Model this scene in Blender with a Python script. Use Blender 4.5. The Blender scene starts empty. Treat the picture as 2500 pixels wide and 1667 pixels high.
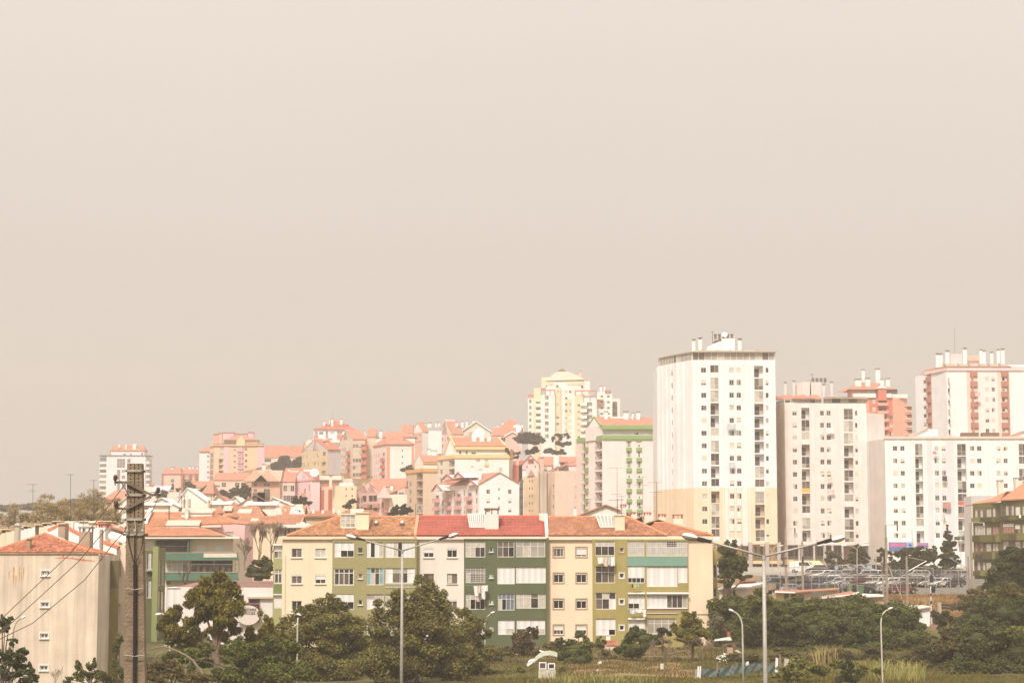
import bpy,math,random
import numpy as np
from mathutils import Vector as V3,Matrix
random.seed(11);rg=range;en=enumerate
SC=bpy.context.scene
COL=SC.collection
# camera
F=70/36*2500
HOR=1365.0
TILT=math.atan((HOR-833.5)/F)
ZC=10.0
cam=bpy.data.cameras.new('camera');cam.lens=70;cam.sensor_width=36;cam.sensor_fit='HORIZONTAL'
cam.clip_start=1;cam.clip_end=4000
camo=bpy.data.objects.new('camera',cam);COL.objects.link(camo)
camo.location=(0,0,ZC);camo.rotation_euler=(math.pi/2+TILT,0,0)
SC.camera=camo
# sky, sun, exposure
SUN_EL,SUN_AZ=math.radians(50),math.radians(198)
SUN_STRENGTH,SKY_MIX=1.8,.92
DUST_LOW,DUST_HIGH=(.315,.281,.25),(.80,.73,.665)
HAZE_DENSITY,HAZE_COLOR=.00044,(.97,.86,.76)
w=bpy.data.worlds.new('World');SC.world=w;w.use_nodes=True
nt=w.node_tree;nt.nodes.clear()
def nn(t,typ,**kw):
 n=t.nodes.new(typ)
 for k,v in kw.items():setattr(n,k,v)
 return n
out=nn(nt,'ShaderNodeOutputWorld');mixs=nn(nt,'ShaderNodeMixShader')
b1=nn(nt,'ShaderNodeBackground');b2=nn(nt,'ShaderNodeBackground')
sky=nn(nt,'ShaderNodeTexSky',sky_type='NISHITA',sun_disc=False,sun_elevation=SUN_EL,sun_rotation=SUN_AZ,dust_density=8.0,air_density=1.0,ozone_density=.5)
b1.inputs[1].default_value=.05
nt.links.new(sky.outputs[0],b1.inputs[0])
tc=nn(nt,'ShaderNodeTexCoord');sx=nn(nt,'ShaderNodeSeparateXYZ')
nt.links.new(tc.outputs['Generated'],sx.inputs[0])
ab=nn(nt,'ShaderNodeMath',operation='ABSOLUTE');nt.links.new(sx.outputs[2],ab.inputs[0])
nz=nn(nt,'ShaderNodeTexNoise');nz.inputs['Scale'].default_value=2.2;nz.inputs['Detail'].default_value=3
nt.links.new(tc.outputs['Generated'],nz.inputs['Vector'])
ma=nn(nt,'ShaderNodeMath',operation='MULTIPLY_ADD');nt.links.new(nz.outputs[0],ma.inputs[0]);ma.inputs[1].default_value=.10
nt.links.new(ab.outputs[0],ma.inputs[2])
mr=nn(nt,'ShaderNodeMapRange');nt.links.new(ma.outputs[0],mr.inputs[0])
mr.inputs[1].default_value=.05;mr.inputs[2].default_value=1.05
pw=nn(nt,'ShaderNodeMath',operation='POWER');pw.inputs[1].default_value=1.5;nt.links.new(mr.outputs[0],pw.inputs[0])
mc=nn(nt,'ShaderNodeMix',data_type='RGBA');nt.links.new(pw.outputs[0],mc.inputs[0])
mc.inputs[6].default_value=(*DUST_LOW,1);mc.inputs[7].default_value=(*DUST_HIGH,1)
nt.links.new(mc.outputs[2],b2.inputs[0]);b2.inputs[1].default_value=1.0
mixs.inputs[0].default_value=SKY_MIX
nt.links.new(b1.outputs[0],mixs.inputs[1]);nt.links.new(b2.outputs[0],mixs.inputs[2]);nt.links.new(mixs.outputs[0],out.inputs[0])
sl=bpy.data.lights.new('sun','SUN');sl.energy=SUN_STRENGTH;sl.angle=math.radians(10);sl.color=(1.0,.93,.84)
so=bpy.data.objects.new('sun',sl);COL.objects.link(so)
sd=V3((math.sin(SUN_AZ)*math.cos(SUN_EL),math.cos(SUN_AZ)*math.cos(SUN_EL),math.sin(SUN_EL)))
so.rotation_euler=sd.to_track_quat('Z','Y').to_euler();so.location=(0,-20,90)
vs=SC.view_settings;vs.view_transform='Standard';vs.look='None';vs.exposure=1.22;vs.gamma=1;vs.use_curve_mapping=False
SC.cycles.max_bounces=5;SC.cycles.diffuse_bounces=3;SC.cycles.glossy_bounces=2;SC.cycles.transmission_bounces=2
SC.cycles.volume_bounces=0;SC.cycles.transparent_max_bounces=6
# pixel -> place
ct,st_=math.cos(TILT),math.sin(TILT)
def ray(px,py):
 cx=(px-1250)/F;cy=(833.5-py)/F
 return V3((cx,ct-cy*st_,st_+cy*ct))
def at(px,py,Y):
 d=ray(px,py);k=Y/d.y
 return V3((d.x*k,Y,ZC+d.z*k))
def mpp(Y):return Y/F
KR=dict(K1=(0,1050,5.6),K2=(0,1290,4.16),K3=(340,1160,5.6),K4=(360,1380,5.4625),K5=(660,1230,5.059),K6=(1000,1230,4.3545),K7=(1320,1230,4.3565),K8=(1100,1490,3.92),K9=(1600,1280,5.113),KA=(1640,1500,4.704),KB=(1900,1280,7.35),KC=(2160,1180,4.9),KD=(2080,1420,5.6),T1=(1590,800,5.059),T2=(1590,1080,4.9),T3=(1880,880,6.273),T4=(1880,1080,4.9),T5=(2180,800,5.406),T6=(2120,1040,4.9),H1=(1250,880,6.189),H2=(1380,1000,5.808),H3=(980,1000,5.6),H4=(720,1000,5.809),H5=(460,1030,6.031),H6=(220,1060,6.817),H7=(1220,1080,7.465),PX=(0,0,1),L1=(0,1270,7.35),P1=(1880,1360,11.76),P2=(2050,1360,8.11))
def q(K,x,y):o=KR[K];return(o[0]+x/o[2],o[1]+y/o[2])
# colour
def s2l(c):return c/12.92 if c<=.04045 else((c+.055)/1.055)**2.4
ILL=(1.13,1.115,1.0);HZ=(.75,.67,.59)
def col(r,g,b,Y=0):
 t=math.exp(-HAZE_DENSITY*Y)
 o=[]
 for v,i,h in zip((r,g,b),ILL,HZ):
  x=(s2l(v/255)-.42*h*(1-t))/(.58+.42*t)/i
  o.append(min(.8,max(.025,x)))
 return tuple(o)
MATS={}
def sc(k,*a):return tuple(k*v for v in col(*a))
REDC=lambda Y:mat('red_cap',col(206,130,100,Y),.9)
def mat(key,rgb,rough=.8,var=.06,scale=.6,streak=.0,spec=.3,metal=.0,bump=.0,vscale=None,tone=False,zsplit=None,rgb2=None,lines=None):
 k=(key,tuple(round(c,3)for c in rgb))
 if k in MATS:return MATS[k]
 m=bpy.data.materials.new(key);m.use_nodes=True;t=m.node_tree;t.nodes.clear()
 o=nn(t,'ShaderNodeOutputMaterial');p=nn(t,'ShaderNodeBsdfPrincipled');t.links.new(p.outputs[0],o.inputs[0])
 p.inputs['Roughness'].default_value=rough;p.inputs['Metallic'].default_value=metal
 p.inputs['Specular IOR Level'].default_value=spec
 geo=nn(t,'ShaderNodeNewGeometry');cur=None
 base=nn(t,'ShaderNodeRGB');base.outputs[0].default_value=(*rgb,1);cur=base.outputs[0]
 def mul(cur,fac,lo,hi):
  r=nn(t,'ShaderNodeMapRange');t.links.new(fac,r.inputs[0]);r.inputs[1].default_value=.3;r.inputs[2].default_value=.7
  r.inputs[3].default_value=lo;r.inputs[4].default_value=hi
  v=nn(t,'ShaderNodeVectorMath',operation='SCALE');t.links.new(cur,v.inputs[0]);t.links.new(r.outputs[0],v.inputs['Scale'])
  return v.outputs[0]
 if zsplit is not None:
  s=nn(t,'ShaderNodeSeparateXYZ');t.links.new(geo.outputs['Position'],s.inputs[0])
  g=nn(t,'ShaderNodeMath',operation='GREATER_THAN');t.links.new(s.outputs[2],g.inputs[0]);g.inputs[1].default_value=zsplit
  mx=nn(t,'ShaderNodeMix',data_type='RGBA');t.links.new(g.outputs[0],mx.inputs[0]);mx.inputs[6].default_value=(*rgb2,1)
  t.links.new(cur,mx.inputs[7]);cur=mx.outputs[2]
 if var:
  n=nn(t,'ShaderNodeTexNoise');n.inputs['Scale'].default_value=scale;n.inputs['Detail'].default_value=6
  t.links.new(geo.outputs['Position'],n.inputs['Vector']);cur=mul(cur,n.outputs[0],1-var,1+var)
 if streak:
  mp=nn(t,'ShaderNodeMapping');mp.inputs['Scale'].default_value=(1.6,1.6,.07);t.links.new(geo.outputs['Position'],mp.inputs[0])
  n=nn(t,'ShaderNodeTexNoise');n.inputs['Scale'].default_value=1.0;n.inputs['Detail'].default_value=5;n.inputs['Roughness'].default_value=.7
  t.links.new(mp.outputs[0],n.inputs['Vector']);cur=mul(cur,n.outputs[0],1-streak,1+streak*.35)
 if tone:
  a=nn(t,'ShaderNodeAttribute',attribute_name='tone')
  v=nn(t,'ShaderNodeVectorMath',operation='MULTIPLY');t.links.new(cur,v.inputs[0]);t.links.new(a.outputs['Vector'],v.inputs[1]);cur=v.outputs[0]
 if lines:
  s=nn(t,'ShaderNodeTexCoord');sp=nn(t,'ShaderNodeSeparateXYZ');t.links.new(s.outputs['Object'],sp.inputs[0])
  mm=nn(t,'ShaderNodeMath',operation='MULTIPLY');t.links.new(sp.outputs[2 if lines>0 else 0],mm.inputs[0]);mm.inputs[1].default_value=abs(lines)
  fr=nn(t,'ShaderNodeMath',operation='FRACT');t.links.new(mm.outputs[0],fr.inputs[0])
  cur=mul(cur,fr.outputs[0],.86,1.0)
 t.links.new(cur,p.inputs['Base Color'])
 if bump:
  n=nn(t,'ShaderNodeTexNoise');n.inputs['Scale'].default_value=vscale or 3;n.inputs['Detail'].default_value=8
  t.links.new(geo.outputs['Position'],n.inputs['Vector'])
  bu=nn(t,'ShaderNodeBump');bu.inputs['Strength'].default_value=bump;bu.inputs['Distance'].default_value=.1
  t.links.new(n.outputs[0],bu.inputs['Height']);t.links.new(bu.outputs[0],p.inputs['Normal'])
 MATS[k]=m
 return m
def wm_(r,g,b,Y=0,streak=.07,var=.05):return mat('plaster',col(r,g,b,Y),.9,var,.35,streak,.15)
WHITE=mat('white_paint',(.78,.76,.73),.5,.04)
ALU=mat('white_aluminium',(.72,.70,.67),.4,.02)
DALU=mat('dark_aluminium',(.16,.14,.12),.4,.05)
SHUT=mat('roller_shutter',(.76,.74,.70),.55,.03,lines=14)
SHUTC=mat('cream_shutter',(.70,.62,.48),.55,.03,lines=14)
PANEL=mat('white_panel',(.77,.755,.73),.45,.04,lines=-1.4)
GL={'d':mat('dark_glass',(.055,.045,.036),.08,.5,.8,spec=.5),'e':mat('black_glass',(.018,.015,.012),.06,.4,.8,spec=.5),'m':mat('brown_glass',(.14,.11,.085),.1,.35,.9,spec=.5),'g':mat('grey_glass',(.36,.33,.28),.12,.2,.9,spec=.5),'c':mat('curtained_glass',(.56,.51,.44),.2,.18,2.5,spec=.5,lines=-5),'b':mat('blue_glass',(.16,.19,.24),.1,.2,.9,spec=.5),'t':mat('teal_curtain_glass',(.22,.42,.42),.3,.2,2.5,spec=.5,lines=-6),'v':mat('violet_glass',(.22,.19,.20),.1,.25,.9,spec=.5),'r':mat('red_curtain_glass',(.42,.22,.17),.3,.3,2.5,spec=.5,lines=-6),'w':PANEL}
CONC=mat('concrete',(.34,.30,.25),.9,.16,.8,.15,bump=.3)
STEEL=mat('galvanised_steel',(.42,.40,.37),.45,.08,3,metal=.5)
DARK=mat('dark_metal',(.05,.045,.04),.5,.1)
RUST=mat('rusty_iron',(.10,.055,.04),.7,.3,5)
# objects
def link(o,parent=None):
 COL.objects.link(o)
 if parent is not None:o.parent=parent
 return o
def tag(o,label=None,cat=None,g_0=None,kind=None):
 if label:o['label']=label
 if cat:o['category']=cat
 if g_0:o['group']=g_0
 if kind:o['kind']=kind
 return o
def th_(name,label,cat,loc,g_0=None,rz=0):
 o=bpy.data.objects.new(name,None);o.location=loc;o.rotation_euler=(0,0,rz);o.empty_display_size=.3
 link(o);return tag(o,label,cat,g_0)
def locof(o):
 v=V3((0,0,0))
 while o is not None:v+=V3(o.location);o=o.parent
 return v
class MB:
 def __init__(s):s.v=[];s.f=[];s.m=[];s.mi=0;s.M=None
 def add(s,pts,faces):
  b=len(s.v)
  if s.M is not None:pts=[s.M@V3(p)for p in pts]
  s.v+=[tuple(p)for p in pts]
  for f in faces:s.f.append([b+i for i in f]);s.m.append(s.mi)
 def pl(s,*pts):s.add(pts,[list(rg(len(pts)))])
 def box(s,x0,y0,z0,x1,y1,z1):
  s.add([(x0,y0,z0),(x1,y0,z0),(x1,y1,z0),(x0,y1,z0),(x0,y0,z1),(x1,y0,z1),(x1,y1,z1),(x0,y1,z1)],[(0,3,2,1),(4,5,6,7),(0,1,5,4),(1,2,6,5),(2,3,7,6),(3,0,4,7)])
 def pr(s,pts,dv):
  n=len(pts);dv=V3(dv);P=[V3(p)for p in pts]
  s.add(P+[p+dv for p in P],[list(rg(n))[::-1],list(rg(n,2*n))]+[(i,(i+1)%n,n+(i+1)%n,n+i)for i in rg(n)])
 def tb(s,pts,rs,n=8,cap=True):
  P=[V3(p)for p in pts]
  if not isinstance(rs,(list,tuple)):rs=[rs]*len(P)
  vs,fs=[],[]
  for i,p in en(P):
   d=(P[min(i+1,len(P)-1)]-P[max(i-1,0)]).normalized()
   a=d.cross(V3((0,0,1))if abs(d.z)<.95 else V3((1,0,0))).normalized();b=d.cross(a)
   for k in rg(n):
    t=2*math.pi*k/n;vs.append(p+(a*math.cos(t)+b*math.sin(t))*rs[i])
  for i in rg(len(P)-1):
   for k in rg(n):
    k2=(k+1)%n;fs.append((i*n+k,i*n+k2,(i+1)*n+k2,(i+1)*n+k))
  if cap:fs+=[list(rg(n))[::-1],list(rg((len(P)-1)*n,len(P)*n))]
  s.add(vs,fs)
 def ell(s,c,r,nu=10,nv=6,half=None):
  c=V3(c);vs,fs=[],[]
  for j in rg(nv+1):
   ph=math.pi*(j/nv-.5)
   if half=='up':ph=math.pi/2*j/nv
   if half=='down':ph=-math.pi/2*(1-j/nv)
   for i in rg(nu):
    t=2*math.pi*i/nu
    vs.append((c.x+r[0]*math.cos(ph)*math.cos(t),c.y+r[1]*math.cos(ph)*math.sin(t),c.z+r[2]*math.sin(ph)))
  for j in rg(nv):
   for i in rg(nu):
    i2=(i+1)%nu;fs.append((j*nu+i,j*nu+i2,(j+1)*nu+i2,(j+1)*nu+i))
  if half:fs.append([i for i in rg(nu)][::-1]if half=='up' else[nv*nu+i for i in rg(nu)])
  s.add(vs,fs)
 def mesh(s,name,mats,off=(0,0,0),smooth=False):
  me=bpy.data.meshes.new(name);ox,oy,oz=off
  me.from_pydata([(a-ox,b-oy,c-oz)for a,b,c in s.v],[],s.f)
  if not isinstance(mats,(list,tuple)):mats=[mats]
  for m in mats:me.materials.append(m)
  if len(mats)>1:me.polygons.foreach_set('material_index',s.m)
  if smooth:me.polygons.foreach_set('use_smooth',[True]*len(s.f))
  me.update()
  return me
 def obj(s,name,mats,parent=None,smooth=False,label=None,kind=None):
  off=locof(parent)
  o=bpy.data.objects.new(name,s.mesh(name,mats,off,smooth));link(o,parent)
  if label:o['label']=label
  if kind:o['kind']=kind
  return o
def solo(name,mb,mats,label,cat,loc=(0,0,0),g_0=None,smooth=False,kind=None):
 """a thing that is one mesh, its origin at loc"""
 o=bpy.data.objects.new(name,mb.mesh(name,mats,loc,smooth));o.location=loc;link(o)
 return tag(o,label,cat,g_0,kind)
 # faces and buildings
class Face:
 def __init__(s,A,B,z0,z1):
  s.A=V3((A[0],A[1],z0));d=V3((B[0]-A[0],B[1]-A[1],0));s.W=d.length;s.H=z1-z0
  s.eu=d.normalized();s.inn=V3((-s.eu.y,s.eu.x,0));s.ops=[];s.z1=z1;s.wall=None
  s.M=Matrix(((s.eu.x,s.inn.x,0,s.A.x),(s.eu.y,s.inn.y,0,s.A.y),(0,0,1,s.A.z),(0,0,0,1)))
 def uv(s,px,py):
  d=ray(px,py);o=V3((0,0,ZC));k=(s.A-o).dot(s.inn)/d.dot(s.inn);P=o+d*k-s.A
  return P.dot(s.eu),P.z
 def rc(s,K,x0,y0,x1,y1):
  a=q(K,x0,y0);b=q(K,x1,y1);mx,my=(a[0]+b[0])/2,(a[1]+b[1])/2
  return(s.uv(a[0],my)[0],s.uv(mx,b[1])[1],s.uv(b[0],my)[0],s.uv(mx,a[1])[1])
 def build(s,mb,backmi=1):
  ops=[o for o in s.ops if o[0]>-1e-6 and o[2]<s.W+1e-6 and o[1]>-1e-6 and o[3]<s.H+1e-6]
  us=sorted(set([0,s.W]+[r for o in ops for r in(o[0],o[2])]));vs=sorted(set([0,s.H]+[r for o in ops for r in(o[1],o[3])]))
  mb.M=s.M
  for j in rg(len(vs)-1):
   i=0
   while i<len(us)-1:
    def solid(i):
     c,d=(us[i]+us[i+1])/2,(vs[j]+vs[j+1])/2
     return not any(o[0]<c<o[2]and o[1]<d<o[3]for o in ops)
    if us[i+1]-us[i]<1e-5 or not solid(i):i+=1;continue
    k=i+1
    while k<len(us)-1 and solid(k):k+=1
    if vs[j+1]-vs[j]>1e-5:mb.pl((us[i],0,vs[j]),(us[k],0,vs[j]),(us[k],0,vs[j+1]),(us[i],0,vs[j+1]))
    i=k
  for o in ops:
   u0,v0,u1,v1,d=o[:5]
   mb.pl((u0,0,v0),(u1,0,v0),(u1,d,v0),(u0,d,v0));mb.pl((u0,0,v1),(u0,d,v1),(u1,d,v1),(u1,0,v1))
   mb.pl((u0,0,v0),(u0,d,v0),(u0,d,v1),(u0,0,v1));mb.pl((u1,0,v0),(u1,0,v1),(u1,d,v1),(u1,d,v0))
   mb.mi=o[5]if len(o)>5 else backmi
   mb.pl((u0,d,v0),(u1,d,v0),(u1,d,v1),(u0,d,v1));mb.mi=0
  mb.M=None
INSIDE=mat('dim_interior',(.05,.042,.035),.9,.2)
class Bld:
 def __init__(s,name,label,cat='apartment block',g_0=None,loc=(0,0,0),walls=None):
  s.root=th_(name,label,cat,loc,g_0);s.loc=V3(loc);s.faces=[];s.mats=walls;s.name=name
  s.rnd=random.Random(label)
 def face(s,A,B,z0,z1,wall=None):
  f=Face(A,B,z0,z1);f.wall=wall;s.faces.append(f);return f
 def put(s,me,name,f,u,d,v,parent=None):
  o=bpy.data.objects.new(name,me);link(o,s.root)
  o.matrix_basis=Matrix.Translation(-s.loc)@f.M@Matrix.Translation((u,d,v))
  return o
 def pt(s,name,mb,mats,parent=None,smooth=False,kind=None):
  return mb.obj(name,mats,parent or s.root,smooth,kind=kind)
 def fi(s,wallmat,back=INSIDE,e_0=None):
  groups={}
  for f in s.faces:groups.setdefault(f.wall,[]).append(f)
  for k,fs in groups.items():
   mb=MB()
   for f in fs:f.build(mb)
   if k is None and e_0:e_0(mb)
   s.pt('wall',mb,[k or wallmat,back])
CACHE={}
def sub(me,name,parent):
 o=bpy.data.objects.new(name,me);link(o,parent);return o
def qz(x):return round(x*25)/25
def ca_(key,fn):
 if key not in CACHE:CACHE[key]=fn()
 return CACHE[key]
def frame_mesh(w,h,xs,zs,t,mats,dep=.06,bars=None):
 mb=MB();mb.box(0,0,0,t,dep,h);mb.box(w-t,0,0,w,dep,h);mb.box(t,0,0,w-t,dep,t);mb.box(t,0,h-t,w-t,dep,h)
 for z in zs:mb.box(t,.002,z-t*.4,w-t,dep-.002,z+t*.4)
 ez=[t]+[z for z in zs]+[h-t]
 for x in xs:
  for a,b in zip(ez[:-1],ez[1:]):mb.box(x-t*.4,.004,a+(t*.4 if a>t else 0),x+t*.4,dep-.004,b-(t*.4 if b<h-t else 0))
 if bars:
  n,m=bars
  for i in rg(1,n):x=w*i/n;mb.box(x-.014,-.012,t,x+.014,-.004,h-t)
  for i in rg(1,m):z=h*i/m;mb.box(t,-.022,z-.014,w-t,-.013,z+.014)
 return mb.mesh('window',mats)
def box_mesh(name,w,d,h,m):
 mb=MB();mb.box(0,0,0,w,d,h);return mb.mesh(name,m)
def wi_(b,f,r,code='dd',shut=.0,rec=.16,lod=1,f_0=ALU,sill=False,rows=(),ncol=None,bars=None,shutm=SHUT,box=False,t=.06,surround=None):
 """code: one glass letter per pane, rows of panes split by '/', the first row on top"""
 u0,v0,u1,v1=r;w_,h=qz(u1-u0),qz(v1-v0);u0=(u0+u1-w_)/2;v0=(v0+v1-h)/2
 f.ops.append((u0,v0,u0+w_,v0+h,rec+.1))
 rws=code.split('/');n=max(len(x)for x in rws)
 if lod==2:
  def mk():
   mb=MB();mb.box(0,0,0,w_,.05,h*(1-shut))
   tt=min(.07,w_/9)
   if shut>0:mb.mi=1;mb.box(0,-.03,h*(1-shut),w_,.05,h)
   if shut<.9:
    for c in rg(1,n):mb.mi=2;mb.box(w_*c/n-tt/2,-.02,0,w_*c/n+tt/2,.0,h*(1-shut))
   return mb.mesh('window',[GL[rws[0][0]],shutm,f_0])
  return b.put(ca_((2,w_,h,code,shut,shutm.name,f_0.name),mk),'window',f,u0,rec,v0)
 zs=[]
 if len(rws)>1:
  fr=rows or[1/len(rws)]*len(rws);acc=h
  for x in fr[:-1]:acc-=x*h;zs.append(acc)
 zs=zs[::-1]
 xs=[w_*i/n for i in rg(1,n)]
 o=b.put(ca_(('f',w_,h,n,tuple(zs),t,f_0.name,bars),lambda:frame_mesh(w_,h,xs,zs,t,f_0,bars=bars)),'window',f,u0,rec-.06,v0)
 ez=[t*.6]+zs+[h-t*.6];rr=rws[::-1]
 if lod==1:
  def mk():
   mb=MB();ms=[]
   for j,row in en(rr):
    m_=len(row)
    for i,c in en(row):
     if c=='-':continue
     if GL[c]not in ms:ms.append(GL[c])
     mb.mi=ms.index(GL[c]);a,e=w_*i/m_,w_*(i+1)/m_
     mb.box(a+.01,.025,ez[j],e-.01,.035,ez[j+1])
   return mb.mesh('pane',ms or[GL['d']])
  sub(ca_(('p',w_,h,code,tuple(zs)),mk),'pane',o)
 else:
  for j,row in en(rr):
   for i,c in en(row):
    if c=='-':continue
    pw,ph=w_/len(row)-.02,ez[j+1]-ez[j]
    p=sub(ca_(('bp',round(pw,3),round(ph,3),c),lambda:box_mesh('pane',pw,.01,ph,GL[c])),'pane',o)
    p.location=(w_*i/len(row)+.01,.025+.006*(i%2),ez[j])
 if shut>0:
  hs=qz(h*shut)
  p=sub(ca_(('s',w_,hs,shutm.name),lambda:box_mesh('shutter',w_-.08,.02,hs,shutm)),'shutter',o);p.location=(.04,-.03,h-hs)
 if box:
  p=sub(ca_(('x',w_),lambda:box_mesh('shutter_box',w_,.08,.16,f_0)),'shutter_box',o);p.location=(0,-.07,h-.16)
 if sill:
  def mk():
   mb=MB();mb.box(-.08,-.16,-.07,w_+.08,.0,-.01);return mb.mesh('sill',WHITE)
  p=sub(ca_(('sl',w_),mk),'sill',o)
  p.location=(0,-(rec-.06)+.02,0)
 if surround:
  def mk():
   mb=MB();a=.11
   mb.box(-a,-.05,-a,w_+a,0,0);mb.box(-a,-.05,h,w_+a,0,h+a);mb.box(-a,-.05,0,0,0,h);mb.box(w_,-.05,0,w_+a,0,h)
   return mb.mesh('surround',surround)
  p=sub(ca_(('sr',w_,h,surround.name),mk),'surround',o);p.location=(0,-(rec-.06),0)
 return o
def rm_(w_,h,m,step=.14,kind='bars'):
 mb=MB()
 if kind=='bars':
  mb.box(0,0,h-.05,w_,.05,h);mb.box(0,0,.06,w_,.04,.1)
  n=max(2,int(w_/step))
  for i in rg(n+1):x=(w_-.02)*i/n;mb.box(x,.01,.1,x+.02,.03,h-.05)
 else:mb.box(0,0,0,w_,.06,h);mb.box(-.0,-.02,h+.002,w_,.08,h+.05)
 return mb.mesh('railing',m)
def lo_(b,f,r,code='l',depth=1.3,f_0=ALU,lod=1,railm=None,pm=None,railh=.95):
 """balcony cut into the face: o open and dark, l open and pale, g glazed in, k glazed with curtains, p panel below and glass above"""
 u0,v0,u1,v1=r;w_,h=qz(u1-u0),qz(v1-v0);v0=(v0+v1-h)/2;u0=(u0+u1-w_)/2
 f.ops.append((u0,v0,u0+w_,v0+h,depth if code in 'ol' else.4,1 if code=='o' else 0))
 if code in 'ol':
  dw=qz(w_*.5)
  b.put(ca_(('door',dw,h,code),lambda:box_mesh('balcony_door',dw,.06,h*.78,GL['d' if code=='l' else 'e'])),'balcony_door',f,u0+w_*.08,depth-.07,v0)
  b.put(ca_(('rail',w_,railh,(railm or STEEL).name),lambda:rm_(w_,railh,railm or STEEL)),'railing',f,u0,.06,v0)
 else:
  rh=qz(h*.36);n=3 if w_>3 else 2
  if code=='p':
   b.put(ca_(('par',w_,rh,(pm or PANEL).name),lambda:box_mesh('parapet',w_,.06,rh,pm or PANEL)),'parapet',f,u0,.05,v0)
   cc=b.rnd.choice(['mm','dm','cc','dd','gg']);cd=(cc*2)[:n];hh=h-rh;vv=v0+rh;rws=[cd]
  else:
   pool=['cc','gc','cg','gg']if code=='k' else['md','mm','gm','dd','mg']
   rws=[(b.rnd.choice(pool)*2)[:n],(b.rnd.choice(pool)*2)[:n]];hh=h;vv=v0
  zs=[hh*.36]if len(rws)>1 else[]
  key=('gz',w_,round(hh,2),tuple(rws),f_0.name)
  o=b.put(ca_(key+('f',),lambda:frame_mesh(w_,hh,[w_*i/n for i in rg(1,n)],zs,.06,f_0)),'glazing',f,u0,.08,vv)
  def mk():
   mb=MB();ms=[];ez=[0]+zs+[hh]
   for j,row in en(rws):
    for i,c in en(row):
     if GL[c]not in ms:ms.append(GL[c])
     mb.mi=ms.index(GL[c]);mb.box(w_*i/n+.01,.025,ez[j]+.01,w_*(i+1)/n-.01,.035,ez[j+1]-.01)
   return mb.mesh('pane',ms)
  sub(ca_(key,mk),'pane',o)
def slab(mb,pts,t=.18):
 mb.pr([V3(p)-V3((0,0,t))for p in pts],(0,0,t))
def ch_(b,K,x0,y0,x1,y1,Y,d=None,m=WHITE,cyl=False,cap=True,capm=None,slots=False):
 a=at(*q(K,x0,y1),Y);c=at(*q(K,x1,y0),Y);w_=c.x-a.x;d=d or w_
 mb=MB()
 if cyl:mb.tb([(a.x+w_/2,Y,a.z-.6),(a.x+w_/2,Y,c.z)],w_/2,12)
 else:mb.box(a.x,Y,a.z-.6,c.x,Y+d,c.z)
 o=b.pt('chimney',mb,m,smooth=False)
 if cap:
  mb=MB();h=.12+.02*w_;g=min(.5,.35*w_)
  if cyl:mb.tb([(a.x+w_/2,Y,c.z+g),(a.x+w_/2,Y,c.z+g+h)],w_*.6,10);mb.tb([(a.x+w_/2,Y,c.z),(a.x+w_/2,Y,c.z+g)],w_*.25,6)
  else:
   mb.box(a.x-.1,Y-.1,c.z+g,c.x+.1,Y+d+.1,c.z+g+h)
   for(i,j)in((0,0),(1,0),(0,1),(1,1),(.5,0)):xx=a.x+(w_-.12)*i;yy=Y+(d-.12)*j;mb.box(xx,yy,c.z,xx+.12,yy+.12,c.z+g)
  mb.obj('chimney_cap',capm or CONC,o)
 return o
def dish(b,p,r):
 mb=MB();mb.M=Matrix.Translation(p)@Matrix.Rotation(1.1,4,'X');mb.ell((0,0,0),(r,r,r*.26),14,4,'down');mb.M=None;b.pt('satellite_dish',mb,WHITE)
def antenna(b,K,x,y0,y1,Y,arms=((.0,1.2),),r=.035,label=None):
 a=at(*q(K,x,y1),Y);c=at(*q(K,x,y0),Y);mb=MB();mb.tb([a-V3((0,0,.5)),c],r,5)
 for dz,l in arms:
  z=c.z-dz;mb.tb([(c.x-l*.6,Y,z),(c.x+l*.4,Y+.3,z)],r*.6,4)
  for k in rg(5):xx=c.x-l*.55+l*.22*k;mb.tb([(xx,Y-.3,z),(xx+.05,Y+.5,z)],r*.4,4)
 if b is not None:return b.pt('antenna',mb,DARK)
 return solo('tv_antenna',mb,DARK,label,'antenna',a,'television aerials above the roofs')
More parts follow.
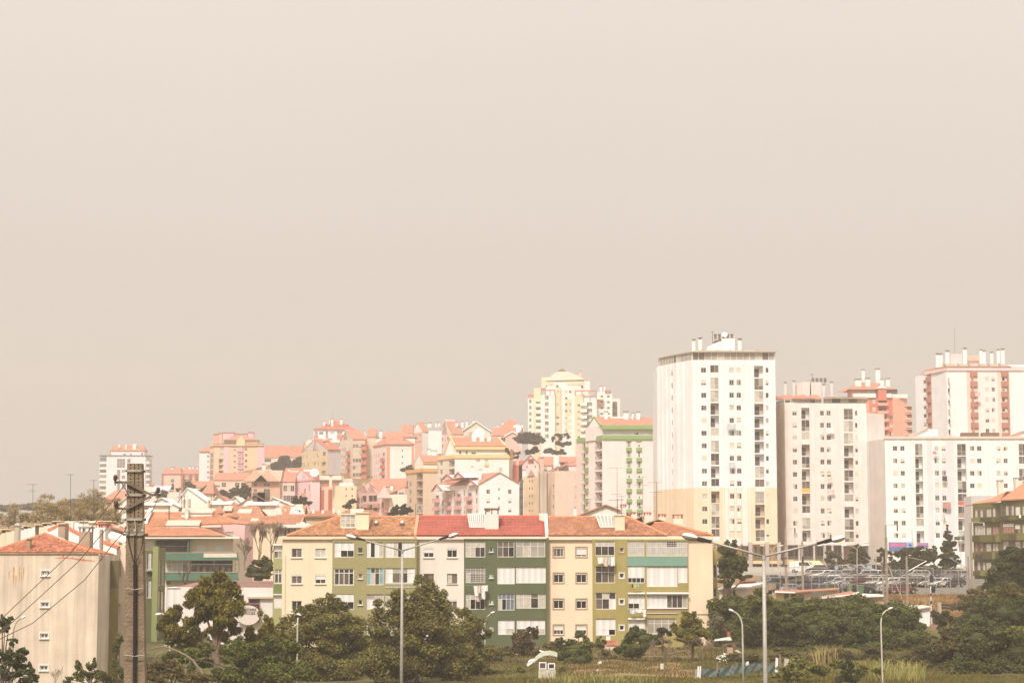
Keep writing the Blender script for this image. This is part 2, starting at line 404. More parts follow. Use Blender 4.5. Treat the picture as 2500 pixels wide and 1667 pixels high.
def tiles(parent,P0,P1,P2,P3,rgb,pitch=.28,course=.36,amp=.035,var=.22,name='roof_tiles',seg=3,key='clay_tile'):
 """rows of half round tiles laid over the slope P0-P1 (eave, left to right) P3-P2 (ridge)"""
 P0,P1,P2,P3=[V3(p)for p in(P0,P1,P2,P3)]
 up=((P3+P2)-(P0+P1))/2;ev=(P1-P0);eu=ev.normalized();n=eu.cross(up).normalized()
 if n.z<0:n=-n
 upn=(up-eu*up.dot(eu));L=upn.length;upn=upn/L
 def ext(t):
  a=P0+(P3-P0)*t;b=P1+(P2-P1)*t
  return(a-P0).dot(eu),(b-P0).dot(eu)
 nr=max(2,int(L/course));V=[];Fc=[];T=[]
 rs=np.random.RandomState(3)
 for k in rg(nr):
  t0,t1=k/nr,(k+1)/nr;a,b_=ext((t0+t1)/2)
  i0,i1=int(math.ceil(a/pitch)),int(math.floor(b_/pitch))
  for i in rg(i0,i1):
   tv=1+var*(rs.rand()-.5)*2;hue=1+.12*(rs.rand()-.5);base=len(V);jit=(rs.rand()-.5)*.012
   for s in rg(seg+1):
    uu=pitch*(i+s/seg);hgt=amp*math.sin(math.pi*s/seg)
    lo=P0+eu*uu+upn*(t0*L-.02)+n*(hgt+.03+.03+jit);hi=P0+eu*uu+upn*(t1*L)+n*(hgt+.02)
    V.append(lo);V.append(hi)
   V.append(P0+eu*pitch*i+upn*(t0*L-.02)+n*.0);V.append(P0+eu*pitch*(i+1)+upn*(t0*L-.02)+n*.0)
   for s in rg(seg):Fc.append((base+2*s,base+2*s+2,base+2*s+3,base+2*s+1));T.append((tv,tv*hue,tv*hue*hue))
   Fc.append([base+2*(seg+1)]+[base+2*(seg+1)+1]+[base+2*s for s in rg(seg,-1,-1)]);T.append((tv*.9,)*3)
 me=bpy.data.meshes.new(name);off=locof(parent)
 me.from_pydata([tuple(p-off)for p in V],[],Fc)
 at_=me.attributes.new('tone','FLOAT_VECTOR','FACE');at_.data.foreach_set('vector',np.array(T,dtype=np.float32).ravel())
 me.materials.append(mat(key,rgb,.85,.14,.5,tone=True));me.update()
 o=bpy.data.objects.new(name,me);link(o,parent);o['kind']='stuff'
 return o
 # ground: one sheet from the valley to the hill top
CT=[]
def ctl(px,Y,z):CT.append(((px-1250)/F*Y,Y,z))
for px in(-200,600,1250,1900,2700):
 for Y in(-40,40,100,150):CT.append(((px-1250)/F*160,Y,.3))
for px in(700,1000,1300,1600,1750):ctl(px,185,.5);ctl(px,213,.8);ctl(px,232,1.2)
for px in(1900,2100,2300,2450):ctl(px,185,.6);ctl(px,215,1.2);ctl(px,248,2.0);ctl(px,262,2.8)
for px in(1850,1980,2080,2200,2300,2380):ctl(px,281,5.0);ctl(px,300,6.0);ctl(px,320,6.9);ctl(px,345,7.7);ctl(px,400,8.2)
for px in(1620,1750,1880,2000,2150,2350,2500,2600):ctl(px,450,8.3);ctl(px,480,9)
for px in(2400,2500,2600):ctl(px,300,5.6);ctl(px,340,6)
for px in(-100,100,250):ctl(px,178,-2.5);ctl(px,215,-.5);ctl(px,260,1)
for px in(300,450,580):ctl(px,225,.5);ctl(px,285,3)
for px in(-100,100,300,600,900,1200):ctl(px,345,8)
for px in(-200,-60,60):ctl(px,500,14)
for px in(100,300,500,750,1000,1300):ctl(px,425,13)
for px in(700,900,1100,1300):ctl(px,560,15)
for px in(1400,1550):ctl(px,400,9);ctl(px,545,14)
for px in(2127,2200,2400,2600):ctl(px,560,12);ctl(px,700,18)
for px in(600,900,1150,1300):ctl(px,660,24);ctl(px,760,34)
for px in(700,850,1000,1200,1350):ctl(px,830,46);ctl(px,905,52);ctl(px,1000,50)
for px,z in((-300,16),(-200,17),(-60,19),(60,21),(200,29),(350,34),(450,37),(550,38),(600,38)):ctl(px,700,20 if px<300 else 24);ctl(px,970,z);ctl(px,1050,z-1);ctl(px,850,z-2)
for px in(1600,2000,2500,2800):ctl(px,900,22);ctl(px,1050,24)
CA=np.array(CT)
def gzv(X,Y):
 X=np.asarray(X,dtype=float);Y=np.asarray(Y,dtype=float)
 sc=1.0
 d2=(X[...,None]-CA[:,0])**2+(Y[...,None]-CA[:,1])**2
 wgt=1/(d2+30)**1.8
 return(wgt*CA[:,2]).sum(-1)/wgt.sum(-1)
def gz(x,y):return float(gzv(np.array([x]),np.array([y]))[0])
def ground_mat():
 m=bpy.data.materials.new('ground_cover');m.use_nodes=True;t=m.node_tree;p=t.nodes['Principled BSDF'];p.inputs['Roughness'].default_value=.95
 p.inputs['Specular IOR Level'].default_value=.1
 geo=nn(t,'ShaderNodeNewGeometry');a=nn(t,'ShaderNodeAttribute',attribute_name='soil')
 n=nn(t,'ShaderNodeTexNoise');n.inputs['Scale'].default_value=.35;n.inputs['Detail'].default_value=9;t.links.new(geo.outputs['Position'],n.inputs['Vector'])
 n2=nn(t,'ShaderNodeTexNoise');n2.inputs['Scale'].default_value=2.5;n2.inputs['Detail'].default_value=9;t.links.new(geo.outputs['Position'],n2.inputs['Vector'])
 def mixc(f,c1,c2):
  x=nn(t,'ShaderNodeMix',data_type='RGBA');t.links.new(f,x.inputs[0])
  for c,i in((c1,6),(c2,7)):
   if isinstance(c,tuple):x.inputs[i].default_value=(*c,1)
   else:t.links.new(c,x.inputs[i])
  return x.outputs[2]
 def rng(f,a_,b_):
  r=nn(t,'ShaderNodeMapRange');t.links.new(f,r.inputs[0]);r.inputs[1].default_value=a_;r.inputs[2].default_value=b_;return r.outputs[0]
 grass=mixc(rng(n.outputs[0],.35,.65),(.07,.068,.026),(.13,.115,.04))
 grass=mixc(rng(n2.outputs[0],.6,.75),grass,(.17,.13,.06))
 soil=mixc(rng(n.outputs[0],.35,.7),(.17,.095,.05),(.33,.22,.12))
 soil=mixc(rng(n2.outputs[0],.4,.8),soil,(.22,.18,.08))
 ad=nn(t,'ShaderNodeMath',operation='MULTIPLY_ADD');t.links.new(n2.outputs[0],ad.inputs[0]);ad.inputs[1].default_value=.8
 t.links.new(a.outputs['Fac'],ad.inputs[2])
 t.links.new(mixc(rng(ad.outputs[0],.75,1.05),grass,soil),p.inputs['Base Color'])
 bu=nn(t,'ShaderNodeBump');bu.inputs['Strength'].default_value=.7;bu.inputs['Distance'].default_value=.2;t.links.new(n2.outputs[0],bu.inputs['Height']);t.links.new(bu.outputs[0],p.inputs['Normal'])
 return m
def make_ground():
 xs=np.concatenate([np.linspace(-420,-90,45)[:-1],np.linspace(-90,100,110)[:-1],np.linspace(100,420,40)])
 ys=np.concatenate([np.linspace(-40,140,20)[:-1],np.linspace(140,360,110)[:-1],np.linspace(360,1100,90)])
 X,Y=np.meshgrid(xs,ys);Z=gzv(X,Y)
 Z+=.18*np.sin(X*.7+1.3*np.sin(Y*.31))*np.sin(Y*.53+X*.13)*((Y>140)&(Y<280))
 n0,n1=X.shape;V=np.stack([X,Y,Z],-1).reshape(-1,3)
 i=np.arange(n0*n1).reshape(n0,n1);Q=np.stack([i[:-1,:-1],i[:-1,1:],i[1:,1:],i[1:,:-1]],-1).reshape(-1,4)
 me=bpy.data.meshes.new('ground');me.vertices.add(len(V));me.vertices.foreach_set('co',V.ravel())
 me.loops.add(Q.size);me.loops.foreach_set('vertex_index',Q.ravel());me.polygons.add(len(Q));me.polygons.foreach_set('loop_start',np.arange(0,Q.size,4));
 me.update(calc_edges=True)
 PX=1250+X/np.maximum(Y,1)*F
 soil=np.where((Y>250)&(Y<420)&(PX>1780),1.0,np.where(Y>300,.75,.0))
 soil=np.where((Y>165)&(Y<190)&(PX>1400)&(PX<1680),.85,soil)
 soil=np.where((Y>192)&(Y<240)&(PX>1200)&(PX<1760),.5,soil)
 at_=me.attributes.new('soil','FLOAT','POINT');at_.data.foreach_set('value',soil.ravel().astype(np.float32))
 me.polygons.foreach_set('use_smooth',[True]*len(Q));me.materials.append(ground_mat())
 o=bpy.data.objects.new('ground',me);link(o);o['kind']='structure';o['label']='grassy valley floor and brown soil rising to the hill'
make_ground()
# the dusty air: closed box round camera and scene
mb=MB();mb.box(-440,-60,-8,440,1130,118)
hm=bpy.data.materials.new('dusty_air');hm.use_nodes=True;t=hm.node_tree;t.nodes.clear()
o=nn(t,'ShaderNodeOutputMaterial');pv=nn(t,'ShaderNodeVolumePrincipled');pv.inputs['Color'].default_value=(*HAZE_COLOR,1)
pv.inputs['Density'].default_value=HAZE_DENSITY;t.links.new(pv.outputs[0],o.inputs['Volume'])
ho=mb.obj('haze',hm);ho['kind']='stuff';ho['label']='pale sandy dust haze hanging over the whole town'
def sheet(name,label,x0,x1,y0,y1,m,dz=.03,n=40):
 """a strip of paving that follows the ground, given by photo columns and distances"""
 mb=MB();ys=np.linspace(y0,y1,14);V=[]
 for Y in ys:
  for px in np.linspace(x0,x1,n):V.append(((px-1250)/F*Y,Y))
 A=np.array(V);Z=gzv(A[:,0],A[:,1])+dz;mb.add([(x,y,z)for(x,y),z in zip(V,Z)],[(j*n+i,j*n+i+1,(j+1)*n+i+1,(j+1)*n+i)for j in rg(13)for i in rg(n-1)])
 o=mb.obj(name,m);o['kind']='structure';o['label']=label
sheet('car_park','dusty asphalt of the car park behind the wire fence',1840,2400,283.5,329,mat('dusty_asphalt',(.16,.145,.125),.95,.15,.8))
sheet('street','pale asphalt street above the car park',1700,2420,334,352,mat('pale_asphalt',(.27,.24,.2),.95,.12,.8));sheet('pavement','pale pavement before the towers',1560,2600,356,444,mat('pale_paving',(.33,.29,.24),.95,.12,.8))
# the long four storey block across the middle (three joined houses)
YB=213.0
ROOFC=col(206,136,90,213)
def fb_():
 g='joined houses of the long four storey block'
 xl,xa,xb,xr=at(690,1308,YB).x,at(1014,1308,YB).x,at(1336,1308,YB).x,at(1739.5,1308,YB).x
 ze=at(1250,1308,YB).z;zb=-1.0;D=12.0
 # yellow house at the left end
 b=Bld('apartment_house','pale yellow house with sage green bay, left end of the long block','apartment house',g,(xl,YB,.8))
 f=b.face((xl,YB),(xa,YB),zb,ze)
 R=lambda*a:f.rc('K5',*a)
 for y in(0,323,647,970):
  a={0:('dm',0),323:('mm',.12),647:('ee',0),970:('dd',.3)}[y]
  wi_(b,f,R(262,548+y,390,660+y),a[0],a[1],lod=0,sill=True,box=(y==323))
  a={0:('cc',0),323:('ed',.55),647:('dd',.2),970:('dd',.3)}[y]
  wi_(b,f,R(555,548+y,685,660+y),a[0],a[1],lod=0,sill=True,box=(y==323))
 W1=wm_(243,222,186,213)
 W1b=wm_(168,158,112,213,.06)
 zt=at(1250,1230+437/5.059,YB).z
 x0,x1=at(660+770/5.059,1350,YB).x,at(660+1808/5.059,1350,YB).x
 fb=b.face((x0,YB-.35),(x1,YB-.35),zb,zt,W1b);R=lambda*a:fb.rc('K5',*a)
 wi_(b,fb,R(788,470,1034,655),'www/wee',lod=0,rows=(.55,.45));
 for k,c in((0,'d'),(320,'m'),(642,'e'),(965,'d')):wi_(b,fb,R(1086,541+k,1137,601+k),c,lod=0,sill=True,f_0=ALU if k else DALU)
 wi_(b,fb,R(1187,470,1395,660),'wewc',lod=0);wi_(b,fb,R(1418,468,1785,660),'wwcewww'[0:7],lod=0)
 wi_(b,fb,R(785,795,1034,1003),'dddd/dmme',lod=0,rows=(.27,.73),t=.1)
 wi_(b,fb,R(1188,788,1397,998),'tdmt/tcdt',lod=0,rows=(.3,.7));wi_(b,fb,R(1418,788,1785,975),'wggw/wmdw',lod=0,rows=(.32,.68))
 def bal(r,step=.16,m=ALU):
  u0,v0,u1,v1=r;o=b.put(rm_(u1-u0,v1-v0,m,step),'balustrade',fb,u0,-.07,v0)
 bal(R(1420,982,1785,1040))
 wi_(b,fb,R(785,1110,1034,1300),'eee',.52,lod=0,shutm=PANEL);wi_(b,fb,R(1188,1112,1397,1300),'gc/wc',lod=0,rows=(.35,.65));wi_(b,fb,R(1418,1112,1785,1300),'cggc',lod=0)
 wi_(b,fb,R(785,1433,1034,1622),'dmd',.5,lod=0);wi_(b,fb,R(1188,1433,1397,1622),'cdc',lod=0);wi_(b,fb,R(1418,1433,1785,1622),'cggc',lod=0)
 # side wing of stacked balconies on the end wall
 xw=at(667.5,1350,YB+3.2).x
 fw=b.face((xw,YB+3.2),(at(691,1350,YB+3.2).x,YB+3.2),zb,at(680,1326,YB+3.2).z,wm_(176,172,120,213))
 R=lambda*a:fw.rc('K5',*a)
 wi_(b,fw,R(45,515,147,668),'mg',.45,lod=0);wi_(b,fw,R(48,805,147,980),'gg/dm',lod=0,rows=(.3,.7),t=.1);wi_(b,fw,R(40,1122,147,1290),'gg',.95,lod=0)
 mb=MB()
 for y0,y1 in((990,1103),):
  r=R(41,y0,149,y1);mb.M=fw.M;mb.box(r[0],-.06,r[1],r[2],-.01,r[3])
 mb.M=None;b.pt('parapet',mb,wm_(125,140,90,213))
 mb=MB();r=R(36,1108,149,1122);mb.M=fw.M;mb.box(r[0],-.25,r[1],r[2],-.01,r[3]);r=R(36,490,149,512);mb.box(r[0],-.3,r[1],r[2],-.01,r[3]);mb.M=None;b.pt('slab_edge',mb,WHITE)
 def ex(mb):
  mb.pl((xl,YB+D,zb),(xl,YB,zb),(xl,YB,ze),(xl,YB+D,ze));mb.pl((xa,YB+D,zb),(xl,YB+D,zb),(xl,YB+D,ze),(xa,YB+D,ze))
  mb.pl((xw,YB+11,zb),(xw,YB+3.2,zb),(xw,YB+3.2,at(680,1326,YB+3.2).z),(xw,YB+11,at(680,1326,YB+3.2).z))
  mb.pl((xl,YB,ze),(xa,YB,ze),(xa,YB+D,ze),(xl,YB+D,ze))
  for xx in(x0,x1):mb.pl((xx,YB-.35,zb),(xx,YB,zb),(xx,YB,zt),(xx,YB-.35,zt))
  mb.pl((x0,YB-.35,zt),(x1,YB-.35,zt),(x1,YB,zt),(x0,YB,zt))
 b.fi(W1,e_0=ex)
 mb=MB();mb.box(x0-.05,YB-.42,zt+.003,x1+.05,YB-.02,zt+.12);b.pt('ledge',mb,wm_(205,180,140,213))
 mb=MB();mb.box(x1+.01,YB-.5,2.0,x1+.2,YB-.02,zt-.2);b.pt('fin',mb,wm_(120,112,70,213))
 mb=MB();mb.tb([(xl+.33,YB-.05,0),(xl+.33,YB-.05,ze-2)],.05,6);b.pt('drainpipe',mb,wm_(235,214,172,213))
 zr=at(1000,1262,YB+6).z;rx0=at(660+830/5.059,1262,YB+6).x
 e0=(at(660+205/5.059,1308,YB-.3).x,YB-.3,ze+.06);e1=(xa,YB-.3,ze+.06)
 mb=MB();slab(mb,[e0,e1,(xa,YB+6,zr),(rx0,YB+6,zr)],.12);slab(mb,[(e0[0],YB+12.3,ze+.06),e0,(rx0,YB+6,zr)],.12);slab(mb,[(xa,YB+12.3,ze+.06),(e0[0],YB+12.3,ze+.06),(rx0,YB+6,zr),(xa,YB+6,zr)],.12)
 rf=b.pt('roof',mb,mat('roof_deck',col(190,120,80,213),.9))
 tiles(rf,e0,e1,(xa,YB+6,zr),(rx0,YB+6,zr),(.40,.20,.105),.3,.38,.05,.3)
 def ridge(p0,p1,c=(214,150,105)):
  mb=MB();mb.tb([p0,p1],.13,6);mb.obj('ridge_cap',mat('ridge_tile',col(*c,213),.9),rf)
 ridge(e0,(rx0,YB+6,zr+.05));ridge((rx0,YB+6,zr+.05),(xa,YB+6,zr+.05))
 mb=MB();mb.box(xl-.12,YB-.3,ze-.35,xa-.002,YB-.02,ze-.03);b.pt('eave',mb,wm_(245,222,185,213))
 # stair head and skylights on the yellow house
 def box_on_roof(K,x0,y0,x1,y1,Y,d,name,m):
  a=at(*q(K,x0,y1),Y);c=at(*q(K,x1,y0),Y);mb=MB();mb.box(a.x,Y,a.z-.5,c.x,Y+d,c.z);return b.pt(name,mb,m)
 box_on_roof('K5',1056,112,1215,335,YB+1.5,3,'chimney',wm_(247,228,188,213))
 a=at(*q('K5',1045,100),YB+1.3);c=at(*q('K5',1222,112),YB+1.3);mb=MB();mb.box(a.x,YB+1.35,c.z,c.x,YB+4.7,a.z);b.pt('chimney_cap',mb,wm_(250,230,190,213))
 fs=Face((at(*q('K5',865,300),YB+1.9).x,YB+1.9),(at(*q('K5',1055,300),YB+1.9).x,YB+1.9),at(*q('K5',900,330),YB+1.9).z,at(*q('K5',900,118),YB+1.9).z)
 fs.wall=wm_(247,230,195,213);b.faces=[fs]
 wi_(b,fs,fs.rc('K5',872,132,1050,290),'ccg/ccc/cgg',lod=0)
 def ex2(mb):mb.pl((fs.A.x,YB+5,fs.A.z),(fs.A.x,YB+1.9,fs.A.z),(fs.A.x,YB+1.9,fs.z1),(fs.A.x,YB+5,fs.z1));mb.pl((fs.A.x,YB+1.9,fs.z1),(fs.A.x+fs.W,YB+1.9,fs.z1),(fs.A.x+fs.W,YB+5,fs.z1),(fs.A.x,YB+5,fs.z1))
 fs.wall=None;b.fi(wm_(247,230,195,213),e_0=ex2)
 for(sx0,sy0,sx1,sy1)in((1280,220,1335,250),(1596,219,1656,251)):
  a=at(*q('K5',sx0,sy1),YB+2.6);c=at(*q('K5',sx1,sy0),YB+3.4);mb=MB();mb.pr([(a.x,YB+2.6,a.z+.1),(c.x,YB+2.6,a.z+.1),(c.x,YB+3.4,c.z+.1),(a.x,YB+3.4,c.z+.1)],(0,.1,-.25))
  s=b.pt('skylight',mb,DALU);mb=MB();mb.pr([(a.x+.1,YB+2.62,a.z+.14),(c.x-.1,YB+2.62,a.z+.14),(c.x-.1,YB+3.3,c.z+.1),(a.x+.1,YB+3.3,c.z+.1)],(0,-.01,.03));mb.obj('pane',mat('skylight_glass',(.6,.56,.5),.1),s)
  # white house with the dark green bay and the red roof
 b=Bld('apartment_house','off white house with dark green bay and red roof, middle of the long block','apartment house',g,(xa,YB,.8))
 f=b.face((xa+.003,YB),(xb-.003,YB),zb,ze);R=lambda*a:f.rc('K6',*a)
 for k,(c1,s1,c2,s2)in en((('ee',.52,'ee',.26),('dm',0,'cm',0),('dd',.2,'mm',.1),('dd',.4,'dd',.5))):
  y=277*k;bx=k!=1
  wi_(b,f,R(150,462+y,257,568+y),c1,s1,lod=0,sill=True,box=bx,f_0=ALU if bx else DALU);wi_(b,f,R(399,462+y,506,568+y),c2,s2,lod=0,sill=True,box=bx,f_0=ALU if bx else DALU)
 WG=wm_(108,113,84,213,.06);x0,x1=at(1000+578/4.3545,1400,YB-.35).x,at(1000+1456/4.3545,1400,YB-.35).x;zt=at(1250,1230+378/4.3545,YB-.35).z
 fb=b.face((x0,YB-.35),(x1,YB-.35),zb,zt,WG);R=lambda*a:fb.rc('K6',*a)
 wi_(b,fb,R(592,395,803,565),'cccc/ccdd',lod=0,rows=(.37,.63));wi_(b,fb,R(932,395,1113,563),'mmm/mde',lod=0,rows=(.36,.64));wi_(b,fb,R(1128,393,1442,563),'gggg/gcgg',lod=0,rows=(.33,.67))
 for k,c in((0,'d'),(277,'cd'),(555,'dc'),(833,'cm')):wi_(b,fb,R(847,461+k,889,509+k),c,lod=0,sill=True)
 wi_(b,fb,R(595,672,803,836),'mmmm/cdmm',lod=0,rows=(.36,.64),bars=(12,7))
 wi_(b,fb,R(930,668,1119,850),'www',lod=0);wi_(b,fb,R(1128,668,1448,840),'wwwww',lod=0)
 wi_(b,fb,R(595,950,803,1120),'cccc/cede',lod=0,rows=(.36,.64));wi_(b,fb,R(938,950,1115,1128),'bbb/cebb',lod=0,rows=(.33,.67));wi_(b,fb,R(1132,950,1446,1108),'ccmc/ccdc',lod=0,rows=(.3,.7))
 wi_(b,fb,R(595,1228,803,1400),'wwww',lod=0);wi_(b,fb,R(938,1228,1115,1388),'ww/wc',lod=0,rows=(.6,.4));wi_(b,fb,R(1135,1228,1442,1385),'ww/dwc',lod=0,rows=(.62,.38))
 def ex(mb):
  mb.pl((xb,YB+D,zb),(xa,YB+D,zb),(xa,YB+D,ze),(xb,YB+D,ze));mb.pl((xa,YB,ze),(xb,YB,ze),(xb,YB+D,ze),(xa,YB+D,ze))
  for xx in(x0,x1):mb.pl((xx,YB-.35,zb),(xx,YB,zb),(xx,YB,zt),(xx,YB-.35,zt))
  mb.pl((x0,YB-.35,zt),(x1,YB-.35,zt),(x1,YB,zt),(x0,YB,zt))
 b.fi(wm_(238,225,205,213),e_0=ex)
 mb=MB();mb.box(x0-.03,YB-.42,zt+.003,x1+.03,YB-.02,zt+.1);b.pt('ledge',mb,wm_(120,125,85,213))
 mb=MB();mb.box(x1-.02,YB-.6,1.0,x1+.22,YB-.02,zt+.2);b.pt('fin',mb,wm_(120,115,80,213))
 zr=at(1200,1261,YB+6).z;xq=at(1322,1261,YB+6).x;e0=(xa+.12,YB-.3,ze+.06);e1=(xb-.2,YB-.3,ze+.06)
 mb=MB();slab(mb,[e0,e1,(xb-.2,YB+6,zr),(xa+.12,YB+6,zr)],.12);slab(mb,[(e1[0],YB+12.3,ze+.06),(e0[0],YB+12.3,ze+.06),(xa+.12,YB+6,zr),(xb-.2,YB+6,zr)],.12)
 rf=b.pt('roof',mb,mat('roof_deck',col(175,80,65,213),.9));tiles(rf,e0,e1,(xb-.2,YB+6,zr),(xa+.12,YB+6,zr),(.37,.105,.075),.42,.52,.06,.07,key='red_tile')
 mb=MB();mb.tb([(xa+.1,YB+6,zr+.05),(xb-.2,YB+6,zr+.05)],.13,6);mb.obj('ridge_cap',mat('red_ridge',col(215,110,90,213),.9),rf)
 mb=MB();mb.box(xa+.004,YB-.3,ze-.35,xb-.004,YB-.02,ze-.03);b.pt('eave',mb,wm_(246,226,198,213))
 mb=MB();mb.pr([(xb-.22,YB-.35,ze-.3),(xb-.22,YB-.35,ze+.3),(xb-.22,YB+6,zr+.35),(xb-.22,YB+12,ze+.3),(xb-.22,YB+12,ze-.3)],(.34,0,0));b.pt('party_wall',mb,wm_(246,232,212,213))
 mb=MB();mb.pr([(xa-.16,YB-.33,ze-.2),(xa-.16,YB-.33,ze+.22),(xa-.16,YB+6,zr+.22),(xa-.16,YB+12,ze+.22)],(.3,0,0));b.pt('party_wall',mb,wm_(222,160,125,213))
 ch_(b,'K6',1378,98,1432,165,YB+4.5,.9,wm_(246,230,205,213),cap=False)
 ch_(b,'K6',802,108,945,268,YB+1.6,2.6,wm_(242,230,212,213),capm=mat('chimney_slab',col(150,110,85,213)))
 def leanto(K,top,bot,nb,Ytop,Ybot,m,gap=.0):
  (xa_,ya_),(xb_,yb_)=top;(xc_,yc_),(xd_,yd_)=bot
  A,B_=at(*q(K,xa_,ya_),Ytop),at(*q(K,xb_,yb_),Ytop);C,D_=at(*q(K,xc_,yc_),Ybot),at(*q(K,xd_,yd_),Ybot)
  mb=MB();mb.pr([A,B_,D_,C],(0,.08,-.06));o=b.pt('glass_roof',mb,GL['g'])
  for k in rg(nb+1):
   u=k/nb;p,r=A.lerp(B_,u),C.lerp(D_,u);mb=MB();n=V3((0,-.05,.05));mb.tb([p+n,r+n],.05,4);mb.obj('glazing_bar',ALU,o)
  mb=MB();mb.tb([A,B_],.07,4);mb.tb([C,D_],.07,4);mb.obj('glazing_rail',ALU,o)
  mb=MB();mb.pr([C,D_,(D_.x,D_.y+.3,D_.z-.9),(C.x,C.y+.3,C.z-.9)],(0,2,0));b.pt('skylight_base',mb,m)
 leanto('K6',((618,108),(800,108)),((640,248),(800,248)),8,YB+4.2,YB+2.0,wm_(190,100,80,213))
 # cream house with the olive bay at the right
 b=Bld('apartment_house','cream house with olive bay and teal band, right end of the long block','apartment house',g,(xr,YB,.8))
 f=b.face((xb+.003,YB),(xr,YB),zb,ze);R=lambda*a:f.rc('K7',*a)
 SUR=wm_(190,160,125,213)
 for k,(c1,s1,c2,s2)in en((('mdm',.1,'ee',.82),('ee',.1,'ee',.1),('ee',.06,'ee',.22),('dme',.55,'dde',.55))):
  y=275*k
  wi_(b,f,R(137,460+y,243,560+y),c1,s1,lod=0,surround=SUR,box=True);wi_(b,f,R(378,460+y,488,560+y),c2,s2,lod=0,surround=SUR,box=True)
 WO=wm_(172,158,100,213,.1,.1);x0,x1=at(1320+550/4.3565,1400,YB-.35).x,at(1320+1566/4.3565,1400,YB-.35).x;zt=at(1250,1230+372/4.3565,YB-.35).z
 fb=b.face((x0,YB-.35),(x1,YB-.35),zb,zt,WO);R=lambda*a:fb.rc('K7',*a)
 wi_(b,fb,R(580,392,787,548),'ccc/ddd',lod=0,rows=(.36,.64));wi_(b,fb,R(922,390,1103,553),'cc/cc',lod=0,rows=(.4,.6),bars=(8,7));wi_(b,fb,R(1120,392,1562,553),'ccdc/cccc',lod=0,rows=(.4,.6),bars=(18,7))
 for k,c in((0,'m'),(272,'d'),(550,'d'),(826,'e')):wi_(b,fb,R(840,465+k,884,512+k),c,lod=0,surround=ALU if k else SUR)
 wi_(b,fb,R(582,658,790,838),'dmd/dmm',lod=0,rows=(.36,.64));wi_(b,fb,R(925,662,1107,838),'eeee',.7,lod=0,shutm=PANEL);wi_(b,fb,R(1125,664,1455,880),'www',lod=0);wi_(b,fb,R(1457,664,1562,838),'w',lod=0)
 wi_(b,fb,R(585,940,800,1118),'dcd/mdw',lod=0,rows=(.38,.62));wi_(b,fb,R(930,965,1107,1115),'w-w/eew'.replace('-','w'),lod=0,rows=(.6,.4));wi_(b,fb,R(1127,965,1562,1105),'wwwwmddg'[:8],lod=0)
 wi_(b,fb,R(583,1215,797,1395),'www/wwe',lod=0,rows=(.65,.35));wi_(b,fb,R(930,1225,1112,1385),'ww',lod=0);wi_(b,fb,R(1132,1212,1440,1380),'gggg/gggg',lod=0,rows=(.35,.65))
 xs=at(*q('K7',1876,600),YB+4).x
 fr=b.face((xr+.002,YB+4),(xs,YB+4),zb,ze-1.2,wm_(180,165,110,213));R=lambda*a:fr.rc('K7',*a)
 for y0,y1 in((440,540),(640,785),(890,990),(1150,1290)):wi_(b,fr,R(1834,y0,1872,y1),'d' if y0>500 else 'm',lod=0)
 def ex(mb):
  mb.pl((xr,YB,zb),(xr,YB+D,zb),(xr,YB+D,ze),(xr,YB,ze));mb.pl((xr,YB+D,zb),(xb,YB+D,zb),(xb,YB+D,ze),(xr,YB+D,ze));mb.pl((xb,YB,ze),(xr,YB,ze),(xr,YB+D,ze),(xb,YB+D,ze))
  mb.pl((xs,YB+4,zb),(xs,YB+11,zb),(xs,YB+11,ze-1.2),(xs,YB+4,ze-1.2));mb.pl((xr,YB+4,ze-1.2),(xs,YB+4,ze-1.2),(xs,YB+11,ze-1.2),(xr,YB+11,ze-1.2))
  for xx in(x0,x1):mb.pl((xx,YB-.35,zb),(xx,YB,zb),(xx,YB,zt),(xx,YB-.35,zt))
  mb.pl((x0,YB-.35,zt),(x1,YB-.35,zt),(x1,YB,zt),(x0,YB,zt))
 b.fi(wm_(243,220,184,213),e_0=ex)
 R=lambda*a:fb.rc('K7',*a)
 mb=MB();r=R(918,560,1562,658);mb.M=fb.M;mb.box(r[0],-.05,r[1],r[2],-.003,r[3]);mb.M=None;b.pt('painted_band',mb,wm_(135,167,145,213))
 mb=MB();r=R(1125,940,1578,960);mb.M=fb.M;mb.tb([(r[0],-.18,(r[1]+r[3])/2),(r[2],-.18,(r[1]+r[3])/2)],.11,8);r=R(928,940,1107,960);mb.tb([(r[0],-.18,(r[1]+r[3])/2),(r[2],-.18,(r[1]+r[3])/2)],.1,8);mb.M=None;b.pt('rolled_awning',mb,WHITE)
 mb=MB();r=R(930,1212,1112,1232);mb.M=fb.M;mb.tb([(r[0],-.15,(r[1]+r[3])/2),(r[2],-.15,(r[1]+r[3])/2)],.1,8);mb.M=None;b.pt('rolled_awning',mb,WHITE)
 r=R(1127,1112,1455,1157);b.put(rm_(r[2]-r[0],r[3]-r[1],mat('terracotta_baluster',col(200,140,120,213)),.24),'balustrade',fb,r[0],-.08,r[1])
 mb=MB();r=R(1127,1155,1455,1162);mb.M=fb.M;mb.box(r[0],-.12,r[1],r[2],-.003,r[3]);r=R(1127,1105,1562,1112);mb.box(r[0],-.12,r[1],r[2],-.003,r[3]);mb.M=None;b.pt('ledge',mb,WHITE)
 mb=MB();r=f.rc('K7',1570,1164,1826,1172);mb.M=f.M;mb.box(r[0],-.08,r[1],r[2],-.003,r[3]);mb.M=None;b.pt('plinth_ledge',mb,wm_(200,175,140,213))
 zr=at(1450,1262.5,YB+6).z;rx=at(*q('K7',930,165),YB+6).x;ex_=at(*q('K7',1345,328),YB-.3).x
 e0=(xb+.15,YB-.3,ze+.06);e1=(ex_,YB-.3,ze+.06)
